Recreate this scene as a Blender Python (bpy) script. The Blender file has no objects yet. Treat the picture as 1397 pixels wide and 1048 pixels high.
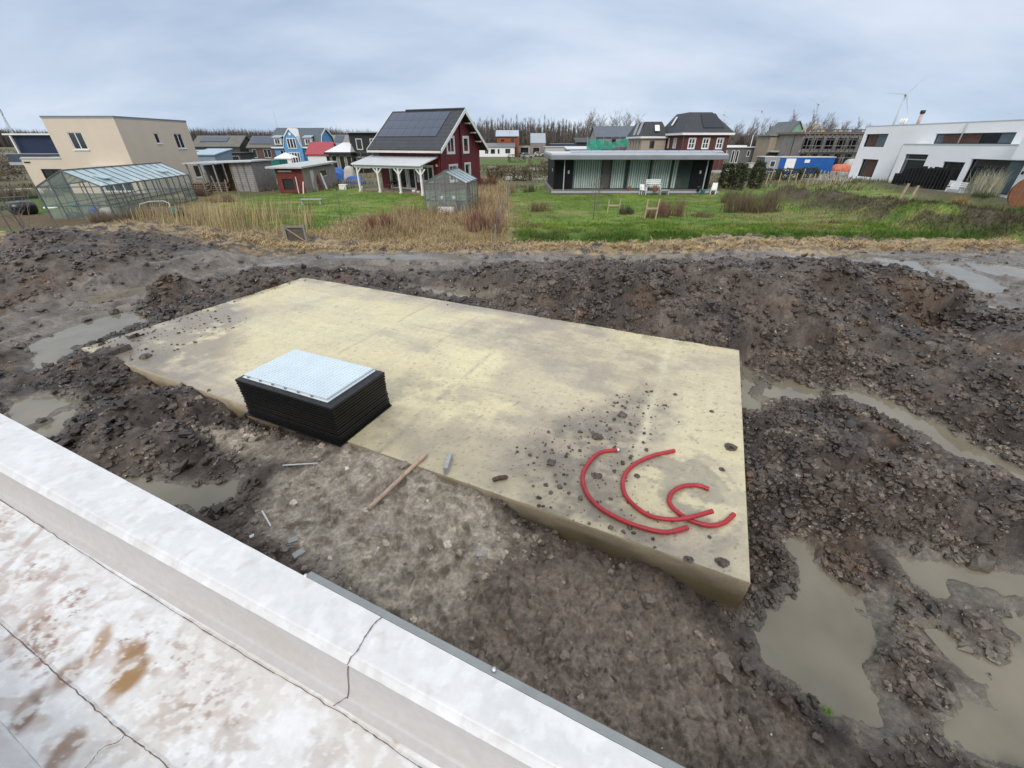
import bpy, math, random
import numpy as np
from mathutils import Vector, Matrix
random.seed(7); RNG = np.random.default_rng(7)
S = bpy.context.scene; COL = S.collection
# ------------------------------------------------------------------ survey camera (photo 1397x1048), used to place things on the ground
F, CX, CY, TH, HC = 550., 698.5, 524., math.radians(31), 4.6
_c, _s = math.cos(TH), math.sin(TH)
def ray(px, py):
    a = (px-CX)/F; b = (CY-py)/F
    return (a, _c+b*_s, -_s+b*_c)
def P(px, py, z=0.):
    r = ray(px, py); t = (z-HC)/r[2]; return Vector((r[0]*t, r[1]*t, z))
def W(px, py, Y):
    r = ray(px, py); t = Y/r[1]; return Vector((r[0]*t, Y, HC+r[2]*t))
def WX(px, py, X):
    r = ray(px, py); t = X/r[0]; return Vector((X, r[1]*t, HC+r[2]*t))
def xat(px, Y, z):
    return (px-CX)/F*(Y*_c+(HC-z)*_s)
# ------------------------------------------------------------------ materials
MATS = {}
def pm(name, col, rough=.6, var=.2, scale=4., bump=.0, bscale=30., metal=0., spec=.5, col2=None, rows=0., axis='Z', gap=.12, alpha=None, trans=0., detail=6., rvar=.0):
    if name in MATS: return MATS[name]
    m = bpy.data.materials.new(name); m.use_nodes = True; nt = m.node_tree; N = nt.nodes; L = nt.links
    b = N['Principled BSDF']
    tc = N.new('ShaderNodeTexCoord'); nz = N.new('ShaderNodeTexNoise'); nz.inputs['Scale'].default_value = scale; nz.inputs['Detail'].default_value = detail
    nz.inputs['Roughness'].default_value = .65
    L.new(tc.outputs['Object'], nz.inputs['Vector'])
    rp = N.new('ShaderNodeValToRGB'); e = rp.color_ramp.elements
    c1 = [max(0, x*(1-var)) for x in col]; c2 = [x*(1+var) for x in col] if col2 is None else list(col2)
    e[0].position = .3; e[1].position = .7; e[0].color = (*c1, 1); e[1].color = (*c2, 1)
    L.new(nz.outputs['Fac'], rp.inputs['Fac']); cs = rp.outputs['Color']; hs = None
    if rows:
        sx = N.new('ShaderNodeSeparateXYZ'); L.new(tc.outputs['Object'], sx.inputs[0])
        mu = N.new('ShaderNodeMath'); mu.operation = 'MULTIPLY'; mu.inputs[1].default_value = rows; L.new(sx.outputs[axis], mu.inputs[0])
        fr = N.new('ShaderNodeMath'); fr.operation = 'FRACT'; L.new(mu.outputs[0], fr.inputs[0])
        r2 = N.new('ShaderNodeValToRGB'); q = r2.color_ramp.elements; q[0].position = gap*.4; q[1].position = gap
        q[0].color = (.35, .35, .35, 1); q[1].color = (1, 1, 1, 1); L.new(fr.outputs[0], r2.inputs['Fac'])
        mx = N.new('ShaderNodeMix'); mx.data_type = 'RGBA'; mx.blend_type = 'MULTIPLY'; mx.inputs[0].default_value = 1.
        L.new(cs, mx.inputs[6]); L.new(r2.outputs['Color'], mx.inputs[7]); cs = mx.outputs[2]; hs = r2.outputs['Color']
    L.new(cs, b.inputs['Base Color'])
    b.inputs['Roughness'].default_value = rough; b.inputs['Metallic'].default_value = metal; b.inputs['Specular IOR Level'].default_value = spec
    if rvar:
        n3 = N.new('ShaderNodeTexNoise'); n3.inputs['Scale'].default_value = scale*1.7; n3.inputs['Detail'].default_value = 5; L.new(tc.outputs['Object'], n3.inputs['Vector'])
        mr = N.new('ShaderNodeMapRange'); mr.inputs['From Min'].default_value = .3; mr.inputs['From Max'].default_value = .7
        mr.inputs['To Min'].default_value = max(.03, rough-rvar); mr.inputs['To Max'].default_value = min(1, rough+rvar); L.new(n3.outputs['Fac'], mr.inputs['Value']); L.new(mr.outputs[0], b.inputs['Roughness'])
    if bump or hs:
        bp = N.new('ShaderNodeBump'); bp.inputs['Strength'].default_value = bump or .4; bp.inputs['Distance'].default_value = .02
        if hs: L.new(hs, bp.inputs['Height'])
        else:
            n2 = N.new('ShaderNodeTexNoise'); n2.inputs['Scale'].default_value = bscale; n2.inputs['Detail'].default_value = 4; L.new(tc.outputs['Object'], n2.inputs['Vector'])
            L.new(n2.outputs['Fac'], bp.inputs['Height'])
        L.new(bp.outputs[0], b.inputs['Normal'])
    if trans: b.inputs['Transmission Weight'].default_value = trans
    if alpha is not None: b.inputs['Alpha'].default_value = alpha
    MATS[name] = m; return m
def attr_mat(name, rough=.7, attr='col', var=.35, scale=20., bump=.3, bscale=60., wet=None, spec=.5, bdist=.02, sub=0.):
    """base colour from a painted-by-region vertex colour, broken up by fine noise; optional float attribute drives wetness"""
    m = bpy.data.materials.new(name); m.use_nodes = True; nt = m.node_tree; N = nt.nodes; L = nt.links; b = N['Principled BSDF']
    at = N.new('ShaderNodeAttribute'); at.attribute_name = attr
    tc = N.new('ShaderNodeTexCoord'); nz = N.new('ShaderNodeTexNoise'); nz.inputs['Scale'].default_value = scale; nz.inputs['Detail'].default_value = 8; nz.inputs['Roughness'].default_value = .7
    L.new(tc.outputs['Object'], nz.inputs['Vector'])
    mr = N.new('ShaderNodeMapRange'); mr.inputs['From Min'].default_value = .3; mr.inputs['From Max'].default_value = .7
    mr.inputs['To Min'].default_value = 1-var; mr.inputs['To Max'].default_value = 1+var; L.new(nz.outputs['Fac'], mr.inputs['Value'])
    mx = N.new('ShaderNodeVectorMath'); mx.operation = 'SCALE'; L.new(at.outputs['Color'], mx.inputs[0]); L.new(mr.outputs[0], mx.inputs['Scale']); L.new(mx.outputs[0], b.inputs['Base Color'])
    b.inputs['Roughness'].default_value = rough; b.inputs['Specular IOR Level'].default_value = spec
    if wet is not None:
        aw = N.new('ShaderNodeAttribute'); aw.attribute_name = 'wet'
        n3 = N.new('ShaderNodeTexNoise'); n3.inputs['Scale'].default_value = scale*.6; n3.inputs['Detail'].default_value = 6; L.new(tc.outputs['Object'], n3.inputs['Vector'])
        ad = N.new('ShaderNodeMath'); ad.operation = 'ADD'; L.new(aw.outputs['Fac'], ad.inputs[0]); 
        sc = N.new('ShaderNodeMath'); sc.operation = 'MULTIPLY_ADD'; sc.inputs[1].default_value = 1.2; sc.inputs[2].default_value = -.6; L.new(n3.outputs['Fac'], sc.inputs[0]); L.new(sc.outputs[0], ad.inputs[1])
        m2 = N.new('ShaderNodeMapRange'); m2.inputs['To Min'].default_value = rough; m2.inputs['To Max'].default_value = wet; L.new(ad.outputs[0], m2.inputs['Value']); L.new(m2.outputs[0], b.inputs['Roughness'])
    if bump:
        n2 = N.new('ShaderNodeTexNoise'); n2.inputs['Scale'].default_value = bscale; n2.inputs['Detail'].default_value = 8; n2.inputs['Roughness'].default_value = .65; L.new(tc.outputs['Object'], n2.inputs['Vector'])
        bp = N.new('ShaderNodeBump'); bp.inputs['Strength'].default_value = bump; bp.inputs['Distance'].default_value = bdist; L.new(n2.outputs['Fac'], bp.inputs['Height']); L.new(bp.outputs[0], b.inputs['Normal'])
        if wet is not None:
            ms = N.new('ShaderNodeMapRange'); ms.inputs['To Min'].default_value = bump; ms.inputs['To Max'].default_value = bump*.3; L.new(aw.outputs['Fac'], ms.inputs['Value']); L.new(ms.outputs[0], bp.inputs['Strength'])
    MATS[name] = m; return m
# ------------------------------------------------------------------ object helpers
def tag(o, label, cat, group=None, kind=None):
    if label: o['label'] = label
    if cat: o['category'] = cat
    if group: o['group'] = group
    if kind: o['kind'] = kind
    return o
def thing(name, label, cat, loc=(0, 0, 0), rz=0., group=None):
    o = bpy.data.objects.new(name, None); COL.objects.link(o); o.location = loc; o.rotation_euler = (0, 0, rz); o.empty_display_size = .2
    return tag(o, label, cat, group)
def mesh_np(name, V, Fc, mat, parent=None, smooth=False, cols=None, floats=None):
    V = np.asarray(V, dtype=np.float32); Fc = np.asarray(Fc, dtype=np.int32); k = Fc.shape[1]
    me = bpy.data.meshes.new(name); me.vertices.add(len(V)); me.vertices.foreach_set('co', V.ravel())
    me.loops.add(Fc.size); me.loops.foreach_set('vertex_index', Fc.ravel())
    me.polygons.add(len(Fc)); me.polygons.foreach_set('loop_start', np.arange(0, Fc.size, k, dtype=np.int32)); me.polygons.foreach_set('loop_total', np.full(len(Fc), k, dtype=np.int32))
    me.polygons.foreach_set('use_smooth', np.full(len(Fc), bool(smooth)))
    if cols is not None:
        a = me.attributes.new('col', 'FLOAT_COLOR', 'POINT'); c4 = np.ones((len(V), 4), dtype=np.float32); c4[:, :3] = cols; a.data.foreach_set('color', c4.ravel())
    for nm, fl in (floats or {}).items():
        a = me.attributes.new(nm, 'FLOAT', 'POINT'); a.data.foreach_set('value', np.asarray(fl, dtype=np.float32))
    me.update(calc_edges=True); me.validate()
    me.materials.append(mat)
    o = bpy.data.objects.new(name, me); COL.objects.link(o)
    if parent is not None: o.parent = parent
    return o
class MB:
    def __init__(self): self.v = []; self.f = []
    def add(self, vs, fs):
        n = len(self.v); self.v += [tuple(x) for x in vs]; self.f += [tuple(i+n for i in f) for f in fs]; return self
    def box(self, x0, x1, y0, y1, z0, z1):
        return self.add([(x0,y0,z0),(x1,y0,z0),(x1,y1,z0),(x0,y1,z0),(x0,y0,z1),(x1,y0,z1),(x1,y1,z1),(x0,y1,z1)],
                        [(0,3,2,1),(4,5,6,7),(0,1,5,4),(1,2,6,5),(2,3,7,6),(3,0,4,7)])
    def obox(self, o, ex, n, s0, s1, t0, t1, d0, d1):
        o, ex, n = Vector(o), Vector(ex), Vector(n); z = Vector((0, 0, 1))
        q = lambda s, t, d: o+ex*s+z*t+n*d
        return self.add([q(s0,t0,d0),q(s1,t0,d0),q(s1,t0,d1),q(s0,t0,d1),q(s0,t1,d0),q(s1,t1,d0),q(s1,t1,d1),q(s0,t1,d1)],
                        [(0,3,2,1),(4,5,6,7),(0,1,5,4),(1,2,6,5),(2,3,7,6),(3,0,4,7)])
    def poly(self, pts): return self.add(pts, [tuple(range(len(pts)))])
    def prism(self, pts, d):
        d = Vector(d); n = len(pts); a = [Vector(p) for p in pts]
        return self.add(a+[p+d for p in a], [tuple(range(n))[::-1], tuple(range(n, 2*n))]+[(i, (i+1) % n, n+(i+1) % n, n+i) for i in range(n)])
    def bar(self, a, b, w, h=None):
        a, b = Vector(a), Vector(b); d = (b-a).normalized(); h = h or w
        up = Vector((0, 0, 1)) if abs(d.z) < .95 else Vector((1, 0, 0))
        x = d.cross(up).normalized()*w/2; y = x.cross(d).normalized()*h/2
        return self.add([a-x-y,a+x-y,a+x+y,a-x+y,b-x-y,b+x-y,b+x+y,b-x+y], [(0,3,2,1),(4,5,6,7),(0,1,5,4),(1,2,6,5),(2,3,7,6),(3,0,4,7)])
    def tube(self, pts, r, n=8, caps=True):
        pts = [Vector(p) for p in pts]; rs = r if isinstance(r, (list, tuple)) else [r]*len(pts); base = len(self.v); m = len(pts); up = None
        for i, p in enumerate(pts):
            t = (pts[min(i+1, m-1)]-pts[max(i-1, 0)]).normalized()
            if up is None: up = Vector((0, 0, 1)) if abs(t.z) < .9 else Vector((1, 0, 0))
            x = t.cross(up).normalized(); y = x.cross(t).normalized(); up = y
            for k in range(n):
                a = 2*math.pi*k/n; self.v.append(tuple(p+x*(rs[i]*math.cos(a))+y*(rs[i]*math.sin(a))))
        for i in range(m-1):
            for k in range(n):
                self.f.append((base+i*n+k, base+i*n+(k+1) % n, base+(i+1)*n+(k+1) % n, base+(i+1)*n+k))
        if caps: self.f.append(tuple(base+k for k in range(n))[::-1]); self.f.append(tuple(base+(m-1)*n+k for k in range(n)))
        return self
    def slab(self, p, t):      # planar polygon thickened downward along z
        return self.prism([Vector(q) for q in p], (0, 0, -t))
    def build(self, name, mat, parent=None, smooth=False, bevel=0.):
        me = bpy.data.meshes.new(name); me.from_pydata(self.v, [], self.f); me.update(); me.materials.append(mat)
        if smooth: me.polygons.foreach_set('use_smooth', [True]*len(me.polygons))
        o = bpy.data.objects.new(name, me); COL.objects.link(o)
        if parent is not None: o.parent = parent
        if bevel:
            b = o.modifiers.new('bevel', 'BEVEL'); b.width = bevel; b.segments = 2; b.limit_method = 'ANGLE'
        return o
def dup(root, loc=None, rz=None, sc=None, label=None, group=None):
    def rec(o, par):
        c = o.copy(); COL.objects.link(c)
        if par is not None: c.parent = par
        for ch in list(o.children): rec(ch, c)
        return c
    c = rec(root, None)
    if loc is not None: c.location = loc
    if rz is not None: c.rotation_euler = (0, 0, rz)
    if sc is not None: c.scale = (sc, sc, sc) if not isinstance(sc, tuple) else sc
    if label: c['label'] = label
    if group: c['group'] = group
    return c
# ------------------------------------------------------------------ noise on arrays
def h2(ix, iy, s):
    with np.errstate(over='ignore'):
        n = (ix.astype(np.int64)*374761393+iy.astype(np.int64)*668265263+s*982451653) & 0x7fffffff
        n = ((n ^ (n >> 13))*1274126177) & 0x7fffffff
        n = ((n ^ (n >> 15))*911382323) & 0x7fffffff
    return ((n ^ (n >> 14)) & 0xffffff)/float(0xffffff)
def vn(x, y, s):
    ix, iy = np.floor(x), np.floor(y); fx, fy = x-ix, y-iy; fx = fx*fx*(3-2*fx); fy = fy*fy*(3-2*fy)
    return (h2(ix,iy,s)*(1-fx)+h2(ix+1,iy,s)*fx)*(1-fy)+(h2(ix,iy+1,s)*(1-fx)+h2(ix+1,iy+1,s)*fx)*fy
def fbm(x, y, s, o=4, g=.5):
    a, t, n = 1., 0., 0.
    for i in range(o):
        t = t+a*vn(x*2**i+i*17.3, y*2**i-i*9.1, s+i); n += a; a *= g
    return t/n
def worley(x, y, s):
    ix, iy = np.floor(x), np.floor(y); f1 = np.full(x.shape, 9.); f2 = np.full(x.shape, 9.); cid = np.zeros(x.shape)
    for dx in (-1, 0, 1):
        for dy in (-1, 0, 1):
            cx, cy = ix+dx, iy+dy
            d = np.hypot(cx+.1+.8*h2(cx,cy,s)-x, cy+.1+.8*h2(cx,cy,s+7)-y)
            new = d < f1; f2 = np.where(new, f1, np.minimum(f2, d)); cid = np.where(new, h2(cx,cy,s+13), cid); f1 = np.where(new, d, f1)
    return f1, f2, cid
def sstep(a, b, x):
    t = np.clip((x-a)/(b-a), 0, 1); return t*t*(3-2*t)
def psdf(X, Y, poly):
    """signed distance to polygon, negative inside"""
    d = np.full(X.shape, 1e9); ins = np.zeros(X.shape, bool); n = len(poly)
    for i in range(n):
        x0, y0 = poly[i][0], poly[i][1]; x1, y1 = poly[(i+1) % n][0], poly[(i+1) % n][1]
        ex, ey = x1-x0, y1-y0; t = np.clip(((X-x0)*ex+(Y-y0)*ey)/(ex*ex+ey*ey+1e-12), 0, 1)
        d = np.minimum(d, np.hypot(X-x0-t*ex, Y-y0-t*ey))
        if y0 != y1:
            cr = ((y0 > Y) != (y1 > Y)) & (X < (x1-x0)*(Y-y0)/(y1-y0)+x0); ins ^= cr
    return np.where(ins, -d, d)
def ldist(X, Y, pl):
    d = np.full(X.shape, 1e9)
    for (x0, y0), (x1, y1) in zip([(p[0], p[1]) for p in pl[:-1]], [(p[0], p[1]) for p in pl[1:]]):
        ex, ey = x1-x0, y1-y0; t = np.clip(((X-x0)*ex+(Y-y0)*ey)/(ex*ex+ey*ey+1e-12), 0, 1)
        d = np.minimum(d, np.hypot(X-x0-t*ex, Y-y0-t*ey))
    return d
def gridfaces(ny, nx):
    i = np.arange(ny*nx).reshape(ny, nx)
    return np.stack([i[:-1,:-1], i[:-1,1:], i[1:,1:], i[1:,:-1]], -1).reshape(-1, 4)
def mixc(a, b, t):
    return a*(1-t[..., None])+np.array(b)*t[..., None]
#@@SITE
# =================================================================== SITE: slab frame
SU = np.array([-.908, .419]); SV = np.array([.419, .908]); SA = np.array([2.71, 2.77]); SL, SW, SZ = 14.5, 6.57, .3
def slab_st(X, Y):
    return (X-SA[0])*SU[0]+(Y-SA[1])*SU[1], (X-SA[0])*SV[0]+(Y-SA[1])*SV[1]
CTRL = [(0,350,.25),(350,350,0),(700,348,.05),(1000,346,.08),(1397,350,.05),(0,333,.75),(80,338,.75),(170,342,.7),(250,345,.55),(310,352,.3),(60,375,.6),(150,380,.45),(250,370,.28),(0,390,.45),
 (100,405,.1),(0,420,.05),(0,450,0),(120,415,0),(220,395,.02),(320,363,.05),(400,357,0),(520,355,0),(640,360,0),(800,358,0),(900,362,0),(560,372,.05),(222,388,.6),(240,412,.25),(195,408,.15),(270,385,.42),
 (330,372,.36),(370,370,.32),(300,400,.3),(260,427,.28),(235,445,.27),(190,455,.2),(140,480,.36),(165,488,.36),(115,510,.25),(80,520,.15),(170,503,.24),(210,530,.02),(246,537,.31),(270,562,.05),(310,582,-.02),
 (340,588,0),(400,606,.08),(470,620,.24),(30,530,.05),(0,500,.05),(100,530,.18),(150,570,.2),(200,590,.2),(260,600,.12),(330,612,.02),(370,622,.05),(240,640,-.05),(130,620,.08),(60,590,.02),(330,645,0),(280,700,-.05),
 (350,700,.03),(400,680,.12),(450,650,.18),(520,640,.24),(600,668,.23),(640,684,.18),(690,715,.04),(740,745,-.12),(560,730,.1),(480,740,.1),(600,790,.0),(650,790,-.02),(570,830,-.1),(420,770,.1),
 (800,765,-.1),(900,795,-.14),(980,825,-.22),(1005,840,-.28),(1035,835,-.25),(750,850,-.08),(850,900,-.12),(950,900,-.15),(800,980,-.1),(1000,970,-.15),(1060,1000,-.15),(1150,1020,-.2),(900,1040,-.1),
 (1035,790,-.18),(1035,700,-.08),(1030,620,.05),(1022,520,-.15),(1100,600,.22),(1150,660,.15),(1250,700,.1),(1065,680,.05),(1397,730,.05),(1330,680,.1),(1200,600,.18),(1397,700,.1),(1180,720,0),(1150,770,-.15),
 (1240,830,-.1),(1330,860,-.12),(1250,920,-.05),(1300,930,-.08),(650,383,.4),(720,378,.75),(800,375,.95),(900,372,1.1),(960,368,1.15),(1040,380,1.05),(1125,374,1.2),(1150,378,1.15),(1180,398,.95),(1260,398,.75),(1330,405,.8),
 (1397,430,.7),(700,410,.35),(800,435,.32),(900,460,.3),(985,478,.25),(880,410,.75),(1000,430,.7),(1100,430,.8),(1050,480,.22),(1120,490,.22),(1200,480,.12),(1265,438,-.05),(1320,440,.05),(1230,440,.1),(1250,500,.1),(1300,540,.15),
 (1397,560,.25),(1397,500,.5),(1397,620,.05),(500,391,.1),(600,408,.1),(680,414,.25),(1397,395,.05),(1250,378,.05),(1150,350,.05),(450,372,.08)]
_cp = [P(*c) for c in CTRL]
_far = [(-34,24,.1),(-34,8,.05),(-20,2,0),(34,24,.1),(30,8,.1),(14,0,0),(-4,-1,0),(-12,24,.1),(12,24,.1),(-10,3,.0),(6,.2,-.2),(10,2.5,.05)]
CPX = np.array([p.x for p in _cp]+[f[0] for f in _far]); CPY = np.array([p.y for p in _cp]+[f[1] for f in _far]); CPZ = np.array([p.z for p in _cp]+[f[2] for f in _far])
def _k(r2): return np.sqrt(r2+.16)
_A = _k((CPX[:, None]-CPX)**2+(CPY[:, None]-CPY)**2)+np.eye(len(CPX))*-.02
_w = np.linalg.solve(np.block([[_A, np.ones((len(CPX), 1))], [np.ones((1, len(CPX))), np.zeros((1, 1))]]), np.append(CPZ, 0))
def base_z(X, Y):
    out = np.full(X.shape, _w[-1])
    for i in range(len(CPX)): out += _w[i]*_k((X-CPX[i])**2+(Y-CPY[i])**2)
    return out
def pp(pts, z): return [(P(x, y, z).x, P(x, y, z).y) for x, y in pts]
PUD = [(0.02, [(42,470),(75,455),(120,440),(165,427),(195,430),(210,438),(170,452),(130,466),(95,485),(70,500),(48,503)]),
 (.04, [(120,408),(165,398),(222,388),(217,395),(160,409),(120,416)]),
 (.02, [(10,548),(80,540),(112,548),(60,575),(38,582),(14,565)]),
 (.02, [(50,590),(105,558),(92,585),(62,604)]),
 (-.08, [(168,650),(190,658),(240,665),(325,657),(322,680),(260,693),(212,690),(180,668)]),
 (0.02, [(575,393),(640,399),(676,403),(668,411),(600,404)]),
 (0.02, [(880,361),(925,364),(935,369),(890,367)]),
 (-.17, [(1010,500),(1030,508),(1046,522),(1046,540),(1030,556),(1010,562)]),
 (-.16, [(1050,520),(1100,526),(1122,534),(1112,545),(1075,546),(1052,540)]),
 (-.17, [(1140,530),(1185,534),(1225,552),(1290,588),(1420,655),(1420,674),(1320,626),(1230,584),(1170,555),(1140,540)]),
 (.04, [(1200,354),(1245,358),(1298,390),(1262,393)]),
 (.04, [(1278,362),(1302,361),(1376,395),(1345,401)]),
 (.04, [(1335,414),(1397,426),(1440,438),(1397,443)]),
 (.04, [(1150,358),(1212,361),(1208,374),(1150,366)]),
 (.04, [(1315,354),(1372,363),(1410,374),(1400,382),(1335,370)]),
 (.05, [(430,351),(560,348.5),(660,351),(560,354)]),
 (.05, [(690,356),(850,359),(930,366),(800,363)]),
 (.04, [(250,378),(330,364),(400,359),(330,369)]),
 (.04, [(1060,352),(1110,351),(1120,356),(1070,358)]),
 (-.24, [(1072,738),(1092,735),(1102,760),(1130,785),(1165,805),(1200,822),(1208,850),(1185,880),(1160,905),(1182,940),(1218,975),(1200,988),(1130,962),(1080,922),(1052,890),(1043,830),(1085,810),(1080,770)]),
 (-.2, [(1210,757),(1250,762),(1330,775),(1430,792),(1430,838),(1340,828),(1280,816),(1240,796)]),
 (-.2, [(1358,840),(1430,852),(1430,1060),(1345,1040),(1292,1005),(1300,962),(1342,950),(1352,920),(1322,902),(1382,890),(1372,860)]),
 (-.22, [(1240,842),(1290,862),(1330,900),(1345,925),(1320,925),(1270,880)])]
PUDW = [(z, pp(p, z)) for z, p in PUD]
SAND = pp([(340,700),(375,650),(440,632),(480,612),(560,640),(640,675),(700,712),(728,735),(690,760),(640,800),(600,850),(520,830),(440,775),(370,735)], .08)
SAND2 = pp([(275,580),(330,580),(400,606),(470,620),(430,635),(360,640),(300,612)], .05)
FRONT = pp([(650,800),(760,745),(860,780),(990,840),(1040,900),(1050,960),(1100,1010),(1150,1060),(600,1060),(560,860)], -.12)
TRACK = [(p.x, p.y) for p in [P(-60,470),P(60,435),P(200,398),P(310,366),P(420,356),P(560,355),P(700,356),P(850,356),P(1000,358),P(1150,358),P(1290,372),P(1420,400)]]
WETR = pp([(985,346),(1200,344),(1397,344),(1560,380),(1560,470),(1420,440),(1320,398),(1190,374),(1100,362)], .05)
TRK2 = [(p.x, p.y) for p in [P(1100,352),P(1240,362),P(1340,385),P(1480,425)]]
nonu = lambda segs: np.unique(np.round(np.concatenate([np.arange(a, b, s) for a, b, s in segs]), 4))
GX = nonu([(-36, -27, .3), (-27, -12, .06), (-12, -4.5, .042), (-4.5, -2.8, .026), (-2.8, 4.6, .017), (4.6, 6.5, .026), (6.5, 12, .04), (12, 26, .06), (26, 36.1, .3)])
GY = nonu([(.25, 1.0, .05), (1.0, 4.4, .017), (4.4, 7., .026), (7., 10.5, .036), (10.5, 16., .052), (16., 23.6, .075)])
X, Y = np.meshgrid(GX, GY)
HEAPS = [(1138,388,1.05,.55,.42),(1300,404,.9,.35,.9),(1262,446,0.,-.4,.75),(1050,400,1.,.25,.9),(880,392,.9,.2,.9),(1180,440,.5,.25,.5),(1390,520,.4,.35,.8),(228,402,.35,.4,.5),(262,398,.3,.25,.5),(345,384,.3,.22,.6),(1000,392,.9,.22,.7),(940,385,.9,.25,.6),(830,392,.7,.22,.7),(1395,470,.5,.3,.6),(60,360,.6,.3,1.),(160,366,.5,.3,.8),(300,556,.1,.18,.35),(180,560,.15,.15,.5),(1130,470,.3,.2,.5),(1120,615,.15,.14,.6),(1260,655,.1,.16,.5),(740,760,-.1,.1,.3),(690,800,-.05,.1,.35),(1345,560,.2,.2,.4)]
def terrain(X, Y):
    wx = (fbm(X*.9, Y*.9, 3, 3)-.5)*.5; wy = (fbm(X*.9, Y*.9, 5, 3)-.5)*.5
    z = base_z(X+wx*.4, Y+wy*.4); z = z+(fbm(X*.75, Y*.75, 19, 3)-.5)*.3*sstep(.15, .5, z)
    for px, py, hz_, hh_, rr_ in HEAPS:
        q = P(px, py, hz_); d = np.hypot(X-q.x+wx*.8, (Y-q.y)+wy*.8); z = z+hh_*np.exp(-(d/rr_)**2)*(.75+.5*fbm(X*3+px, Y*3, 20, 3))
    zb = z.copy()
    sj = (fbm(X*2.2, Y*2.2, 11, 4)-.5)*.3+(fbm(X*9, Y*9, 12, 3)-.5)*.12
    sand = np.maximum(1-sstep(-.25, .2, psdf(X, Y, SAND)+sj), .8*(1-sstep(-.2, .15, psdf(X, Y, SAND2)+sj)))
    front = 1-sstep(-.4, .3, psdf(X, Y, FRONT)+sj)
    td = np.minimum(ldist(X, Y, TRACK), ldist(X, Y, TRK2)+.3)
    track = 1-sstep(1.3, 2.4, td+sj*2)
    wetr = 1-sstep(-.3, .5, psdf(X, Y, WETR)+sj*2); track = np.maximum(track, wetr)
    patch = sstep(.44, .6, fbm(X*.55+4, Y*.55, 23, 4))
    amp = np.clip(.5+1.1*fbm(X*.6, Y*.6, 21, 3)-.15, .35, 1.25)
    amp = amp*(1-.93*sand)*(1-.5*front)*(1-.86*track)*(1-.5*patch)
    # lumps of three sizes, warped so that no two are alike
    wX = X+(fbm(X*5, Y*5, 31, 3)-.5)*.28; wY = Y+(fbm(X*5, Y*5, 37, 3)-.5)*.28
    for sc, hgt, sd in ((1.5, .2, 39), (2.6, .15, 41), (5., .1, 47), (10., .058, 53), (19., .03, 59)):
        f1, f2, ci = worley(wX*sc, wY*sc, sd)
        z = z+amp*hgt*(np.sqrt(np.clip(1-(f1/.78)**2, 0, 1))*(.2+.8*ci)-.45)*(1 if sc > 3 else 1+.8*patch)
    z = z+amp*(fbm(X*1.3, Y*1.3, 61, 5, .55)-.5)*.22+(fbm(X*14, Y*14, 67, 3)-.5)*.03*(1-.6*sand)
    # sand: footprints and trampled lips
    f1, f2, ci = worley(X*3.4+wx*5+(fbm(X*6, Y*6, 70, 3)-.5)*1.1, Y*4.6+wy*5+(fbm(X*6, Y*6, 72, 3)-.5)*1.3, 71)
    z = z+sand*(-.045*(ci > .35)*(1-sstep(.22, .36, f1))+.03*(ci > .35)*np.exp(-((f1-.4)/.06)**2)+(fbm(X*3, Y*3, 73, 5, .6)-.5)*.1+(fbm(X*11, Y*11, 74, 3)-.5)*.03)
    z = z+front*((fbm(X*3.3, Y*3.3, 77, 5, .6)-.5)*.12-.03*(1-sstep(.0, .05, np.abs(fbm(X*1.6, Y*1.6, 78, 3)-.5))))
    # smeared clay: ridged folds and open cracks
    smooth = np.clip(front+.8*patch+.35*track, 0, 1)*(1-sand); rg = 1-np.abs(2*fbm(X*4.5+wx*3, Y*5.5, 75, 4, .6)-1); f1, f2, ci = worley(X*3.2+wx*4+(fbm(X*7, Y*7, 76, 3)-.5)*.9, Y*3.2+wy*4+(fbm(X*7, Y*7, 79, 3)-.5)*.9, 80)
    z = z+smooth*((rg-.7)*.075+(fbm(X*10, Y*10, 82, 4, .6)-.5)*.06+(ci-.5)*.05*(1-.6*track)-.045*(1-sstep(.0, .1, f2-f1))*(ci > .3)*(1-.7*track))
    z = z+(1-.55*sand)*((fbm(X*24, Y*24, 86, 3, .6)-.5)*.03-.02*(1-sstep(0, .06, np.abs(fbm(X*5, Y*5, 87, 4, .6)-.5)))*smooth)
    z = z+(1-smooth)*(1-.5*sand)*(fbm(X*8, Y*8, 83, 4, .6)-.5)*.05
    # tyre ruts along the track
    rd = np.abs(ldist(X, Y, TRACK)-.85+(fbm(X*.5, Y*.5, 81, 2)-.5)*.3); rd = np.minimum(rd, np.abs(ldist(X, Y, TRACK)-1.75+(fbm(X*.4, Y*.4, 84, 2)-.5)*.5)+.05); r2 = np.abs(ldist(X, Y, TRK2)-.7)
    rut = np.maximum(1-sstep(.12, .4, rd), (1-sstep(.1, .3, r2))*sstep(9, 12, X))
    z = z-.13*rut*track+.07*track*np.exp(-((np.minimum(rd, r2)-.42)/.1)**2)+.015*rut*np.sin(X*22+Y*9)
    wet = np.clip(.5*track+.45*rut*track+.25*fbm(X*.8, Y*.8, 85, 3), 0, 1)
    # puddles
    sp = np.full(X.shape, 9.)
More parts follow.
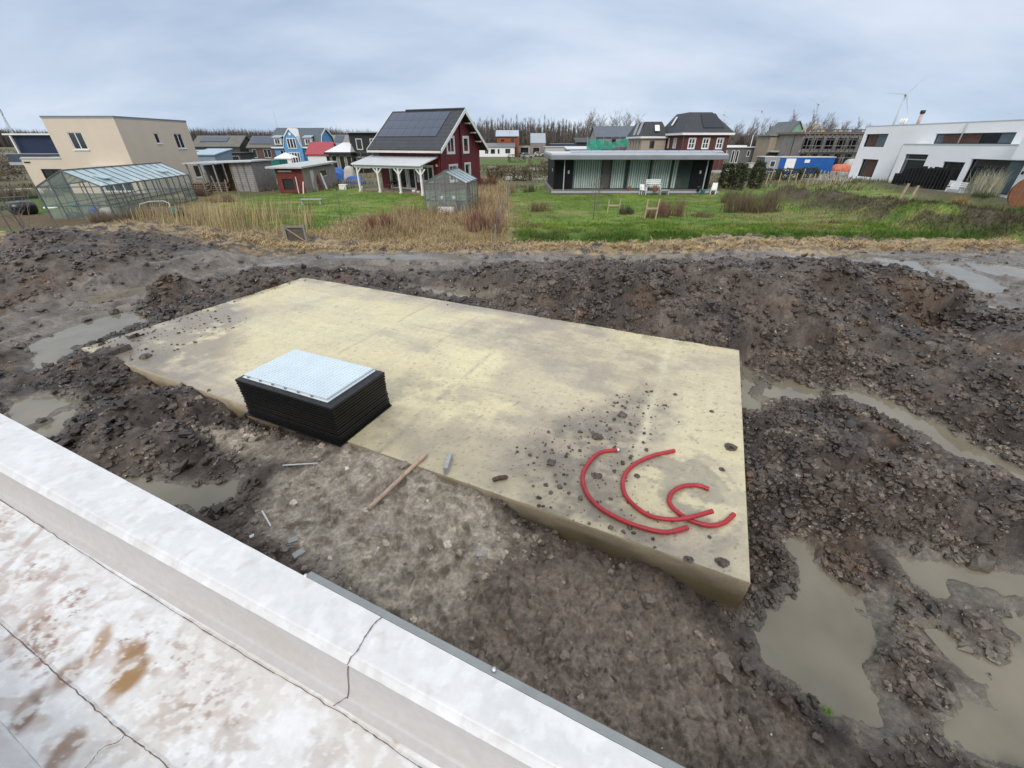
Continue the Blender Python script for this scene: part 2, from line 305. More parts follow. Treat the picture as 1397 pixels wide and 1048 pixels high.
    for L, poly in PUDW:
        sd = psdf(X, Y, poly)-.12*sstep(12, 16, Y); sc = 1+.2*sstep(8, 16, Y); sd = sd+(fbm(X*2.5, Y*2.5, 91, 4)-.5)*.34*sc+(fbm(X*11, Y*11, 92, 3)-.5)*.1
        det = z-zb; u = sstep(-.05, .75, sd); inside = L-.035-np.clip(-sd*.25, 0, .07)+(fbm(X*3.2, Y*3.2, 93, 5, .6)-.5)*.13+np.clip(det, -.03, .2)*.35
        outer = (L+.02+.1*np.clip(sd, 0, 1))*(1-u)+zb*u+det*(.55+.45*u); t = sstep(-.07, .07, sd)
        z = np.where(sd < .76, inside*(1-t)+t*outer, z); cl_ = sstep(.05, .12, sd)*(1-sstep(.3, .45, sd)); z = np.where(sd < .5, z*(1-cl_)+cl_*np.maximum(z, L+.02), z); zb = np.where(sd < .76, zb*u+L*(1-u), zb); sp = np.minimum(sp, sd)
    wet = np.maximum(wet, 1-sstep(0, .35, sp))
    # under and beside the slab
    s, t = slab_st(X, Y); sd = -np.minimum(np.minimum(s, SL-s), np.minimum(t, SW-t))
    z = np.where((sd < -.04) & ~((s > 13.3) & (t < 1.2) & (sd > -.5) & (z > SZ+.01)), -.5, z)
    z = np.where((sd >= -.04) & (sd < .25) & (s < 11), np.minimum(z, SZ-.03+.3*np.clip(sd, 0, 1)+(t > 3)*.05), z)
    # keep clear of the building wall in front
    b = X*SV[0]+Y*SV[1]
    straw = sstep(19.3, 20.6, Y+(fbm(X*.7, Y*.7, 95, 3)-.5)*2.2)
    wet = np.clip(wet+.35*patch*(1-sand)+.3*wetr, 0, 1); return z, sand, front, track, wet, sp, sd, straw, amp*(1-.35*patch)
def base_z0(z): return z
Z, sand, front, track, wet, psd, slabd, straw, amp = terrain(X, Y)
n1 = fbm(X*.5, Y*.5, 101, 4); n2 = fbm(X*3, Y*3, 103, 4); n3 = fbm(X*12, Y*12, 105, 3)
col = np.zeros(X.shape+(3,)); col[:] = (.082, .0605, .0455)
col = mixc(col, (.05, .037, .029), sstep(.45, .62, n1))
col = mixc(col, (.135, .105, .082), sstep(.5, .75, n2)*.8)
col = mixc(col, (.14, .082, .046), sstep(.62, .75, fbm(X*1.1, Y*1.1, 107, 4))*.45)
col = mixc(col, (.17, .143, .116), track*.85*sstep(.3, .6, n2+.1))
col = mixc(col, (.29, .228, .175), front*.88)
col = mixc(col, (.6, .51, .4), np.clip(sand*(.88+.5*(n3-.5)+.3*(n1-.5)), 0, 1))
col = mixc(col, (.17, .15, .115), np.where(psd < .25, 1-sstep(-.02, .22, psd+.1*(n3-.5)), 0)*.6)
col = mixc(col, (.1, .082, .066), np.where(track > .5, sstep(.5, .62, fbm(X*.7+Y*1.5, Y*2.4, 117, 4)), 0)*.8)
col = mixc(col, (.36, .26, .13), straw*sstep(.4, .55, fbm(X*2.5, Y*5, 109, 4))*.8)
col = col*(.72+.56*n3[..., None])*(.8+.4*n2[..., None])*(.62+.76*fbm(X*27, Y*27, 113, 3)[..., None])
M_mud = attr_mat('mud', rough=.5, wet=.07, var=.38, scale=26, bump=1., bscale=70, bdist=.05, spec=.6)
mud = mesh_np('mud_ground', np.stack([X, Y, Z], -1).reshape(-1, 3), gridfaces(*X.shape), M_mud, smooth=True, cols=col.reshape(-1, 3), floats={'wet': (wet*.8+.1*track).ravel()})
tag(mud, 'churned wet dark mud around the concrete slab', None, kind='structure')
def zat(x, y):
    x = np.asarray(x, float); y = np.asarray(y, float)
    i = np.clip(np.searchsorted(GX, x)-1, 0, len(GX)-2); j = np.clip(np.searchsorted(GY, y)-1, 0, len(GY)-2)
    fx = np.clip((x-GX[i])/(GX[i+1]-GX[i]), 0, 1); fy = np.clip((y-GY[j])/(GY[j+1]-GY[j]), 0, 1)
    return (Z[j,i]*(1-fx)+Z[j,i+1]*fx)*(1-fy)+(Z[j+1,i]*(1-fx)+Z[j+1,i+1]*fx)*fy
def fat(A, x, y):
    i = np.clip(np.searchsorted(GX, x), 0, len(GX)-1); j = np.clip(np.searchsorted(GY, y), 0, len(GY)-1); return A[j, i]
# puddle water
def water_mat(name, col, rough):
    m = bpy.data.materials.new(name); m.use_nodes = True; nt = m.node_tree; b = nt.nodes['Principled BSDF']
    tc = nt.nodes.new('ShaderNodeTexCoord'); nz = nt.nodes.new('ShaderNodeTexNoise'); nz.inputs['Scale'].default_value = 1.3; nz.inputs['Detail'].default_value = 5
    nt.links.new(tc.outputs['Object'], nz.inputs['Vector']); rp = nt.nodes.new('ShaderNodeValToRGB')
    rp.color_ramp.elements[0].color = (*[c*.8 for c in col], 1); rp.color_ramp.elements[1].color = (*[c*1.15 for c in col], 1); rp.color_ramp.elements[0].position = .3; rp.color_ramp.elements[1].position = .7
    nt.links.new(nz.outputs['Fac'], rp.inputs['Fac']); nt.links.new(rp.outputs['Color'], b.inputs['Base Color'])
    n2 = nt.nodes.new('ShaderNodeTexNoise'); n2.inputs['Scale'].default_value = 9; bp = nt.nodes.new('ShaderNodeBump'); bp.inputs['Strength'].default_value = .04; bp.inputs['Distance'].default_value = .02
    nt.links.new(tc.outputs['Object'], n2.inputs['Vector']); nt.links.new(n2.outputs['Fac'], bp.inputs['Height']); nt.links.new(bp.outputs[0], b.inputs['Normal'])
    b.inputs['Roughness'].default_value = rough; b.inputs['IOR'].default_value = 1.5; b.inputs['Alpha'].default_value = .86; return m
M_water = water_mat('muddy_water', (.21, .182, .13), .03)
for kp, (L, poly) in enumerate(PUDW):
    L = L+.0025*(kp % 5)
    a = np.array(poly); q = .16; gx = np.arange(a[:, 0].min()-.5, a[:, 0].max()+.5, q); gy = np.arange(a[:, 1].min()-.5, a[:, 1].max()+.5, q); wx_, wy_ = np.meshgrid(gx, gy); d = psdf(wx_+q/2, wy_+q/2, poly); mb = MB()
    for jj, ii in zip(*np.nonzero(d < .3)):
        x0, y0 = gx[ii], gy[jj]; mb.v += [(x0, y0, L), (x0+q, y0, L), (x0+q, y0+q, L), (x0, y0+q, L)]; n_ = len(mb.v); mb.f.append((n_-4, n_-3, n_-2, n_-1))
    o = mb.build('puddle', M_water); tag(o, 'murky rain puddle lying in the churned mud', None, kind='structure')
# loose mud clods
def ico():
    t = (1+5**.5)/2
    v = np.array([(-1,t,0),(1,t,0),(-1,-t,0),(1,-t,0),(0,-1,t),(0,1,t),(0,-1,-t),(0,1,-t),(t,0,-1),(t,0,1),(-t,0,-1),(-t,0,1)], float); v /= np.linalg.norm(v[0])
    f = [(0,11,5),(0,5,1),(0,1,7),(0,7,10),(0,10,11),(1,5,9),(5,11,4),(11,10,2),(10,7,6),(7,1,8),(3,9,4),(3,4,2),(3,2,6),(3,6,8),(3,8,9),(4,9,5),(2,4,11),(6,2,10),(8,6,7),(9,8,1)]
    return v, f
def ico2(n=1):
    v, f = ico(); v = list(map(np.array, v))
    for _ in range(n):
        mid = {}; nf = []
        def m(a, b):
            k = (min(a, b), max(a, b))
            if k not in mid: p = v[a]+v[b]; v.append(p/np.linalg.norm(p)); mid[k] = len(v)-1
            return mid[k]
        for a, b, c in f:
            x, y, z = m(a, b), m(b, c), m(c, a); nf += [(a, x, z), (b, y, x), (c, z, y), (x, y, z)]
        f = nf
    return np.array(v), np.array(f)
IV, IF = ico2(1)
SHAPES = []
for k in range(10):
    q = IV*(1+RNG.normal(0, .17, (len(IV), 1)))+RNG.normal(0, .1, IV.shape); SHAPES.append(q)
SHAPES = np.array(SHAPES)
def clods(name, pts, size, mat, label, base, sink=.3):
    n = len(pts); sh = SHAPES[RNG.integers(0, len(SHAPES), n)]; sc = size[:, None]*np.stack([RNG.uniform(.75, 1.4, n), RNG.uniform(.7, 1.2, n), RNG.uniform(.45, .95, n)], 1)
    v = sh*sc[:, None, :]; a = RNG.uniform(0, 6.28, n); t = RNG.normal(0, .45, n)
    ct, st = np.cos(t)[:, None], np.sin(t)[:, None]; v = np.stack([v[..., 0]*ct-v[..., 2]*st, v[..., 1], v[..., 0]*st+v[..., 2]*ct], -1)
    ca, sa = np.cos(a)[:, None], np.sin(a)[:, None]; v = np.stack([v[..., 0]*ca-v[..., 1]*sa, v[..., 0]*sa+v[..., 1]*ca, v[..., 2]], -1)
    v = v+pts[:, None, :]; v[..., 2] += (sc[:, 2]*(1-2*sink)*.6)[:, None]
    c = base[:, None, :]*np.where(size > .06, RNG.uniform(.5, .85, n), RNG.uniform(.5, 1.35, n))[:, None, None]*np.ones((1, len(IV), 1))
    f = (IF[None]+(np.arange(n)*len(IV))[:, None, None]).reshape(-1, 3)
    o = mesh_np(name, v.reshape(-1, 3), f, mat, cols=c.reshape(-1, 3), floats={'wet': np.repeat(RNG.uniform(.1, 1., n), len(IV))}, smooth=False)
    return tag(o, label, None, kind='stuff')
def scatter(n, x0, x1, y0, y1, smin, smax, pw=2.2):
    x = RNG.uniform(x0, x1, n); y = RNG.uniform(y0, y1, n); a = fat(amp, x, y); sp = fat(psd, x, y); sd = fat(slabd, x, y)
    keep = (sp > .03) & (sd > .03) & (x*SV[0]+y*SV[1] > .75) & (RNG.uniform(0, 1, n) < np.clip(a*1.15, .0, 1)*(1-.7*fat(front, x, y))) & (fbm(x*1.7, y*1.7, 111, 3) > RNG.uniform(.25, .5, n)) & (fat(straw, x, y) < .5)
    x, y = x[keep], y[keep]; s = smin+(smax-smin)*RNG.uniform(0, 1, len(x))**pw
    return np.stack([x, y, zat(x, y)], 1), s, fat(col, x, y)
parts = [scatter(38000, -5, 9, .8, 8, .009, .05), scatter(15000, 2, 10, 1, 9, .012, .07, 1.6), scatter(34000, -14, 15, 4, 13, .016, .08), scatter(21000, -25, 25, 9, 20.5, .03, .13), scatter(2600, -16, 16, 2, 17, .06, .14)]
pts = np.concatenate([p[0] for p in parts]); sz = np.concatenate([p[1] for p in parts]); cl = np.concatenate([p[2] for p in parts])
M_clod = attr_mat('clod', rough=.48, wet=.12, var=.3, scale=40, bump=.4, bscale=90)
clods('mud_clods', pts, sz, M_clod, 'loose wet clods of dark soil strewn over the mud', cl)
# bright grit and shell specks in the soil
def specks():
    n = 420; x = RNG.uniform(-9, 12, n); y = RNG.uniform(.9, 15, n); k = (fat(psd, x, y) > .05) & (fat(slabd, x, y) > .05) & (x*SV[0]+y*SV[1] > .8); x, y = x[k], y[k]
    s = RNG.uniform(.004, .009, len(x))*(1+y/12); b = np.tile(np.array([[.5, .48, .44]]), (len(x), 1))
    clods('grit', np.stack([x, y, zat(x, y)+.015], 1), s, M_clod, 'pale grit and shell specks scattered in the soil', b, sink=0)
specks()
# ------------------------------------------------------------------- the concrete slab
ns, ntt = 484, 220; ss = np.linspace(0, SL, ns); tt = np.linspace(0, SW, ntt); Sg, Tg = np.meshgrid(ss, tt)
def pst(px, py, z=SZ):
    p = P(px, py, z); a, b = slab_st(np.array(p.x), np.array(p.y)); return float(a), float(b)
def blob(pxs, soft=.5, seed=1, jit=.8):
    poly = [pst(*q) for q in pxs]; return 1-sstep(-soft, soft, psdf(Sg, Tg, poly)+(fbm(Sg*1.3, Tg*1.3, seed, 4)-.5)*jit+(fbm(Sg*6, Tg*6, seed+3, 3)-.5)*jit*.4)
# stains drag along the float marks, so noise is stretched along the short side here and there
a1 = fbm(Sg*.55, Tg*.75, 201, 5, .55); a2 = fbm(Sg*2.2, Tg*3., 203, 5, .6); a3 = fbm(Sg*14, Tg*14, 205, 3); st = fbm(Sg*.9, Tg*9, 207, 4); st2 = fbm(Sg*9, Tg*.8, 208, 4)
sc = np.zeros(Sg.shape+(3,)); sc[:] = (.44, .375, .255)
sc = mixc(sc, (.3, .255, .195), sstep(.4, .66, a1+.16*(a2-.5)))
sc = mixc(sc, (.55, .48, .29), sstep(.46, .68, fbm(Sg*.4, Tg*.6, 209, 4)+.12*(st-.5))*.9)
sc = mixc(sc, (.6, .53, .31), blob([(610,480),(680,478),(700,500),(660,520),(600,515)], .35, 211)*.9)
sc = mixc(sc, (.58, .51, .3), blob([(330,440),(480,405),(600,420),(620,440),(520,455),(380,470)], .5, 212)*.75)
sc = mixc(sc, (.48, .415, .27), blob([(880,530),(1005,490),(1015,600),(1020,780),(900,640)], .5, 213)*.7)
sc = mixc(sc, (.26, .213, .16), blob([(520,500),(640,520),(740,560),(700,640),(600,640),(500,590)], .4, 214)*.55*sstep(.35, .6, a2))
sc = mixc(sc, (.27, .22, .165), blob([(490,600),(560,560),(740,600),(800,680),(700,690),(640,665)], .35, 215)*.6)
mudm = blob([(715,610),(760,570),(880,528),(912,556),(880,610),(846,670),(860,700),(910,748),(860,750),(780,712),(712,690)], .35, 216, .75)
mudm = np.maximum(mudm, blob([(700,620),(760,610),(800,690),(720,690)], .3, 217)*.8)
sc = mixc(sc, (.105, .085, .07), mudm*(.5+.45*sstep(.33, .5, a2+.35*(fbm(Sg*7, Tg*7, 221, 3)-.4))))
sc = mixc(sc, (.2, .175, .14), blob([(880,530),(900,530),(1015,700),(960,760),(880,740)], .3, 218)*sstep(.44, .58, fbm(Sg*3, Tg*3, 223, 5, .65))*.8)
edg = 1-sstep(0, .55, SL-Sg+(a2-.5)*.9); sc = mixc(sc, (.12, .1, .08), edg*sstep(.35, .6, a2)*.8)
farr = (1-sstep(.0, .5, SW-Tg+(a2-.5)*.7)); sc = mixc(sc, (.2, .17, .13), farr*sstep(.42, .6, fbm(Sg*2, Tg*3, 225, 4))*.75)
# curved smears left by the hoses and the dragged screed lines
for (cx, cy, r, w, k) in [(*pst(905, 672), .95, .03, .5), (*pst(900, 672), .55, .025, .5), (*pst(960, 690), .33, .02, .45), (*pst(885,660), 1.25, .03, .35)]:
    rr = np.hypot(Sg-cx, Tg-cy)+(a2-.5)*.06; sc = mixc(sc, (.17, .15, .12), np.exp(-((rr-r)/w)**2)*k*(fbm(Sg*2.5, Tg*2.5, 227, 2) > .45))
for s0, w in ((1.9, .05), (5.35, .05), (6.8, .03), (8.6, .04)):
    sc = mixc(sc, (.24, .21, .16), np.exp(-((Sg-s0+(a2-.5)*.1)/w)**2)*.45*(fbm(Sg, Tg*1.4, 229, 3) > .47))
sc = mixc(sc, (.58, .53, .37), np.exp(-((Sg-1.55+(a2-.5)*.12)/.09)**2)*.6*sstep(1.2, 2.2, Tg))
sc = mixc(sc, (.4, .36, .285), np.full(Sg.shape, .2)); sc = 1.12*sc*np.array([1., 1., .98])*(.9+.2*a3[..., None])*(.94+.12*st[..., None])*(.94+.12*st2[..., None])
sc = mixc(sc, (.13, .11, .09), sstep(.76, .8, fbm(Sg*26, Tg*26, 237, 2))*.5)
sc = mixc(sc, (.24, .2, .15), blob([(700,430),(880,470),(1010,490),(900,540),(760,520),(640,450)], .6, 245)*.4*sstep(.3, .6, a2))
sc = mixc(sc, (.21, .175, .135), blob([(140,470),(230,440),(330,400),(330,470),(250,530),(170,505)], .5, 247)*.75*sstep(.34, .58, a2+.1))
sc = mixc(sc, (.17, .14, .11), blob([(140,470),(200,455),(240,500),(210,525),(160,505)], .3, 249)*.8)
swet = np.clip(.25+.5*sstep(.42, .6, a1)+.25*mudm, 0, 1)
pxy = SA[None, None]+Sg[..., None]*SU+Tg[..., None]*SV
zz = (fbm(Sg*1.5, Tg*1.5, 233, 3)-.5)*.006+mudm*.012*(fbm(Sg*9, Tg*9, 235, 4)-.3)
M_slab = attr_mat('slab_concrete', rough=.58, wet=.22, var=.13, scale=30, bump=.25, bscale=120, bdist=.006)
slab = thing('concrete_slab', 'large pale yellowish concrete slab lying in the mud, stained with soil', 'concrete slab', (SA[0], SA[1], 0))
LV = np.concatenate([pxy-SA, zz[..., None]+SZ], -1).reshape(-1, 3)
mesh_np('slab_top', LV, gridfaces(ntt, ns)[:, ::-1], M_slab, slab, True, sc.reshape(-1, 3), {'wet': swet.ravel()})
# slab edge face: one mesh all round, pale at the arris, darker brown below
per = [(s, 0.) for s in np.linspace(0, SL, 400)]+[(SL, t) for t in np.linspace(0, SW, 160)[1:]]+[(s, SW) for s in np.linspace(SL, 0, 400)[1:]]+[(0., t) for t in np.linspace(SW, 0, 160)[1:]]
per = np.array(per); hz = np.array([0, -.012, -.06, -.12, -.2, -.3, -.42, -.55, -.75]); ev, ec = [], []
for k, dz in enumerate(hz):
    xy = per[:, :1]*SU+per[:, 1:]*SV; out = np.where(k == 0, 0, .006) if k else 0
    nrm = np.stack([np.where(per[:, 0] < .001, -1, np.where(per[:, 0] > SL-.001, 1, 0)), np.where(per[:, 1] < .001, -1, np.where(per[:, 1] > SW-.001, 1, 0))], 1)
    xy = xy+(nrm[:, :1]*SU+nrm[:, 1:]*SV)*(0 if k == 0 else .008)
    arc = np.arange(len(per))*.036; ev.append(np.concatenate([xy, np.full((len(per), 1), SZ+dz)], 1))
    f = sstep(.05, .3, -dz+(fbm(arc*1.2, arc*0+k*.2, 241, 3)-.5)*.2); c = np.zeros((len(per), 3)); c[:] = (.38, .315, .22); c = mixc(c, (.15, .115, .062), f); c *= (.8+.4*vn(arc*5, arc*0+k, 243))[:, None]; ec.append(c)
ev = np.concatenate(ev); ec = np.concatenate(ec)
mesh_np('slab_edge', ev, gridfaces(len(hz), len(per)), M_slab, slab, True, ec, {'wet': np.full(len(ev), .3)})
# crumbs of mud on the slab
def slab_pt(px, py, z=SZ): return P(px, py, z)
crumbs = []
n = 8500; a = RNG.uniform(0, SL, n); b = RNG.uniform(0, SW, n); ii = np.clip((b/SW*(ntt-1)).astype(int), 0, ntt-1); jj = np.clip((a/SL*(ns-1)).astype(int), 0, ns-1)
dens = (mudm*.9+.25*edg+.03*farr)[ii, jj]+.3*(a > 12.3)*(b < 3)
k = RNG.uniform(0, 1, n) < dens
q = SA+a[k][:, None]*SU+b[k][:, None]*SV
clods('soil_crumbs', np.concatenate([q, np.full((k.sum(), 1), SZ+.004)], 1), .006+.03*RNG.uniform(0, 1, k.sum())**3, M_clod, 'small crumbs of soil scattered over the slab', np.tile([[.09, .07, .055]], (k.sum(), 1)))
def lump(name, px, py, r, label, z=SZ, flat=.6, group=None):
    m = MB(); k = max(3, int(r*60)) if r >= .07 else 1
    for q in range(k):
        sh = SHAPES[random.randrange(10)]*(r*(random.uniform(.35, .6) if q else .8))*np.array([1, 1, flat]); a = random.uniform(0, 6.28); d = r*random.uniform(.3, .65)*(q > 0); m.add([(v[0]+d*math.cos(a), v[1]+d*math.sin(a)*.8, v[2]+r*flat*random.uniform(.1, .45)) for v in sh], [tuple(f) for f in IF])
    for q in range(0):
        sh = SHAPES[random.randrange(10)]*random.uniform(.006, .018); a = random.uniform(0, 6.28); d = r*random.uniform(.9, 2.0); m.add([(v[0]+d*math.cos(a), v[1]+d*math.sin(a), v[2]*.7+.006) for v in sh], [tuple(f) for f in IF])
    o = mesh_np(name, m.v, m.f, M_clod, cols=np.tile([[.08, .062, .049]], (len(m.v), 1))*RNG.uniform(.6, 1.4, (len(m.v), 1)), floats={'wet': np.full(len(m.v), .3)})
    w = P(px, py, z); o.location = (w.x, w.y, z); return tag(o, label, 'mud clod', group or 'mud clods lying on the slab')
for px, py, r, lb in [(849,567,.085,'large broken mud clod on the stained part of the slab, above the hoses'),(814,597,.1,'wide crumbly mud lump beside the clamp end of the left hose'),(752,632,.085,'mud lump on dark stained concrete left of the hoses'),
   (996,611,.11,'biggest dark mud clod at the right slab edge'),(985,641,.05,'small round clod below the biggest clod at the right slab edge'),(869,650,.055,'flat clod lying inside the curve of the middle hose'),
   (857,686,.035,'black clod touching the outside of the middle hose'),(776,673,.035,'small black square clod on the slab near the left hose'),(745,662,.045,'low clod on the slab between hoses and brown wood chunk'),
   (940,764,.06,'flattened clod by the front slab edge right of the hoses'),(984,768,.075,'ragged clod near the front right slab corner'),(968,733,.03,'grey pebble sized clod right below the hose ends'),
   (815,650,.075,'rough clod pressed against the inside of the left hose'),(971,562,.05,'clod on clean concrete near the far right slab edge'),(244,455,.06,'single clod on the far left part of the slab'),(210,452,.04,'tiny clod left of the single clod on the far left of the slab'),
   (200,487,.13,'long flat mud patch on the buried left slab corner'),(258,530,.07,'clod on the slab rim left of the black box'),(285,533,.045,'small clod right beside the rim clod left of the black box')]:
    lump('mud_clod', px, py, r, lb)
# ------------------------------------------------------------------- black plinth box with gridded lid
M_blk = pm('black_board', (.004, .004, .0045), .35, .3, 9, spec=.4, rvar=.12); M_rim = pm('black_rim', (.012, .012, .014), .4, .3, 6, bump=.15, rvar=.1, spec=.35)
M_lid = pm('white_lid', (.56, .64, .69), .28, .05, 3); M_lidf = pm('lid_flange', (.62, .66, .68), .4, .08, 5)
C0 = P(451.4, 557.7, 1.03); L1 = P(320, 517.7, 1.03); R1 = P(524.4, 507.6, 1.03)
bl = (L1-C0).length; bw = (R1-C0).length; ang = math.atan2((C0-L1).y, (C0-L1).x)
box = thing('skylight_box', 'black ribbed box with a white gridded lid standing on the slab', 'skylight box', (L1.x, L1.y, SZ), ang)
hh = 1.03-SZ; mb = MB(); nl = 12
for k in range(nl):
    z0 = .03+k*(hh-.08)/nl; z1 = z0+(hh-.08)/nl-.016; e = RNG.uniform(-.003, .01); mb.box(.01-e, bl-.01+e, .01-e, bw-.01+e, z0, z1)
mb.build('boards', M_blk, box, bevel=.003)
MB().box(.05, bl-.05, .05, bw-.05, .0, hh-.055).build('core', M_blk, box)
MB().box(-.03, bl+.03, -.05, bw+.0, .006, .028).build('foot_sheet', M_blk, box)
MB().box(0, bl, 0, bw, hh-.05, hh).build('rim', M_rim, box, bevel=.004)
x0, x1, y0, y1 = .09, bl-.2, .13, bw-.05
MB().box(x0-.02, x1+.03, y0-.03, y1+.015, hh, hh+.014).build('flange', M_lidf, box, bevel=.003)
lid = MB().box(x0, x1, y0, y1, hh+.014, hh+.06).build('lid', M_lid, box, bevel=.006)
nx, ny = 25, 15; cw, ch = (x1-x0-.03)/nx, (y1-y0-.03)/ny; mb = MB()
for i in range(nx):
    for j in range(ny):
        a0 = x0+.015+i*cw; b0 = y0+.015+j*ch; m = .006; q = .011
        mb.add([(a0+m,b0+m,hh+.06),(a0+cw-m,b0+m,hh+.06),(a0+cw-m,b0+ch-m,hh+.06),(a0+m,b0+ch-m,hh+.06),(a0+q,b0+q,hh+.069),(a0+cw-q,b0+q,hh+.069),(a0+cw-q,b0+ch-q,hh+.069),(a0+q,b0+ch-q,hh+.069)], [(4,5,6,7),(0,1,5,4),(1,2,6,5),(2,3,7,6),(3,0,4,7)])
mb.build('grid_cells', M_lid, lid)
M_clip = pm('clip_metal', (.4, .41, .42), .35, .2, 20, metal=.6)
for k in range(6): MB().box(x0+.1+k*.3, x0+.14+k*.3, y0-.022, y0-.001, hh+.014, hh+.05).build('clip', M_clip, lid)
# ------------------------------------------------------------------- red hoses
M_red = pm('red_hose', (.36, .026, .034), .42, .22, 7, spec=.45, bump=.1, bscale=50, rvar=.12)
def cr(pts, n=14):
    pts = [Vector(p) for p in pts]; q = [pts[0]*2-pts[1]]+pts+[pts[-1]*2-pts[-2]]; out = []
    for i in range(1, len(q)-2):
        for k in range(n):
            t = k/n; a, b, c, d = q[i-1:i+3]; out.append(.5*((2*b)+(c-a)*t+(2*a-5*b+4*c-d)*t*t+(3*b-a-3*c+d)*t**3))
    return out+[pts[-1]]
HR = .031
def hose(pxs, label, zs=None):
    pts = [P(x, y, SZ+HR+.004)+Vector((0, 0, zs[i] if zs else 0)) for i, (x, y) in enumerate(pxs)]; c = sum(pts, Vector())/len(pts); c.z = SZ
    t = thing('red_hose', label, 'hose', c, 0, 'red hoses on the slab'); path = [p-c for p in cr(pts, 22)]
    # walk at even steps so the ribs are even
    seg = [0]
    for a, b in zip(path[:-1], path[1:]): seg.append(seg[-1]+(b-a).length)
    nn = int(seg[-1]/.011); ev = []
    for k in range(nn+1):
        d = seg[-1]*k/nn; i = min(len(seg)-2, int(np.searchsorted(seg, d, 'right'))-1); ev.append(path[i].lerp(path[i+1], (d-seg[i])/max(1e-6, seg[i+1]-seg[i])))
    MB().tube(ev, [HR*(1+.05*(1 if k % 2 else -1)) for k in range(nn+1)], 12, False).build('hose_wall', M_red, t, True)
    d0 = (ev[0]-ev[1]).normalized(); d1 = (ev[-1]-ev[-2]).normalized(); Mh = pm('hose_bore', (.05, .008, .008), .7, .3, 9)
    for p, d in ((ev[0], d0), (ev[-1], d1)): MB().tube([p-d*.004, p-d*.002], HR*.86, 12).build('bore', Mh, t, True); MB().tube([p-d*.05, p+d*.002], [HR*1.07, HR*1.07], 12, False).build('hose_end', M_red, t, True)
    return t, ev, d0
h1, ev, d0 = hose([(842,614),(820,617),(805,629),(795,648),(799,670),(815,690),(845,708),(880,721),(910,726),(938,720)], 'leftmost red hose length, open curve with a metal clamp on its upper end')
MB().tube([ev[0]-d0*.01, ev[0]+d0*.02, ev[0]+d0*.05], [HR*1.2, HR*1.22, HR*.9], 12).build('clamp', pm('clamp_metal', (.55, .56, .57), .3, .2, 30, metal=.85), h1, True)
hose([(920,615),(890,622),(862,636),(850,655),(853,675),(868,692),(890,705),(920,711),(945,709),(970,702)], 'middle red hose length, wide hook whose lower end crosses the small loop', [0,0,0,0,0,0,.0,.03,.062,.062])
hose([(967,667),(950,662),(930,664),(917,672),(913,684),(920,695),(935,706),(950,713),(970,717),(988,713),(1001,702)], 'rightmost red hose length, curled into the smallest loop')
# ------------------------------------------------------------------- stake, stones, bits and pieces
def on_ground(px, py, dz=0.):
    z = 0.
    for _ in range(6): p = P(px, py, z); z = float(zat(p.x, p.y)) if float(fat(slabd, p.x, p.y)) > 0 else SZ
    p = P(px, py, z); return Vector((p.x, p.y, z+dz))
M_wood = pm('pale_wood', (.5, .34, .24), .65, .25, 12, bump=.2, bscale=30, col2=(.64, .47, .34))
a = on_ground(503, 697, .035); b = P(582, 619, SZ+.05)
mb = MB(); d = b-a; pts = [a+d*t for t in (0, .02, .25, .52, .54, .75, .98, 1)]; mb.tube([p-a for p in pts], [.024, .034, .034, .033, .036, .034, .034, .024], 7)
o = mb.build('wooden_stake', M_wood, None, True); o.location = a; tag(o, 'long pale wooden stake resting from the sand onto the slab edge', 'stake')
M_stone = pm('grey_stone', (.36, .36, .35), .75, .2, 14, bump=.3, bscale=40)
def stone(px, py, l, w, h, rz, label, tilt=0., mat=M_stone, name='paving_brick', z=None, cat='brick', grp=None):
    g = on_ground(px, py); mb = MB(); mb.box(-l/2, l/2, -w/2, w/2, 0, h)
    o = mb.build(name, mat, None, False, .008); o.location = (g.x, g.y, g.z-.008); o.rotation_euler = (tilt, 0, rz); return tag(o, label, cat, grp)
stone(612, 637, .36, .065, .15, math.atan2(*(P(617,616,.3)-P(605,652,.3)).yx), 'light grey paving brick standing on its narrow side on the slab edge')
stone(654, 757, .09, .07, .04, .1, 'broken grey brick end lying alone in the sand', .2, grp='broken bricks in the sand')
stone(400, 737, .12, .07, .035, .5, 'pale broken brick on top of the rubble by the roof edge', .3, grp='broken bricks in the sand')
stone(398, 747, .13, .08, .04, .2, 'dark grey broken brick in the middle of the rubble by the roof edge', -.3, pm('dark_stone', (.2, .2, .195), .8, .25, 14, bump=.3), grp='broken bricks in the sand')
stone(408, 756, .14, .08, .045, .8, 'largest broken brick at the bottom of the rubble by the roof edge', .2, grp='broken bricks in the sand')
stone(344, 732, .06, .05, .03, .8, 'small white stone fragment by the roof edge', .2, pm('white_stone', (.6, .6, .58), .7, .1, 20), name='stone', cat='stone')
stone(1290, 666, .12, .05, .03, -.5, 'small pale stone on the clods right of the slab', .2, pm('white_stone', (.6, .6, .58)), name='stone', cat='stone')
M_pvc = pm('white_plastic', (.68, .69, .66), .4, .08, 8)
def stick(p0, p1, r, label, mat, name, cat, grp=None, dz=.015):
    a, b = on_ground(*p0, dz), on_ground(*p1, dz); mb = MB().tube([Vector(), (b-a)*.05, (b-a)*.95, b-a], [r*.9, r, r, r*.9], 8)
    o = mb.build(name, mat, None, True); o.location = a; return tag(o, label, cat, grp)
stick((386, 636), (434, 633), .012, 'longer white plastic rod lying beside the black box', M_pvc, 'plastic_rod', 'plastic rod', 'white plastic rods')
stick((358, 698), (370, 719), .012, 'shorter white plastic rod lying slanted on the sand', M_pvc, 'plastic_rod', 'plastic rod', 'white plastic rods')
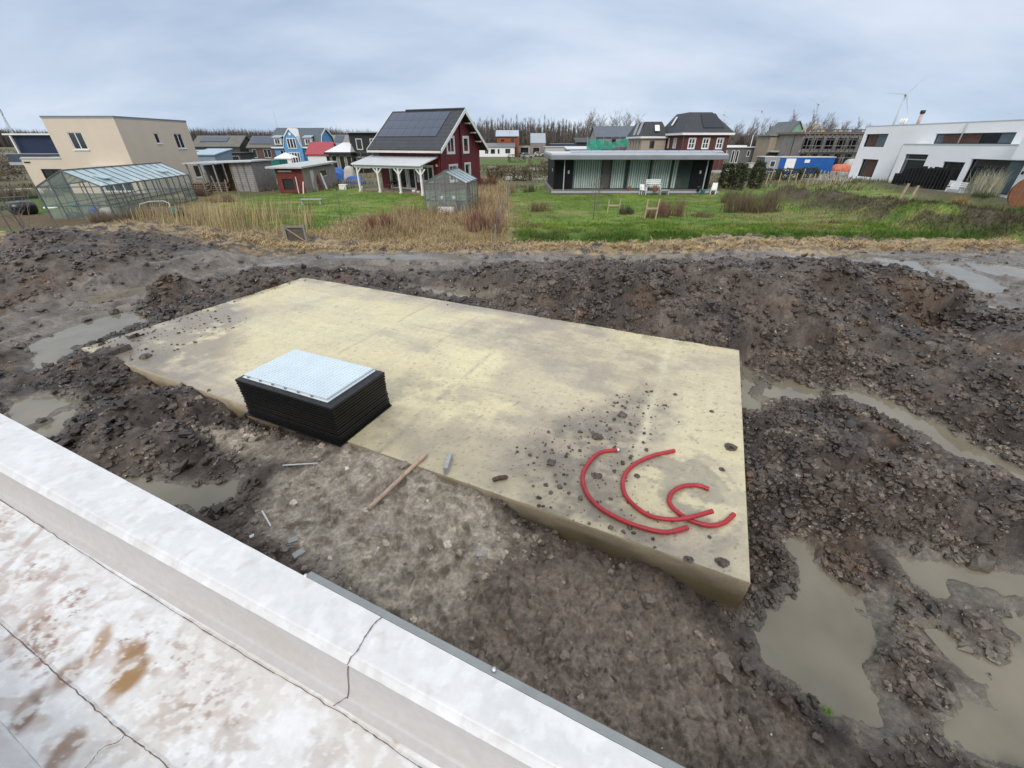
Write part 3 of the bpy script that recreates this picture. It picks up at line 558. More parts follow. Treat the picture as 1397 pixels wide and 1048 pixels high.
mb = MB().tube([(-.11,0,.03),(-.1,0,.035),(0,.006,.04),(.1,-.004,.035),(.115,0,.03)], [.02,.032,.036,.033,.02], 8); o = mb.build('wood_chunk', pm('brown_bark', (.09, .06, .04), .8, .4, 20, bump=.5), None, True)
w = P(682, 655, SZ); o.location = w; o.rotation_euler = (0, 0, .3); tag(o, 'short dark brown wood chunk on the slab', 'wood chunk')
# dandelion at the lower right
def weed(px, py, label):
    g = on_ground(px, py); V, Fc = [], []
    for k in range(16):
        a = k*2.4; l = random.uniform(.035, .07); d = Vector((math.cos(a), math.sin(a), 0)); s = Vector((-d.y, d.x, 0))*.008
        V += [d*.004-s*.4, d*.004+s*.4, d*l*.6+s+Vector((0,0,.025)), d*l*.6-s+Vector((0,0,.025)), d*l+Vector((0,0,.016))]; n = len(V); Fc += [(n-5, n-4, n-3, n-2), (n-2, n-3, n-1, n-1)]
    mb = MB(); mb.v = [tuple(v) for v in V]; mb.f = [f if f[2] != f[3] else f[:3] for f in Fc]
    o = mb.build('weed', pm('weed_green', (.09, .16, .02), .5, .4, 30), None); o.location = g+Vector((0, 0, .01)); tag(o, label, 'weed')
weed(1127, 972, 'tiny green weed sprouting from the mud near the big puddle')
#@@ROOF
# ------------------------------------------------------------------- own flat roof in the foreground
def ab(a, b, z): return Vector((a*SU[0]+b*SV[0], a*SU[1]+b*SV[1], z))
roof = thing('flat_roof_building', 'building with pale membrane flat roof and raised parapet in the foreground', 'building', (0, 0, -.4))
rz = lambda z: z+.4
M_mem = attr_mat('roof_membrane', rough=.5, wet=.28, var=.06, scale=30, bump=.2, bscale=45, bdist=.006)
BI = lambda a: .43-.03*a            # inner parapet line runs slightly askew
AA = np.concatenate([np.arange(-3., -.6, .05), np.arange(-.6, 4.2, .008), np.arange(4.2, 6.01, .05)])
def sheet(name, prof, colf, bs_n=None, parent=roof):
    """prof(a, k) -> (b, z) for k in 0..1 sampled list"""
    ks = prof['k']; A, K = np.meshgrid(AA, ks); b, z = prof['f'](A, K)
    c, w, dz = colf(A, b, K); z = z+dz
    V = np.stack([A*SU[0]+b*SV[0], A*SU[1]+b*SV[1], z+.4], -1)
    return mesh_np(name, V.reshape(-1, 3), gridfaces(*A.shape), M_mem, parent, True, c.reshape(-1, 3), {'wet': w.ravel()})
def white(A, b, s):
    c = np.zeros(A.shape+(3,)); c[:] = (.6, .59, .585); n = fbm(A*6, b*6, s, 5, .6); c = mixc(c, (.54, .535, .53), sstep(.45, .7, n)*.6); c = mixc(c, (.68, .675, .675), sstep(.5, .66, fbm(A*17, b*17, s+5, 5, .6))*.6); return c
def par_col(A, b, K):
    c = white(A, b, 301); n = fbm(A*14, b*14, 305, 4); c = mixc(c, (.45, .42, .38), sstep(.66, .72, n)*.35)
    return c, .2+.5*fbm(A*4, b*4, 307, 3), (fbm(A*9, b*9, 309, 3)-.5)*.004+(fbm(A*40, b*40, 310, 2)-.5)*.0015
def prof_par(A, K):
    bi = BI(A); r = .012
    b = np.where(K < .75, .552-(.552-bi)*(K/.75), bi-.02*((K-.75)/.25)**2); z = np.where(K < .75, 3.1, 3.1-.028*((K-.75)/.25)**1.6); return b, z
sheet('parapet_top', {'k': np.concatenate([np.linspace(0, .75, 16), np.linspace(.78, 1, 8)]), 'f': prof_par}, par_col)
def prof_in(A, K):
    b0 = BI(A)-.02; z = 3.072-(.175)*np.clip(K/.7, 0, 1)+.0*K; z = np.where(K > .7, 2.897+.03*((1-(K-.7)/.3)-1)*0, z); b = b0-.035*np.clip(K/.7, 0, 1)**2-.03*np.clip((K-.7)/.3, 0, 1); return b, np.where(K > .7, 2.897-.004*np.clip((K-.7)/.3, 0, 1), z)
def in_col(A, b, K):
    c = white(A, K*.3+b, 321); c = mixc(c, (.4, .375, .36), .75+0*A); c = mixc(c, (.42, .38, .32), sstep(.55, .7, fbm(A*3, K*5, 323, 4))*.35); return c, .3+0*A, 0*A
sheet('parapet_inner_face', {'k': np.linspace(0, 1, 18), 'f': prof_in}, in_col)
def mem_col(A, b, K):
    c = white(A, b, 331); n = fbm(A*2.2, b*2.6, 333, 5, .6); c = mixc(c, (.56, .52, .475), sstep(.36, .66, n)*.75); c = mixc(c, (.69, .69, .69), sstep(.5, .7, fbm(A*5+b*6, b*8-A*4, 335, 6, .62))*.6)
    streak = fbm(A*7+b*16, b*9-A*5, 337, 4, .6)
    dirt = sstep(1.0, 2.2, A)*(1-sstep(.1, .24, b))
    c = mixc(c, (.34, .24, .19), dirt*sstep(.54, .66, streak)*.5)
    c = mixc(c, (.38, .3, .25), sstep(.6, .68, fbm(A*11+b*9, b*13, 339, 4))*.5*(1-sstep(.15, .3, b)))
    def spot(px, py, ra, rb, k, col, seed):
        p = P(px, py, 2.9); a0 = p.x*SU[0]+p.y*SU[1]; b0 = p.x*SV[0]+p.y*SV[1]; ca, sa = math.cos(.9), math.sin(.9)
        da = (A-a0)*ca+(b-b0)*sa; db = -(A-a0)*sa+(b-b0)*ca
        d = np.hypot(da/ra, db/rb)+(fbm(A*9, b*9, seed, 4)-.5)*1.1; return sstep(1.15, .6, d)*k*(.55+.45*sstep(.35, .55, fbm(A*20, b*20, seed+1, 3)))
    for px, py, ra, rb, k, cc, sd in [(170,915,.15,.07,1,(.27,.155,.06),341),(130,880,.12,.04,.8,(.3,.18,.08),343),(95,915,.07,.05,.8,(.22,.12,.06),345),(35,970,.1,.05,.9,(.16,.09,.05),347),(85,1025,.08,.05,.8,(.2,.12,.07),349),(30,745,.25,.02,.5,(.3,.2,.16),351),(540,1000,.03,.018,.7,(.36,.24,.13),353),(40,850,.14,.06,.6,(.3,.19,.14),355),(60,800,.16,.05,.5,(.3,.2,.16),356)]:
        t = spot(px, py, ra, rb, k, cc, sd); c = mixc(c, cc, np.clip(t, 0, 1))
    sp1 = fbm(A*26+b*22, b*30-A*20, 361, 4, .65); dz_ = sstep(.6, 2.0, A)*(1-sstep(.12, .27, b))
    c = mixc(c, (.24, .14, .1), sstep(.55, .63, sp1)*np.clip(dz_*sstep(.4, .55, fbm(A*3, b*4, 363, 4))*1.1+.12*(fbm(A*4, b*4, 365, 3) > .55), 0, .85))
    c = mixc(c, (.74, .74, .74), sstep(.56, .62, fbm(A*30, b*34, 367, 4, .6))*.45)
    w = .25+.5*fbm(A*3, b*3, 357, 3)
    return c, w, (fbm(A*5, b*5, 359, 4)-.5)*.004+(streak-.5)*.003*dirt
def prof_mem(A, K):
    b1 = BI(A)-.085; b = b1+(-.2-b1)*K; s1 = .335-.027*A; z = 2.893+0*A-.003*(b < s1)-.003*(b < -.04); return b, z
sheet('membrane', {'k': np.linspace(0, 1, 84), 'f': prof_mem}, mem_col)
def prof_up(A, K):
    return -.2-.05*np.clip(K/.35, 0, 1)-.3*np.clip((K-.5)/.5, 0, 1), 2.885+.16*sstep(0, .5, K)
sheet('upstand', {'k': np.linspace(0, 1, 26), 'f': prof_up}, par_col)
# overlaps in the membrane: thin dark joints, slightly wandering
M_joint = pm('joint_dark', (.14, .105, .09), .8, .4, 30)
def joint(pts, w=.004, z=2.9):
    mb = MB(); pts = [Vector(p) for p in pts]; o = []
    for i, p in enumerate(cr(pts, 16)): o.append(p+Vector((random.gauss(0, .0012), random.gauss(0, .0012), 0)))
    for i in range(len(o)-1):
        d = (o[i+1]-o[i]); s = Vector((-d.y, d.x, 0)).normalized()*w*random.uniform(.16, .4) if d.xy.length > 1e-6 else Vector((w/2, 0, 0)); mb.add([o[i]-s, o[i]+s, o[i+1]+s, o[i+1]-s], [(0, 1, 2, 3)])
    mb.v = [(x, y, q+.4) for x, y, q in mb.v]; mb.build('seam', M_joint, roof)
zl = 2.8965
joint([ab(4.2, .222, zl), ab(3.25, .25, zl), ab(2.47, .262, zl), ab(1.41, .286, zl), ab(.84, .306, zl), ab(.47, .306, zl), ab(-.4, .32, zl)], .005)
joint([ab(4.2, -.08, zl), ab(2.31, -.053, zl), ab(1.8, -.047, zl), ab(1.44, -.041, zl), ab(1.19, -.03, zl), ab(.6, -.02, zl)], .006)
q = [P(170, 1003, zl), P(160, 1013, zl), P(140, 1020, zl), P(118, 1046, zl), P(100, 1062, zl)]; joint(q, .004)
# the crack running over the parapet down to the first seam
def a_of(p): return p.x*SU[0]+p.y*SU[1]
aT = a_of(P(491, 882, 3.09)); aO = a_of(P(521, 843, 3.1)); mb = MB(); pts = []
for k in range(22):
    u = k/21; a = aO+(aT-aO)*min(1, u/.8)+.007*math.sin(u*7)+random.gauss(0, .0012); bq, zq = prof_par(np.array([a]), np.array([u])); pts.append(ab(a, float(bq[0])-.002*(u > .75), float(zq[0])+.0045+.4))
for k in range(21):
    w2 = Vector((SU[0], SU[1], 0))*random.uniform(.0012, .0026); mb.add([pts[k]-w2, pts[k]+w2, pts[k+1]+w2, pts[k+1]-w2], [(0, 1, 2, 3)])
mb.build('seam', M_joint, roof)
aB = a_of(P(497, 915, 2.9)); mb = MB(); pts = []
for k in range(13):
    u = k/12; a = aT+(aB-aT)*u+.006*math.sin(u*5); bb = BI(a)-.02-.035*u*u-.003; pts.append(ab(a, bb, 3.074-.176*u+.4))
w2 = Vector((SU[0], SU[1], 0))*.0022
for k in range(12): mb.add([pts[k]-w2, pts[k]+w2, pts[k+1]+w2, pts[k+1]-w2], [(0, 1, 2, 3)])
mb.build('seam', M_joint, roof)
aE = BI(aB)-.058
joint([ab(aB, aE, zl+.003), P(478, 948, zl+.001), P(455, 963, zl)], .004)
# body, outer wall, metal edge trim and its screws
M_wallc = pm('grey_wall', (.3, .3, .3), .8, .15, 3)
mb = MB(); mb.prism([ab(-3, .54, 0), ab(6, .54, 0), ab(6, -.55, 0), ab(-3, -.55, 0)], (0, 0, 3.2)); mb.build('wall', M_wallc, roof)
mb = MB(); mb.prism([ab(-3, -.55, rz(2.6)), ab(6, -.55, rz(2.6)), ab(6, -6, rz(2.6)), ab(-3, -6, rz(2.6))], (0, 0, .25)); mb.build('roof_deck', M_wallc, roof)
M_trim = pm('grey_trim', (.3, .31, .3), .4, .12, 8, metal=.3)
mb = MB(); mb.prism([ab(-3, .554, rz(3.098)), ab(1.18, .554, rz(3.098)), ab(1.18, .585, rz(3.086)), ab(-3, .585, rz(3.086))], (0, 0, -.05)); trim = mb.build('edge_trim', M_trim, roof, False, .002)
mb = MB(); mb.prism([ab(-3, .541, rz(2.7)), ab(6, .541, rz(2.7)), ab(6, .5525, rz(2.7)), ab(-3, .5525, rz(2.7))], (0, 0, .398)); mb.build('fascia', M_mem if False else pm('fascia_white', (.55, .56, .57), .5, .1, 6), roof)
for px, py in ((417, 786), (674, 914)):
    p = P(px, py, 3.094); p.z += .4; mb = MB().tube([p, p+Vector((0, 0, .005)), p+Vector((0, 0, .009))], [.009, .009, .004], 10); mb.build('screw', pm('screw_steel', (.6, .6, .6), .3, .1, 10, metal=.8), trim, True)
# =================================================================== BUILDINGS
M_glass = pm('window_glass', (.02, .026, .03), .06, .3, .7, spec=.8)
M_white = pm('white_paint', (.74, .74, .72), .5, .06, 3)
M_offw = pm('cream_trim', (.6, .57, .5), .55, .08, 3)
M_dark = pm('dark_frame', (.016, .017, .019), .5, .2, 4)
M_grayf = pm('grey_frame', (.35, .36, .37), .5, .1, 4)
M_anth = pm('anthracite_tiles', (.035, .038, .043), .6, .25, 2, rows=3.2, axis='Z', gap=.2)
M_solar = pm('solar_cell', (.035, .045, .075), .12, .15, 1., spec=.7)
M_alu = pm('aluminium', (.5, .51, .52), .35, .1, 6, metal=.6)
M_flatroof = pm('grey_roofing', (.36, .37, .38), .6, .15, 1.5)
FACES = lambda w, d: {'F': ((0,0,0),(1,0,0),(0,-1,0),w), 'L': ((0,d,0),(0,-1,0),(-1,0,0),d), 'R': ((w,0,0),(0,1,0),(1,0,0),d), 'B': ((w,d,0),(-1,0,0),(0,1,0),w)}
def wallp(mb, o, ex, n, w, h, holes=(), rev=.14, z0=0.):
    o, ex, n = Vector(o), Vector(ex), Vector(n); Zv = Vector((0, 0, 1)); q = lambda s, t, d=0.: o+ex*s+Zv*t+n*d
    xs = sorted({0., w, *[v for k in holes for v in (k[0], k[2])]}); ts = sorted({z0, h, *[v for k in holes for v in (k[1], k[3])]})
    for a, b in zip(xs[:-1], xs[1:]):
        for c, e in zip(ts[:-1], ts[1:]):
            m, u = (a+b)/2, (c+e)/2
            if any(k[0] < m < k[2] and k[1] < u < k[3] for k in holes): continue
            mb.add([q(a,c), q(b,c), q(b,e), q(a,e)], [(0,1,2,3)])
    for k in holes:
        a, c, b, e = k[:4]
        for p1, p2 in (((a,c),(b,c)), ((b,c),(b,e)), ((b,e),(a,e)), ((a,e),(a,c))):
            mb.add([q(*p1), q(*p2), q(*p2, -rev), q(*p1, -rev)], [(0,1,2,3)])
def win(parent, o, ex, n, k, fm=None, gm=None, dep=.1, fw=.07, name='window', casing=0., sill=None, casm=None):
    a, c, b, e = k[:4]; nv = k[4] if len(k) > 4 else 0; nh = k[5] if len(k) > 5 else 0
    fm = fm or M_white; gm = gm or M_glass
    g = MB().obox(o, ex, n, a, b, c, e, -dep-.03, -dep).build(name, gm, parent)
    f = MB()
    for s0, s1, t0, t1 in ((a,a+fw,c,e), (b-fw,b,c,e), (a+fw,b-fw,c,c+fw), (a+fw,b-fw,e-fw,e)): f.obox(o, ex, n, s0, s1, t0, t1, -dep+.002, -dep+.06)
    for i in range(nv):
        s = a+(b-a)*(i+1)/(nv+1); f.obox(o, ex, n, s-fw*.55, s+fw*.55, c+fw, e-fw, -dep+.002, -dep+.055)
    for i in range(nh):
        t = c+(e-c)*(i+1)/(nh+1); f.obox(o, ex, n, a+fw, b-fw, t-fw*.4, t+fw*.4, -dep+.003, -dep+.05)
    f.build('frame', fm, g)
    if casing:
        m = MB(); q = casing
        for s0, s1, t0, t1 in ((a-q,a,c-q,e+q), (b,b+q,c-q,e+q), (a,b,c-q,c), (a,b,e,e+q)): m.obox(o, ex, n, s0, s1, t0, t1, .002, .045)
        m.build('casing', casm or fm, g)
    if sill: MB().obox(o, ex, n, a-.08, b+.08, c-.09, c, -.05, .09).build('sill', sill, g)
    return g
def gable_x(mb, w, d, h, rise, ovx, ovy, t=.18):   # ridge along local x
    sl = rise/(d/2); ze = h-ovy*sl
    A = [(-ovx,-ovy,ze),(w+ovx,-ovy,ze),(w+ovx,d/2,h+rise),(-ovx,d/2,h+rise)]; Bq = [(-ovx,d/2,h+rise),(w+ovx,d/2,h+rise),(w+ovx,d+ovy,ze),(-ovx,d+ovy,ze)]
    up = [(x,y,z+t) for x,y,z in A]; up2 = [(x,y,z+t) for x,y,z in Bq]; mb.slab(up, t); mb.slab(up2, t)
def house(name, label, cat, loc, rz, w, d, h, wm, holes=None, roof='flat', rm=None, rise=2., ov=.25, fm=None, gm=None, sill=None, casing=0., coping=None, faces='FLRB', group=None, fw=.07, trim=None):
    root = thing(name, label, cat, loc, rz, group); mb = MB(); FC = FACES(w, d); holes = holes or {}
    for k in faces: wallp(mb, *FC[k][:3], FC[k][3], h, holes.get(k, ()))
    if roof == 'gx':
        mb.poly([(0,0,h),(0,d/2,h+rise),(0,d,h)]); mb.poly([(w,0,h),(w,d/2,h+rise),(w,d,h)])
    if roof == 'gy':
        mb.poly([(0,0,h),(w,0,h),(w/2,0,h+rise)]); mb.poly([(0,d,h),(w,d,h),(w/2,d,h+rise)])
    if roof == 'mono': mb.poly([(0,0,h),(0,d,h),(0,d,h+rise)]); mb.poly([(w,0,h),(w,d,h),(w,d,h+rise)]); mb.poly([(0,d,h),(w,d,h),(w,d,h+rise),(0,d,h+rise)])
    mb.build('wall', wm, root)
    for k in holes:
        for hl in holes[k]: win(root, *FC[k][:3], hl, fm, gm, sill=sill, casing=casing, fw=fw)
    r = MB(); rm = rm or M_flatroof
    if roof == 'flat':
        r.box(-ov, w+ov, -ov, d+ov, h, h+.16)
    elif roof == 'gx': gable_x(r, w, d, h, rise, ov, ov)
    elif roof == 'gy':
        sl = rise/(w/2); ze = h-ov*sl
        r.slab([(-ov,-ov,ze+.16),(w/2,-ov,h+rise+.16),(w/2,d+ov,h+rise+.16),(-ov,d+ov,ze+.16)], .16); r.slab([(w/2,-ov,h+rise+.16),(w+ov,-ov,ze+.16),(w+ov,d+ov,ze+.16),(w/2,d+ov,h+rise+.16)], .16)
    elif roof == 'mono': r.slab([(-ov,-ov,h+.14-ov*rise/d),(w+ov,-ov,h+.14-ov*rise/d),(w+ov,d+ov,h+rise+.14+ov*rise/d),(-ov,d+ov,h+rise+.14+ov*rise/d)], .14)
    elif roof[0] == 'hip':
        i0, i1 = roof[1], roof[2]; ry = d/2; e = ov; z0, z1 = h+.12, h+rise; b = [(-e,-e,z0),(w+e,-e,z0),(w+e,d+e,z0),(-e,d+e,z0)]; t = [(i0,roof[3],z1),(w-i1,roof[3],z1),(w-i1,d-roof[3],z1),(i0,d-roof[3],z1)]
        r.add(b+t, [(0,1,5,4),(1,2,6,5),(2,3,7,6),(3,0,4,7),(4,5,6,7),(0,3,2,1)])
        MB().box(-e-.06, w+e+.06, -e-.06, d+e+.06, h-.22, h+.11).build('eaves', trim or M_white, root)
    ro = r.build('roof', rm, root)
    if coping:
        c = MB(); e = ov+.02
        for q in ((-e,w+e,-e,-e+.1),(-e,w+e,d+e-.1,d+e),(-e,-e+.1,-e+.1,d+e-.1),(w+e-.1,w+e,-e+.1,d+e-.1)): c.box(*q, h+.1, h+.22)
        c.build('coping', coping, ro)
    return root
def addf(root, w, d, face, s0, s1, t0, t1, d0, d1, name, mat):
    o, ex, n, _ = FACES(w, d)[face]; return MB().obox(o, ex, n, s0, s1, t0, t1, d0, d1).build(name, mat, root)
# ---- cream house, left
M_cream = pm('cream_render', (.6, .51, .41), .85, .05, .5, bump=.12, bscale=25)
r = house('cream_house', 'two storey cream rendered house with flat roof and low side wing, far left', 'house', (-44.9, 46, 0), 0, 6.9, 10, 6.5, M_cream,
      {'F': [(1.75,3.95,3.15,5.4,1), (2.9,.2,5.9,2.35,2)], 'R': [(4.3,4.45,4.95,5.4), (7.2,3.95,8.5,5.4,1), (8.5,.9,9.6,2.2)]}, ov=.02, coping=pm('slate_coping', (.17, .18, .2), .6, .1), sill=M_white, fm=M_white)
mb = MB(); wallp(mb, (-4.1,0,0), (1,0,0), (0,-1,0), 4.1, 3.1, [(1.45,.06,3.55,2.25)]); wallp(mb, (-4.1,8,0), (0,-1,0), (-1,0,0), 8, 3.1); mb.build('wing_wall', M_cream, r)
win(r, (-4.1,0,0), (1,0,0), (0,-1,0), (1.45,.06,3.55,2.25,1), M_dark); MB().box(-4.15, -.01, -.03, 8, 3.1, 3.22).build('wing_roof', M_grayf, r)
MB().box(2.7, 6.1, -.9, -.02, 2.45, 2.6).build('canopy', M_offw, r); MB().box(-3.9, -3.3, -.05, -.01, 2.78, 2.9).build('vent_slot', M_dark, r)
MB().box(-4.0, -.1, -.02, .04, 3.22, 3.3).build('kerb', M_offw, r)
# ---- navy building behind it
M_navy = pm('navy_cladding', (.016, .026, .07), .45, .2, 1, rows=5, axis='X', gap=.08)
x0 = W(14,182,54).x; x1 = W(95,182,54).x
r = house('navy_house', 'dark navy blue house with white roof edge and glazed terrace, at the far left edge', 'house', (x0, 54, 0), 0, x1-x0, 7, 5.25, M_navy, {'F': [(5.0,3.55,6.1,4.75)], 'L': [(1,1,3,2.4)]}, ov=.5, rm=M_white, fm=M_white, fw=.14)
MB().bar((.25,-.4,5.2), (.25,-.4,2.9), .16).build('corner_post', M_white, r); MB().box(-.4, 6.5, -1.3, -1.26, 2.6, 3.4).build('balustrade', pm('balustrade_glass', (.05, .07, .1), .08, .2, 1, spec=.8), r)
MB().box(-.5, 7, -1.4, -.02, 2.3, 2.6).build('terrace', M_grayf, r); MB().box(-.45, 6.6, -1.34, -1.22, 3.4, 3.47).build('handrail', M_alu, r)
# ---- red wooden house with veranda
RZ = math.radians(-24.7); M_redw = pm('red_boards', (.135, .016, .022), .6, .15, 1.2, rows=5.2, axis='Z', gap=.1)
RC = Vector((-6.95, 44.15, .33)); RW, RD, RH, RR = 7.3, 8.0, 3.95, 2.85
o3 = RC-Vector((math.cos(RZ), math.sin(RZ), 0))*RW
r = thing('red_wooden_house', 'red wooden house with solar panels on a dark tiled roof and white veranda', 'house', o3, RZ)
FC = FACES(RW, RD); mb = MB()
hF = [(1.2,.15,2.0,2.25,0), (2.3,.15,3.1,2.25,0), (3.4,.15,4.2,2.25,0), (4.6,.9,6.4,2.2,2)]; hR = [(1.5,3.35,2.75,4.65,1), (4.6,3.35,5.6,4.65,0), (1.7,.85,3.1,2.2,1), (4.75,.6,5.75,2.25,0)]
wallp(mb, *FC['F'][:3], RW, RH, hF); wallp(mb, *FC['L'][:3], RD, RH); wallp(mb, *FC['B'][:3], RW, RH); wallp(mb, *FC['R'][:3], RD, RH, [k for k in hR if k[3] < RH])
# gable with the two upper windows cut as one strip up to 4.7 m
ztop = 4.75; y0 = RD/2*(ztop-RH)/RR
def gab(x, cut):
    if cut:
        hol = [(k[0], k[1], k[2], k[3]) for k in hR if k[3] > RH]
        mb2 = MB(); wallp(mb2, (x,0,0), (0,1,0), (1,0,0), RD, ztop, [h for h in hol], z0=RH)
        # trim the strip to the roof slope by using the inner part only
        mb.add([(x,0,RH),(x,y0,ztop),(x,y0,RH)], [(0,1,2)]); mb.add([(x,RD,RH),(x,RD-y0,ztop),(x,RD-y0,RH)], [(0,1,2)])
        wallp(mb, (x,y0,0), (0,1,0), (1,0,0), RD-2*y0, ztop, [(max(0,h[0]-y0), max(RH,h[1]), h[2]-y0, h[3]) for h in hol], z0=RH)
        mb.poly([(x,y0,ztop),(x,RD-y0,ztop),(x,RD/2,RH+RR)])
    else: mb.poly([(x,0,RH),(x,RD,RH),(x,RD/2,RH+RR)])
gab(0, False)
mb = MB() if False else mb
# lower right wall already closed; cut the upper windows below the eaves line too
mbr = MB()
gab(RW, True)
mb.build('wall', M_redw, r)
for k in hF: win(r, *FC['F'][:3], k, M_white, casing=.12, fw=.09)
for k in hR:
    win(r, *FC['R'][:3], k, M_white, casing=.14, fw=.09, dep=.1 if k[3] < RH else .02)
for s in (4.0,): MB().obox(*FC['R'][:3], s-.09, s+.09, 0, RH+RR-.35, .003, .16).build('corner_board', M_redw, r)
MB().obox(*FC['R'][:3], .05, .2, 0, RH-.1, .003, .14).build('corner_board', M_redw, r)
rb = MB(); gable_x(rb, RW, RD, RH, RR, .75, .7, .2); ro = rb.build('roof', M_anth, r)
sl = RR/(RD/2); bb = MB()
for x in (-.79, RW+.75):
    for sg in (0, 1):
        ya, yb = (-.75, RD/2) if not sg else (RD+.75, RD/2); za = RH-.75*sl
        bb.add([(x,ya,za-.1),(x+.05,ya,za-.1),(x+.05,yb,RH+RR-.12),(x,yb,RH+RR-.12),(x,ya,za+.23),(x+.05,ya,za+.23),(x+.05,yb,RH+RR+.23),(x,yb,RH+RR+.23)], [(0,3,2,1),(4,5,6,7),(0,1,5,4),(1,2,6,5),(2,3,7,6),(3,0,4,7)])
bb.build('barge_board', M_white, ro)
MB().box(-.7, RW+.7, -.8, -.7, RH-.75*sl-.06, RH-.75*sl+.12).build('gutter', M_offw, ro)
MB().tube([(RW+.02,-.72,RH-.6), (RW+.05,-.3,RH-.9), (RW+.05,-.12,RH-1.2), (RW+.05,-.12,.1)], .05, 8).build('downpipe', M_redw, r, True)
for k in range(3):
    for yy in (5.2, 6.2, 7.2): pass
bk = MB()
for yy in (5.0, 6.1, 7.2): bk.bar((RW+.02, yy, RH+RR*(1-abs(yy-RD/2)/(RD/2))-.22), (RW+.72, yy, RH+RR*(1-abs(yy-RD/2)/(RD/2))-.22), .12)
bk.build('rafter_end', M_offw, ro)
MB().tube([(1.0, RD/2, RH+RR+.24), (RW+.74, RD/2, RH+RR+.24)], .1, 6).build('ridge_cap', M_anth, ro)
nrm = Vector((0, -sl, 1)).normalized(); dn = Vector((0, -1, -sl)).normalized()
sp0 = None
for i in range(7):
    for j in range(3):
        pw, ph = .99, 1.2; base = Vector((-.45+i*(pw+.02), RD/2, RH+RR+.2))+dn*(.35+j*(ph+.02))+nrm*.05
        if sp0 is None:
            mb = MB(); q = [Vector((0,0,0)), Vector((pw,0,0)), Vector((pw,0,0))+dn*ph, dn*ph]; mb.prism(q, -nrm*.04); sp0 = mb.build('solar_panel', M_solar, r); sp0.location = base; s_ = sp0
        else: s_ = sp0.copy(); COL.objects.link(s_); s_.parent = r; s_.location = base
# veranda
VD, VX0, VX1 = 2.75, -.7, RW-.25; vr = MB(); vr.slab([(VX0-.25,-VD-.35,2.42),(VX1+.2,-VD-.35,2.42),(VX1+.2,-.02,3.05),(VX0-.25,-.02,3.05)], .06)
for k in range(34): x = VX0-.2+k*(VX1-VX0+.35)/33; vr.bar((x,-VD-.34,2.44), (x,-.04,3.07), .06, .05)
ve = vr.build('veranda_roof', pm('white_sheet', (.64, .65, .66), .4, .06, 3), r)
MB().box(VX0-.2, VX1+.15, -VD-.06, -VD+.08, 2.12, 2.34).build('beam', M_white, ve)
for i in range(4):
    x = VX0+.1+i*(VX1-VX0-.2)/3; mb = MB(); mb.box(x-.08, x+.08, -VD-.07, -VD+.09, -.05, 2.12); mb.bar((x-.5,-VD,2.1), (x,-VD,1.6), .1) if i else None
    if i < 4: mb.bar((x+.5,-VD,2.1), (x,-VD,1.6), .1)
    p_ = mb.build('veranda_post', M_white, r); MB().box(x-.14, x+.14, -VD-.13, -VD+.15, -.1, .1).build('foot', M_offw, p_)
MB().box(VX0, VX1+.2, -VD+.3, -.03, -.1, .1).build('terrace', pm('terrace_boards', (.2, .15, .11), .7, .3, 3), r)
MB().obox(*FC['F'][:3], 6.9, 7.05, 2.2, 2.4, .01, .14).build('wall_lamp', M_white, r)
# ---- black bungalow
M_blackb = pm('black_boards', (.005, .005, .006), .5, .3, 2, spec=.25, rows=6, axis='Y', gap=.12); M_curt = pm('curtain_fold_shade', (.55, .66, .59), .8, .1, 1, rows=4.2, axis='X', gap=.7)  # curtain's dark vertical stripes are fold shade put into its colour
BX0, BX1 = 4.35, 20.6; bw_ = BX1-BX0; BD = 9.5
r = thing('black_bungalow', 'long low black bungalow with flat overhanging roof and curtained glass front', 'house', (BX0, 46, 0), 0)
mb = MB(); mb.box(0, .25, 1.0, BD, .32, 3.05); mb.box(0, bw_, BD-.2, BD, .32, 3.05); mb.box(bw_-.25, bw_, 1.0, BD-.2, .32, 3.05); mb.box(.25, 2.0, 1.25, 1.5, .32, 3.05); mb.box(bw_-1.9, bw_-.25, 1.25, 1.5, .32, 3.05); mb.build('wall', M_blackb, r)
MB().box(-.3, bw_+.4, -.6, BD+.1, -.02, .3).build('deck', pm('deck_edge', (.2, .19, .18), .6, .2, 2, rows=14, axis='Y'), r)
MB().box(-.35, bw_+.45, -.7, -.6, .1, .3).build('deck_trim', M_grayf, r)
rb = MB(); rb.box(-.55, bw_+.6, -.85, BD+.3, 3.08, 3.5); ro = rb.build('roof', pm('zinc_fascia', (.2, .215, .24), .45, .12, 1), r, False, .05)
MB().box(-.45, bw_+.5, -.75, BD+.2, 3.5, 3.62).build('roof_deck', pm('pale_roofing', (.5, .52, .55), .5, .1, 1), ro)
s0_ = None
for i in range(14):
    mb = MB(); q = [Vector((0,0,.0)), Vector((1.05,0,0)), Vector((1.05,.75,.16)), Vector((0,.75,.16))]
    if s0_ is None: s0_ = mb.prism(q, (0,0,.035)).build('solar_panel', pm('roof_solar', (.22, .25, .32), .12, .1, 1, spec=.8), r); s_ = s0_
    else: s_ = s0_.copy(); COL.objects.link(s_); s_.parent = r
    s_.location = (1.5+i*1.1, .4, 3.66)
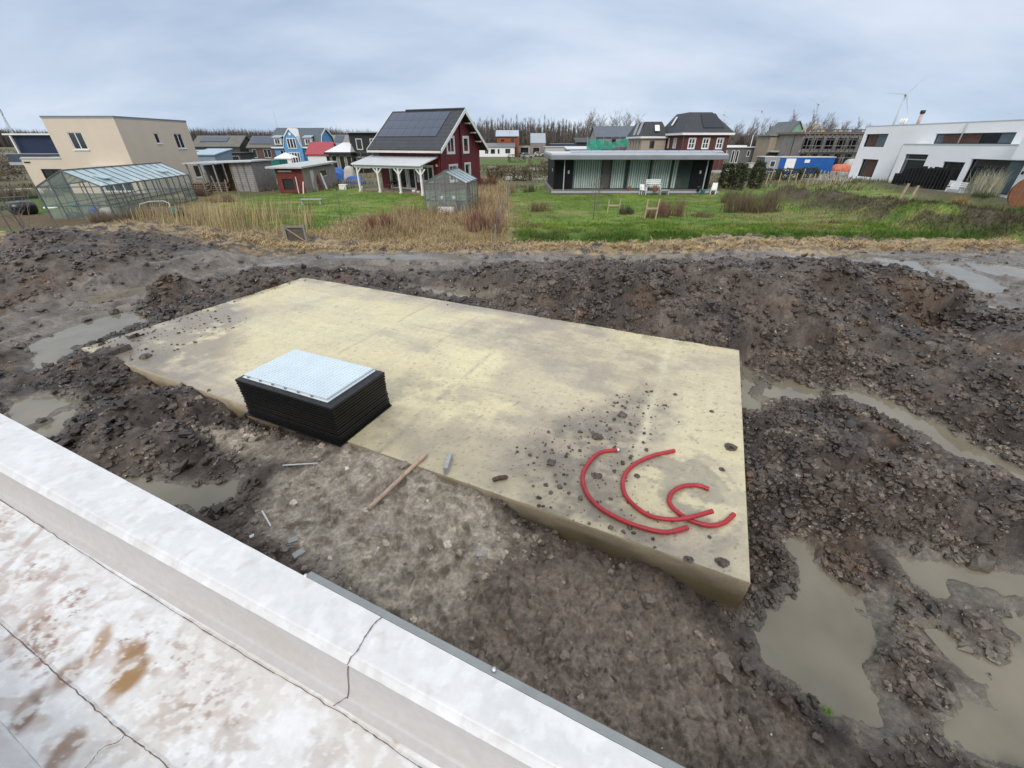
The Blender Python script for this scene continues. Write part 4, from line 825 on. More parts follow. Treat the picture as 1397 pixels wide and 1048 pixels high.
# glazing: panes, mullions, then the curtains hanging behind
gx0, gx1 = 2.0, bw_-1.9
gl = pm('clear_pane', (.4, .55, .5), .03, .02, 1, alpha=.06, spec=.25)
cuts = [2.0, 5.2, 6.05, 7.75, 10.2, 12.4, 14.35]; cuts = [2.0, 5.0, 5.95, 7.6, 10.05, 12.3, gx1]
for i in range(len(cuts)-1):
    a, b = cuts[i], cuts[i+1]; g = MB().box(a+.05, b-.05, 1.3, 1.32, .36, 3.02).build('window', gl, r)
    f = MB(); f.box(a-.05, a+.05, 1.24, 1.36, .32, 3.06); f.box(a+.05, b-.05, 1.26, 1.35, .32, .38); f.build('frame', M_dark, g)
def curtain(x0, x1, y, nf):
    n = max(8, int((x1-x0)*30)); V = []; 
    for i in range(n+1):
        x = x0+(x1-x0)*i/n; yy = y+.06*math.sin(i*1.15)+.025*math.sin(i*.37+1); V += [(x, yy, .36), (x, yy, 3.02)]
    mb = MB(); mb.add(V, [(2*i, 2*i+2, 2*i+3, 2*i+1) for i in range(n)]); mb.build('curtain', M_curt, r, True)
for a, b in ((2.1,4.95), (6.05,7.45), (7.85,9.95), (10.2,12.2), (12.35,12.95)): curtain(a, b, 1.55, 1)
MB().box(5.05, 5.9, 1.45, 1.5, .36, 3.0).build('door', pm('brown_panel', (.05, .022, .014), .5, .3, 2), r)
MB().box(2.0, gx1, 1.6, 5.6, .31, .33).build('floor', pm('inner_floor', (.025, .02, .018), .5, .2, 2), r); MB().box(13.1, 14.2, 3.4, 4.0, .33, 1.15).build('sideboard', pm('inner_wood', (.12, .07, .04), .5, .2, 2), r); MB().box(2.0, gx1, 5.6, 5.7, .33, 3.05).build('inner_wall', pm('inner_wall', (.015, .018, .02), .7, .2, 2), r)
for x in (.95, bw_-.9): MB().box(x-.05, x+.05, .1, .2, .3, 3.08).build('post', M_grayf, r)
MB().box(1.45, 1.62, 1.2, 1.25, 1.75, 2.05).build('wall_lamp', M_white, r); MB().box(bw_-1.1, bw_-.95, 1.2, 1.25, 1.75, 2.05).build('wall_lamp', M_white, r); MB().box(-.04, -.003, 2.6, 2.9, 1.9, 2.2).build('wall_lamp', M_white, r)
# ---- white modern house, right
M_wr = pm('white_render', (.86, .865, .87), .8, .04, .4, bump=.06, bscale=20); M_bp = pm('brown_slats', (.085, .038, .024), .6, .3, 2, rows=5, axis='X', gap=.2)
Y0 = 66.0; S1 = lambda px, py, X=49: (Y0-WX(px, py, X).y, WX(px, py, X).z)
WL = 32.
r = thing('white_modern_house', 'white cubic modern house with long brown strip windows, far right', 'house', (49, Y0, 0), -math.pi/2)
FW = FACES(WL, 12); up = [(.5,4.0,4.3,5.5), (1.5,.42,4.4,2.55), (11.2,4.4,19.9,5.4)]
mb = MB(); wallp(mb, *FW['F'][:3], WL, 6.35, up, rev=.35); wallp(mb, *FW['L'][:3], 12, 6.35); wallp(mb, *FW['R'][:3], 12, 6.35); mb.build('wall', M_wr, r)
ro = MB().box(-.02, WL+.02, -.02, 12, 6.35, 6.45).build('roof', pm('roof_edge', (.5, .5, .51), .6, .08, 1), r)
def panel_win(k, cols, dep=.3, o=None):
    o = o or FW['F'][:3]; a, c, b, e = k; g = MB().obox(*o, a, b, c, e, -dep-.03, -dep).build('window', M_glass, r); x = a
    for frac, m in cols:
        w_ = (b-a)*frac
        if m: MB().obox(*o, x, x+w_, c, e, -dep+.004, -dep+.05).build('shutter' if m is M_bp else 'pane', m, g)
        x += w_
    f = MB(); 
    for s0, s1, t0, t1 in ((a,a+.08,c,e), (b-.08,b,c,e), (a+.08,b-.08,c,c+.08), (a+.08,b-.08,e-.08,e)): f.obox(*o, s0, s1, t0, t1, -dep+.052, -dep+.1)
    f.build('frame', M_dark, g); return g
M_pg = pm('grey_pane', (.1, .14, .16), .08, .1, 1, spec=.8)
panel_win(up[0], [(.12, None), (.4, M_bp), (.48, M_pg)]); panel_win(up[1], [(.25, None), (.6, M_bp), (.15, None)]); panel_win(up[2], [(.1, M_pg), (.5, M_bp), (.22, None), (.18, M_pg)])
# projecting ground floor volume
PJ = 1.5; S2 = lambda px, py: (Y0-WX(px, py, 49-PJ).y, WX(px, py, 49-PJ).z); ps = S2(1233, 197)[0]; oP = (ps, -PJ, 0); exP = (1, 0, 0); nP = (0, -1, 0)
dA = S2(1234, 214)[0]-ps; dB = S2(1266, 213)[0]-ps; wA = S2(1284, 228)[0]-ps; wB = S2(1314, 228)[0]-ps; lA = S2(1322, 224)[0]-ps
hp = [(dA,.15,dB,3.35), (wA,1.0,wB,2.75), (lA,.2,lA+5.2,3.1), (lA+6.0,.2,lA+11,3.1)]
mb = MB(); wallp(mb, oP, exP, nP, WL-ps, 4.3, hp, rev=.4); mb.add([(ps,0,0),(ps,-PJ,0),(ps,-PJ,4.3),(ps,0,4.3)], [(0,1,2,3)]); mb.build('lower_wall', M_wr, r)
MB().box(ps-.04, WL, -PJ-.04, -.003, 4.3, 4.4).build('lower_roof', pm('roof_edge', (.5, .5, .51)), r)
panel_win(hp[0], [(.12, M_pg), (.88, None)], .3, (oP, exP, nP)); panel_win(hp[1], [(1., None)], .3, (oP, exP, nP)); panel_win(hp[2], [(.7, None), (.3, M_pg)], .35, (oP, exP, nP)); panel_win(hp[3], [(.5, M_bp), (.5, None)], .35, (oP, exP, nP))
MB().obox(oP, exP, nP, dA+.1, dB-.1, 2.75, 2.85, -.28, -.18).build('transom', M_grayf, r)
MB().tube([(ps-.12,-PJ-.02,4.25), (ps-.12,-PJ-.02,.1)], .06, 8).build('downpipe', M_grayf, r, True)
dp = S1(1318, 175)[0]; MB().tube([(dp,-.1,6.3), (dp,-.1,4.45)], .06, 8).build('downpipe', M_grayf, r, True)
fs = Y0-WX(1256, 160, 51).y; vs_ = Y0-WX(1229, 165, 51).y
for k in range(3): MB().tube([(vs_+k*.4,2,6.4), (vs_+k*.4,2,7.2)], .12, 8).build('vent_pipe', M_white, ro, True)
c_ = MB().tube([(fs,2,6.4), (fs,2,7.6)], .17, 10).build('flue', pm('flue_pink', (.5, .36, .34), .6, .1, 4), ro, True); MB().tube([(fs,2,7.6), (fs,2,7.95)], .26, 10).build('flue_cap', M_dark, c_, True)
MB().obox(oP, exP, nP, lA+5.4, lA+5.55, 2.0, 2.25, .01, .12).build('wall_lamp', M_dark, r); MB().obox(oP, exP, nP, wA-1.2, wA-1.05, 1.9, 2.15, .01, .12).build('wall_lamp', M_dark, r)
bs = WL-(Y0-WX(1386, 205, 46.4).y)
mb = MB(); wallp(mb, (WL-bs,-2.6,0), (1,0,0), (0,-1,0), bs, 5.6, [(.9,3.9,6,5.0)], rev=.3, z0=3.2); mb.add([(WL-bs,0,3.2),(WL-bs,-2.6,3.2),(WL-bs,-2.6,5.6),(WL-bs,0,5.6)], [(0,1,2,3)]); mb.add([(WL-bs,0,3.2),(WL,0,3.2),(WL,-2.6,3.2),(WL-bs,-2.6,3.2)], [(0,1,2,3)]); mb.add([(WL-bs,0,5.6),(WL,0,5.6),(WL,-2.6,5.6),(WL-bs,-2.6,5.6)], [(0,1,2,3)]); mb.build('bay_wall', M_wr, r)
win(r, (WL-bs,-2.6,0), (1,0,0), (0,-1,0), (.9,3.9,6,5.0), M_grayf, dep=.2)
MB().box(ps+1, WL, -PJ-4.5, -PJ-.02, -.02, .22).build('terrace', pm('terrace_slabs', (.3, .32, .33), .6, .1, 1), r)
# ---- dark brick house with hipped roof
M_brick = pm('dark_brick', (.09, .03, .026), .8, .2, 3, bump=.3, rows=9, axis='Z', gap=.1); YH = 84
hx0, hx1 = 30.6, 38.6
r = house('dark_brick_house', 'tall dark red brick house with hipped slate roof and white eaves', 'house', (hx0, YH, 0), 0, hx1-hx0, 13, 5.85, M_brick,
   {'F': [(1.0,3.55,2.1,5.1,1,1), (3.5,3.55,4.6,5.1,1,1), (6.0,3.55,7.1,5.1,1,1)], 'L': [(1.0,3.6,1.5,5.1), (1.9,3.6,2.4,5.1), (5,3.6,5.5,5.1), (8.0,3.6,8.5,5.1), (9.0,3.6,9.5,5.1)]}, ('hip', 1.3, 2.6, 3.2), M_anth, 3.3, .55, casing=.1, fw=.12)
fy = lambda z: -.55+3.75*(z-5.97)/3.18-.03
mb = MB(); mb.prism([(3.2,fy(6.7),6.7),(6.9,fy(6.7),6.7),(5.9,fy(8.9),8.9),(3.2,fy(8.9),8.9)], (0,-.06,.05)); mb.build('solar_panel', pm('black_solar', (.012, .013, .017), .25, .2, 1), r)
MB().prism([(.02,7.2,7.25),(.02,8.1,7.25),(.75,8.1,8.6),(.75,7.2,8.6)], (-.06,0,.05)).build('skylight', M_white, r); MB().bar((-.1,.0,.1), (-.1,-.1,5.7), .1).build('downpipe', pm('brown_pipe', (.16, .09, .07), .6, .1, 4), r); MB().bar((7.2,-.12,.1), (7.2,-.12,5.7), .1).build('downpipe', MATS['brown_pipe'], r)
# ---- beige brick house with black mansard
M_beige = pm('beige_brick', (.36, .31, .25), .85, .12, 3, bump=.3)
bx0 = xat(876, 93, 5); bx1 = xat(902, 93, 5)
r = house('beige_brick_house', 'beige brick house with black mansard roof beside the dark brick house', 'house', (bx0, 93, 0), 0, bx1-bx0+1, 11, 5.4, M_beige, {'F': [(1.6,3.4,2.6,4.8,0)], 'L': [(2,3.2,2.5,4.8), (4.5,3.2,5,4.8), (6.5,3.2,7,4.8), (9,3.2,9.5,4.8)]}, ('hip', .8, .8, 1.8), pm('black_slate', (.025, .027, .03), .55, .2, 2), 2.6, .4, fm=pm('brown_frame', (.2, .12, .09), .6, .1), fw=.1)
MB().prism([(2.3,-.02,6.4),(3.2,-.02,6.4),(3.2,.75,7.4),(2.3,.75,7.4)], (0,-.08,.02)).build('roof_window', M_white, r)
for y in (2.0, 5.0): MB().prism([(-.2,y,5.75),(-.2,y+1.7,5.75),(.55,y+1.9,7.9),(.55,y+.4,7.9)], (-.07,0,.04)).build('roof_light', M_grayf, r)
# ---- house wrapped in green scaffold netting
nx0 = xat(812, 112, 4); nx1 = xat(872, 112, 4)
r = house('netted_house', 'unfinished grey house with green netting hung over its scaffold', 'house', (nx0, 112, 0), 0, nx1-nx0, 8, 5.6, pm('grey_block', (.27, .26, .24), .9, .15, 1), {'F': [(3.6,3.9,4.9,5.2), (1.5,.4,2.3,2.6), (3.2,.4,4.2,2.6), (5,.4,5.8,2.6), (7.5,.4,8.8,2.8)]}, 'gx', pm('blue_slate', (.085, .1, .125), .5, .12, 1), 2.1, .3, fm=M_grayf)
M_net = pm('green_netting', (.03, .3, .22), .8, .3, 1.2, alpha=.88)
def net(root, pts, name='netting'):
    n = len(pts); V, Fc = [], []
    for i in range(n-1):
        (xa, za0, za1), (xb, zb0, zb1) = pts[i], pts[i+1]
        for k in range(7):
            for j in range(5):
                u = k/6; t = j/4; x = xa+(xb-xa)*u; z = (za0+(zb0-za0)*u)*(1-t)+(za1+(zb1-za1)*u)*t; V.append((x, -1.6+.18*math.sin(x*3+z*2)+random.uniform(-.05,.05), z))
        b = len(V)-35
        for k in range(6):
            for j in range(4): Fc.append((b+k*5+j, b+(k+1)*5+j, b+(k+1)*5+j+1, b+k*5+j+1))
    m = MB(); m.v, m.f = V, Fc; return m.build(name, M_net, root, True)
net(r, [(-2.2,1.2,4.6), (-.3,1.6,5.2), (1.6,1.3,4.9)]); net(r, [(1.6,3.2,4.9), (3.6,3.1,4.4), (5.2,3.9,4.9)]); net(r, [(5.2,3.9,4.9), (7.0,3.6,5.4), (9.2,2.5,5.0)])
mb = MB()
for i in range(7): x = -2.2+i*1.9; mb.bar((x,-1.5,0), (x,-1.5,5.6), .07)
for z in (1.9, 3.6): mb.bar((-2.3,-1.45,z), (9.3,-1.45,z), .07)
mb.build('scaffold_frame', M_grayf, r)
# ---- white and orange house
YO = 168; ox0 = xat(678, YO, 4); ox1 = xat(706, YO, 4)
r = house('orange_house', 'orange timber clad house with pale solar roof above a white ground floor', 'house', (ox0, YO, 0), 0, ox1-ox0, 7, 6.3, pm('orange_cladding', (.25, .07, .025), .7, .2, 1, rows=4, axis='Z'), {'F': [(1.4,4.6,2.6,5.3), (5.0,4.5,6.1,5.6)]}, 'mono', pm('pale_solar', (.3, .34, .4), .2, .1, 1), 1.7, .5, fm=M_dark)
w2 = xat(702, YO-3, 1)-xat(654, YO-3, 1); mb = MB(); o_ = (xat(654, YO-3, 1)-ox0, -3, 0)
hh_ = [(2.0,.9,3.2,2.4,1), (4.0,.9,5.6,2.4), (6.5,.9,7.2,2.4), (9.2,1.0,11,2.5,1)]; wallp(mb, o_, (1,0,0), (0,-1,0), w2, 3.0, hh_); mb.build('white_wall', M_white, r)
for k in hh_: win(r, o_, (1,0,0), (0,-1,0), k, M_grayf)
MB().slab([(o_[0]-.2,-3.3,3.1),(o_[0]+w2+.2,-3.3,3.1),(o_[0]+w2+.2,-.02,4.2),(o_[0]-.2,-.02,4.2)], .15).build('lower_roof', pm('slate_grey', (.17, .17, .18), .6, .1), r)
MB().box(ox1-ox0-.05, ox1-ox0+.5, -.4, .3, 0, 6).build('brick_pier', pm('pier_brick', (.2, .08, .06), .8, .2), r); MB().box(-5, -.05, 1, 5, 3.9, 4.2).build('flat_roof', M_white, r); MB().tube([(4.5,3,7), (4.5,3,9.6)], .09, 6).build('mast', M_grayf, r)
# ---- small grey gabled house and the low sheds around it
gx_ = xat(724, 175, 3); r = house('grey_gable_house', 'small grey house with pale grey pitched roof left of the low sheds', 'house', (gx_, 175, 0), 0, xat(744,175,3)-gx_, 7, 4.2, pm('grey_timber', (.22, .2, .19), .8, .2, 1), {'F': [(.8,.2,3.4,2.8)]}, 'gx', pm('pale_slate', (.3, .34, .38), .5, .08, 1), 3.0, .1)
def lowshed(px0, px1, Y, h, d, label, wm, rm, name='low_shed', holes=(), ov=.3, rise=None, cat='shed'):
    a, b = xat(px0, Y, h/2), xat(px1, Y, h/2); return house(name, label, cat, (a, Y, 0), 0, b-a, d, h, wm, {'F': list(holes)}, 'mono' if rise else 'flat', rm, rise or 1, ov)
M_lgrey = pm('light_wall', (.44, .42, .38), .8, .1, 1)
lowshed(707, 725, 178, 3.6, 6, 'pale carport with dark roof between the orange and the grey gabled house', M_lgrey, M_dark, 'carport', [(.8,.1,4,2.8)])
lowshed(744, 776, 165, 3.0, 8, 'long low cream building with pale roof right of the grey gabled house', M_lgrey, pm('white_roofing', (.55, .58, .62), .5, .08, 1))
lowshed(774, 812, 120, 2.9, 7, 'low grey building with sloping pale roof and dark strip window by the netted house', pm('warm_grey', (.3, .27, .24), .8, .12, 1), pm('white_roofing', (.55, .58, .62)), 'low_shed', [(2.0,1.3,4.4,2.2)], rise=.5)
lowshed(786, 806, 140, 4.4, 6, 'dark shed with white gable edge left of the green netting', M_dark, M_dark, rise=1.1)
lowshed(752, 792, 190, 3.8, 8, 'far dark flat building with blue grey roof in front of the trees', pm('blue_dark', (.04, .05, .08), .6, .2, 1), pm('blue_roof', (.25, .3, .37), .5, .1, 1))
# ---- blue house with gambrel roof
M_blue = pm('blue_boards', (.1, .3, .55), .6, .1, 1, rows=5, axis='Z', gap=.1); YB = 104
bx0 = xat(373, YB, 4); bx1 = xat(437, YB, 4); bw2 = bx1-bx0; bd = 8.
r = thing('blue_barn_house', 'sky blue house with dark gambrel roof and white trimmed cross gable', 'house', (bx0, YB, 0))
prof = [(-.4, 3.55), (.9, 5.7), (bd/2, 7.15), (bd-.9, 5.7), (bd+.4, 3.55)]; mb = MB(); wallp(mb, *FACES(bw2, bd)['F'][:3], bw2, 3.6, [(1.1,1.6,2.5,3.0,1), (6.6,1.6,8.0,3.0,1)]); wallp(mb, *FACES(bw2, bd)['R'][:3], bd, 3.6); wallp(mb, *FACES(bw2, bd)['L'][:3], bd, 3.6)
for x in (0, bw2): mb.poly([(x, max(0, min(bd, y)), z) for y, z in prof])
mb.build('wall', M_blue, r)
for k in ((1.1,1.6,2.5,3.0,1), (6.6,1.6,8.0,3.0,1)): win(r, *FACES(bw2, bd)['F'][:3], k, M_white)
rb = MB()
for (ya, za), (yb, zb) in zip(prof[:-1], prof[1:]): rb.slab([(-.35,ya,za+.16),(bw2+.3,ya,za+.16),(bw2+.3,yb,zb+.16),(-.35,yb,zb+.16)], .16)
ro = rb.build('roof', pm('dark_shingle', (.07, .085, .1), .6, .15, 2), r)
tb = MB()
for x in (bw2+.3,):
    for (ya, za), (yb, zb) in zip(prof[:-1], prof[1:]): tb.add([(x,ya,za-.1),(x,yb,zb-.1),(x,yb,zb+.22),(x,ya,za+.22),(x+.06,ya,za-.1),(x+.06,yb,zb-.1),(x+.06,yb,zb+.22),(x+.06,ya,za+.22)], [(0,1,2,3),(4,7,6,5),(0,4,5,1),(2,6,7,3),(3,7,4,0),(1,5,6,2)])
tb.box(-.4, bw2+.36, -.5, -.41, 3.35, 3.65); tb.build('white_trim', M_white, r)
cx0, cx1 = 2.7, 6.5; cm = (cx0+cx1)/2; cp = [(cx0-.1,3.4),(cx0+.55,5.4),(cm,6.9),(cx1-.55,5.4),(cx1+.1,3.4)]
MB().prism([(cx0,-.9,0),(cx1,-.9,0)]+[(x,-.9,z) for x,z in cp[::-1]], (0,2.6,0)).build('cross_gable', M_blue, r)
tb = MB()
for (xa, za), (xb, zb) in zip(cp[:-1], cp[1:]): tb.add([(xa,-1.1,za),(xb,-1.1,zb),(xb,-1.1,zb+.3),(xa,-1.1,za+.3),(xa,3.2,za),(xb,3.2,zb),(xb,3.2,zb+.3),(xa,3.2,za+.3)], [(0,1,2,3),(4,7,6,5),(0,4,5,1),(2,6,7,3),(3,7,4,0),(1,5,6,2)])
tb.build('gable_roof', M_white, r)
oG = ((cx0,-.9,0),(1,0,0),(0,-1,0))
for k in ((.9,3.3,2.9,5.3,2), (.7,.3,3.1,2.6,3)): win(r, *oG, k, M_white, dep=-.06, fw=.14)
MB().tube([(cm,-.95,6.05), (cm,-.88,6.05)], .3, 12).build('round_window', M_white, r)
for x in (.6, 7.3):
    d_ = MB(); d_.box(x, x+1.5, -.5, 1.5, 4.0, 5.3); dm = d_.build('dormer', M_white, r); MB().slab([(x-.25,-.8,5.45),(x+1.75,-.8,5.45),(x+1.75,2.0,6.1),(x-.25,2.0,6.1)], .12).build('dormer_roof', pm('dormer_grey', (.3, .35, .4), .5, .1), dm); win(dm, (x,-.5,0), (1,0,0), (0,-1,0), (.2,4.15,1.3,5.15,1), M_white, dep=-.04)
MB().box(bw2-.06+.07, bw2+.05, 2.2, 3.6, 3.7, 4.6).build('side_window', M_white, r)
# ---- row of far houses, left and between
def rowhouse(px0, px1, Y, h, rise, label, wm, rm, holes=(), roof='gx', d=8, name='terraced_house', panel=None, fm=None):
    a, b = xat(px0, Y, h), xat(px1, Y, h); r = house(name, label, 'house', (a, Y, 0), 0, b-a, d, h, wm, {'F': list(holes)}, roof, rm, rise, .3, fm=fm)
    if panel:
        sl = rise/(d/2); p0, p1, q0, q1 = panel; f = lambda s, t: (s*(b-a), t*d/2, h+t*rise+.25); MB().prism([f(p0,q0), f(p1,q0), f(p1,q1), f(p0,q1)], (0,-.03,.06)).build('solar_panel', M_solar, r)
    return r
M_olive = pm('olive_roof', (.13, .125, .11), .8, .15, 1); M_bwn = pm('brown_brick', (.1, .055, .045), .8, .2, 2); M_char = pm('charcoal_wall', (.045, .042, .04), .7, .2, 1)
rowhouse(262, 326, 118, 3.6, 2.2, 'grey roofed barn house with solar strip, just right of the cream house', M_char, M_olive, [(1,.5,2.6,2.4,1), (4.5,.5,6.1,2.4,1), (7.5,.5,8.6,2.4)], panel=(.12,.7,.35,.8))
rowhouse(326, 340, 122, 3.8, 1.4, 'narrow dark lean roofed house between the grey barn and the brown house', M_char, M_char, [(.6,2.2,1.4,3.2)])
rowhouse(338, 374, 116, 3.4, 2.3, 'brown brick house with wide black solar roof left of the blue house', M_bwn, M_olive, [(.8,1.2,1.8,3.0), (3.6,1.2,5.4,3.0,1)], panel=(.02,1.,.2,.9))
rowhouse(436, 476, 122, 3.8, 2.2, 'grey roofed house with one dark solar patch right of the blue house', M_lgrey, pm('grey_tiles', (.2, .19, .175), .8, .12, 1), [(1,.8,2.4,2.6)], panel=(.45,.75,.2,.9))
lowshed(264, 285, 100, 2.9, 5, 'pale flat garage with white front right of the cream house', M_lgrey, pm('white_roofing', (.55, .58, .62)), 'garage', [(.6,.2,3.2,2.4)])
lowshed(266, 296, 78, 2.7, 5, 'low shed with light blue roof behind the grey plank shed', pm('dusty_blue', (.2, .27, .33), .7, .1, 1), pm('sky_roof', (.32, .42, .5), .5, .1, 1), rise=.7)
lowshed(296, 330, 92, 2.6, 5, 'dark shed with two white framed openings behind the grey plank shed', M_char, M_dark, 'low_shed', [(1.0,.6,2.2,2.2,0,1), (3.2,.6,4.6,2.2,0,1)])
# ---- black timber house
YT = 80; tx0 = xat(478, YT, 4); tx1 = xat(524, YT, 4)
r = house('black_timber_house', 'black timber house frame with white windows left of the red house', 'house', (tx0, YT, 0), 0, tx1-tx0, 8, 5.9, pm('black_timber', (.014, .015, .019), .6, .3, 2, rows=3, axis='Z', gap=.2), {'F': [(1.0,3.4,2.1,5.1), (3.4,3.4,4.6,5.1), (.6,.6,2.8,2.4,1)]}, 'flat', M_grayf, ov=.6, fm=M_offw, fw=.14)
mb = MB()
for x in (-.1, 1.9, 3.9): mb.bar((x,-1.2,0), (x,-1.2,3.2), .14)
for z in (1.2, 2.2, 3.1): mb.bar((-.2,-1.2,z), (5.4,-1.2,z), .1)
mb.bar((.1,-1.2,3), (2.2,-1.2,1.3), .1); mb.build('timber_frame', pm('weathered_timber', (.1, .1, .1), .8, .3, 3), r)
r = house('white_roof_annex', 'wooden annex with low white pyramid roof beside the black timber house', 'house', (xat(450,78,2), 78, 0), 0, xat(478,78,2)-xat(450,78,2)-.1, 6, 3.0, pm('annex_wood', (.2, .16, .12), .7, .2, 2), {'F': [(.3,.3,1.2,2.6), (1.6,.3,2.5,2.6), (2.8,.3,3.7,2.6)]}, ('hip', 1.9, .1, 2.4), pm('white_sheet', (.64, .65, .66)), 1.5, .5, fm=M_offw, trim=M_dark)
# ---- red roofed shed, party tent
rowhouse(419, 449, 92, 2.5, 1.9, 'white shed with bright red metal roof in front of the blue house', M_white, pm('red_metal', (.34, .04, .05), .45, .1, 1, rows=4, axis='X'), [(3.6,.1,5.8,2.2)], name='red_roof_shed', d=6)
YP = 86; px_ = xat(375, YP, 2); pw_ = xat(397, YP, 2)-px_
r = thing('party_tent', 'small white party tent with peaked canopy in front of the blue house', 'tent', (px_, YP, 0)); mb = MB(); z0, z1 = 2.05, 2.9
mb.add([(-.1,-.1,z0),(pw_+.1,-.1,z0),(pw_+.1,3.1,z0),(-.1,3.1,z0),(pw_/2,1.5,z1)], [(0,1,4),(1,2,4),(2,3,4),(3,0,4)]); mb.box(-.1, pw_+.1, -.12, -.1, z0-.25, z0); mb.build('canopy', M_white, r)
for x in (0, pw_):
    for y in (0, 3): MB().bar((x,y,0), (x,y,2.05), .08).build('tent_leg', M_white, r)
mb = MB(); mb.box(.1, .8, .02, .04, .1, 1.9); mb.box(pw_-.8, pw_-.1, .02, .04, .1, 1.9); mb.build('side_panel', M_white, r)
# ---- green skip / container and blue tarps
YG = 66; r = thing('green_container', 'dark green open top container behind the red shed', 'container', (xat(349,YG,1), YG, 0)); gw = xat(384,YG,1)-xat(349,YG,1); M_tg = pm('teal_paint', (.015, .16, .13), .5, .2, 1)
mb = MB(); mb.box(0, gw, 0, .08, .2, 2.4); mb.box(0, gw, 2.3, 2.38, .2, 2.4); mb.box(0, .08, .08, 2.3, .2, 2.4); mb.box(gw-.08, gw, .08, 2.3, .2, 2.4); mb.box(.08, gw-.08, .08, 2.3, .2, .3)
for k in range(7): mb.box(.3+k*(gw-.6)/6-.05, .3+k*(gw-.6)/6+.05, -.07, -.002, .25, 2.3)
mb.build('body', M_tg, r); MB().box(-.05, gw+.05, -.09, .12, 2.4, 2.5).build('rail', pm('pale_teal', (.25, .4, .36), .5, .1), r); MB().box(0, gw, .3, .5, 0, .2).build('skid', M_dark, r)
def tarp(px, py, Y, w, h, d, label, mat, name='blue_tarp', cat='tarpaulin', grp=None):
    v, f = ico2(3); c = W(px, py, Y); p = v.copy(); p[:, 0] = np.sign(v[:, 0])*np.abs(v[:, 0])**.6*w/2; p[:, 1] = np.sign(v[:, 1])*np.abs(v[:, 1])**.6*d/2; p[:, 2] = np.clip(v[:, 2], -.2, 1)**1*h; p[:, 2] = np.maximum(p[:, 2], 0); p += (fbm(v[:, 0]*3+px, v[:, 1]*3+v[:, 2]*2+9, 401, 4)-.5)[:, None]*.25*np.array([1, 1, .8]); p[:, 2] = np.maximum(p[:, 2], -.02)
    o = mesh_np(name, p, f, mat, smooth=True); o.location = (c.x, Y, 0); return tag(o, label, cat, grp)
M_tarp = pm('blue_tarpaulin', (.012, .085, .33), .55, .15, 3, bump=.3, bscale=6)
tarp(461, 240, 62, 2.7, 1.6, 1.6, 'taller blue tarpaulin covered pile right of the red shed', M_tarp, grp='blue tarpaulin piles')
tarp(484, 243, 57, 2.5, .9, 1.6, 'lower blue tarpaulin pile beside the veranda', M_tarp, grp='blue tarpaulin piles')
tarp(476, 232, 60, 1.4, 1.9, 1.4, 'pale grey bagged heap between the two blue tarpaulins', M_lgrey, 'covered_heap', 'heap')
# ---- grey plank shed with open carport
M_plank = pm('weathered_planks', (.26, .245, .235), .8, .25, 2.5, rows=5.5, axis='Z', gap=.14); YS = 47.5
s0 = P(317, 262).x; s1 = P(352, 257).x
sx = xat(322, YS, .5); ex_ = xat(352, YS, .5); cxl = xat(262, YS, 1)
r = thing('plank_shed', 'grey weathered plank shed with a lean-to log store on its left', 'shed', (sx, YS, 0)); w_ = ex_-sx; mb = MB(); wallp(mb, (0,0,0), (1,0,0), (0,-1,0), w_, 2.75); wallp(mb, (w_,0,0), (0,1,0), (1,0,0), 4, 2.75); wallp(mb, (0,4,0), (0,-1,0), (-1,0,0), 4, 2.75); wallp(mb, (w_,4,0), (-1,0,0), (0,1,0), w_, 2.75); mb.build('wall', M_plank, r)
for s in (.05, w_*.3, w_*.6, w_-.05): MB().obox((0,0,0), (1,0,0), (0,-1,0), s-.05, s+.05, 0, 2.75, .003, .06).build('batten', pm('batten_grey', (.17, .16, .15), .8, .2, 3), r)
ll = cxl-sx; MB().slab([(ll,-.5,2.75),(w_+.3,-.5,2.95),(w_+.3,4.3,2.95),(ll,4.3,2.75)], .13).build('roof', pm('pale_roof', (.45, .46, .46), .6, .12, 1), r)
for x in (ll+.2, ll*.66, ll*.33): MB().bar((x,-.3,0), (x,-.3,2.65), .13).build('post', M_plank, r)
MB().box(-2.6, -.05, 3.2, 3.3, 0, 2.6).build('back_boards', pm('tan_boards', (.28, .17, .075), .7, .2, 2, rows=5), r); MB().box(-2.9, -2.75, .2, 3.2, 0, 2.5).build('side_boards', M_plank, r)
# ---- red shed
YR = 46.5; rx0 = xat(379, YR, 1); rx1 = xat(415, YR, 1); rw = rx1-rx0
r = thing('red_shed', 'low red wooden shed with pale flat roof and boards leaning on its side', 'shed', (rx0, YR, 0)); M_rs = pm('faded_red', (.15, .025, .022), .75, .25, 1.5, rows=5, axis='Z'); RDp = 9.
mb = MB(); wallp(mb, (0,0,0), (1,0,0), (0,-1,0), rw, 2.25, [(.5,.3,rw*.6,1.3)]); wallp(mb, (0,RDp,0), (0,-1,0), (-1,0,0), RDp, 2.25); wallp(mb, (rw,RDp,0), (-1,0,0), (0,1,0), rw, 2.25); mb.build('wall', M_rs, r)
mb = MB(); wallp(mb, (rw,0,0), (0,1,0), (1,0,0), RDp, 2.25, [(4.4,1.2,6.4,1.9)]); mb.build('side_wall', pm('grey_side', (.28, .24, .22), .8, .2, 1.5, rows=3, axis='Y'), r); win(r, (rw,0,0), (0,1,0), (1,0,0), (4.4,1.2,6.4,1.9,0), M_offw)
MB().box(.5, rw*.6, .12, .2, .3, 1.3).build('store_back', M_dark, r); MB().slab([(-.6,-.6,2.45),(rw+.35,-.6,2.45),(rw+.35,RDp+.4,2.6),(-.6,RDp+.4,2.6)], .16).build('roof', pm('pale_roof', (.45, .46, .46)), r)
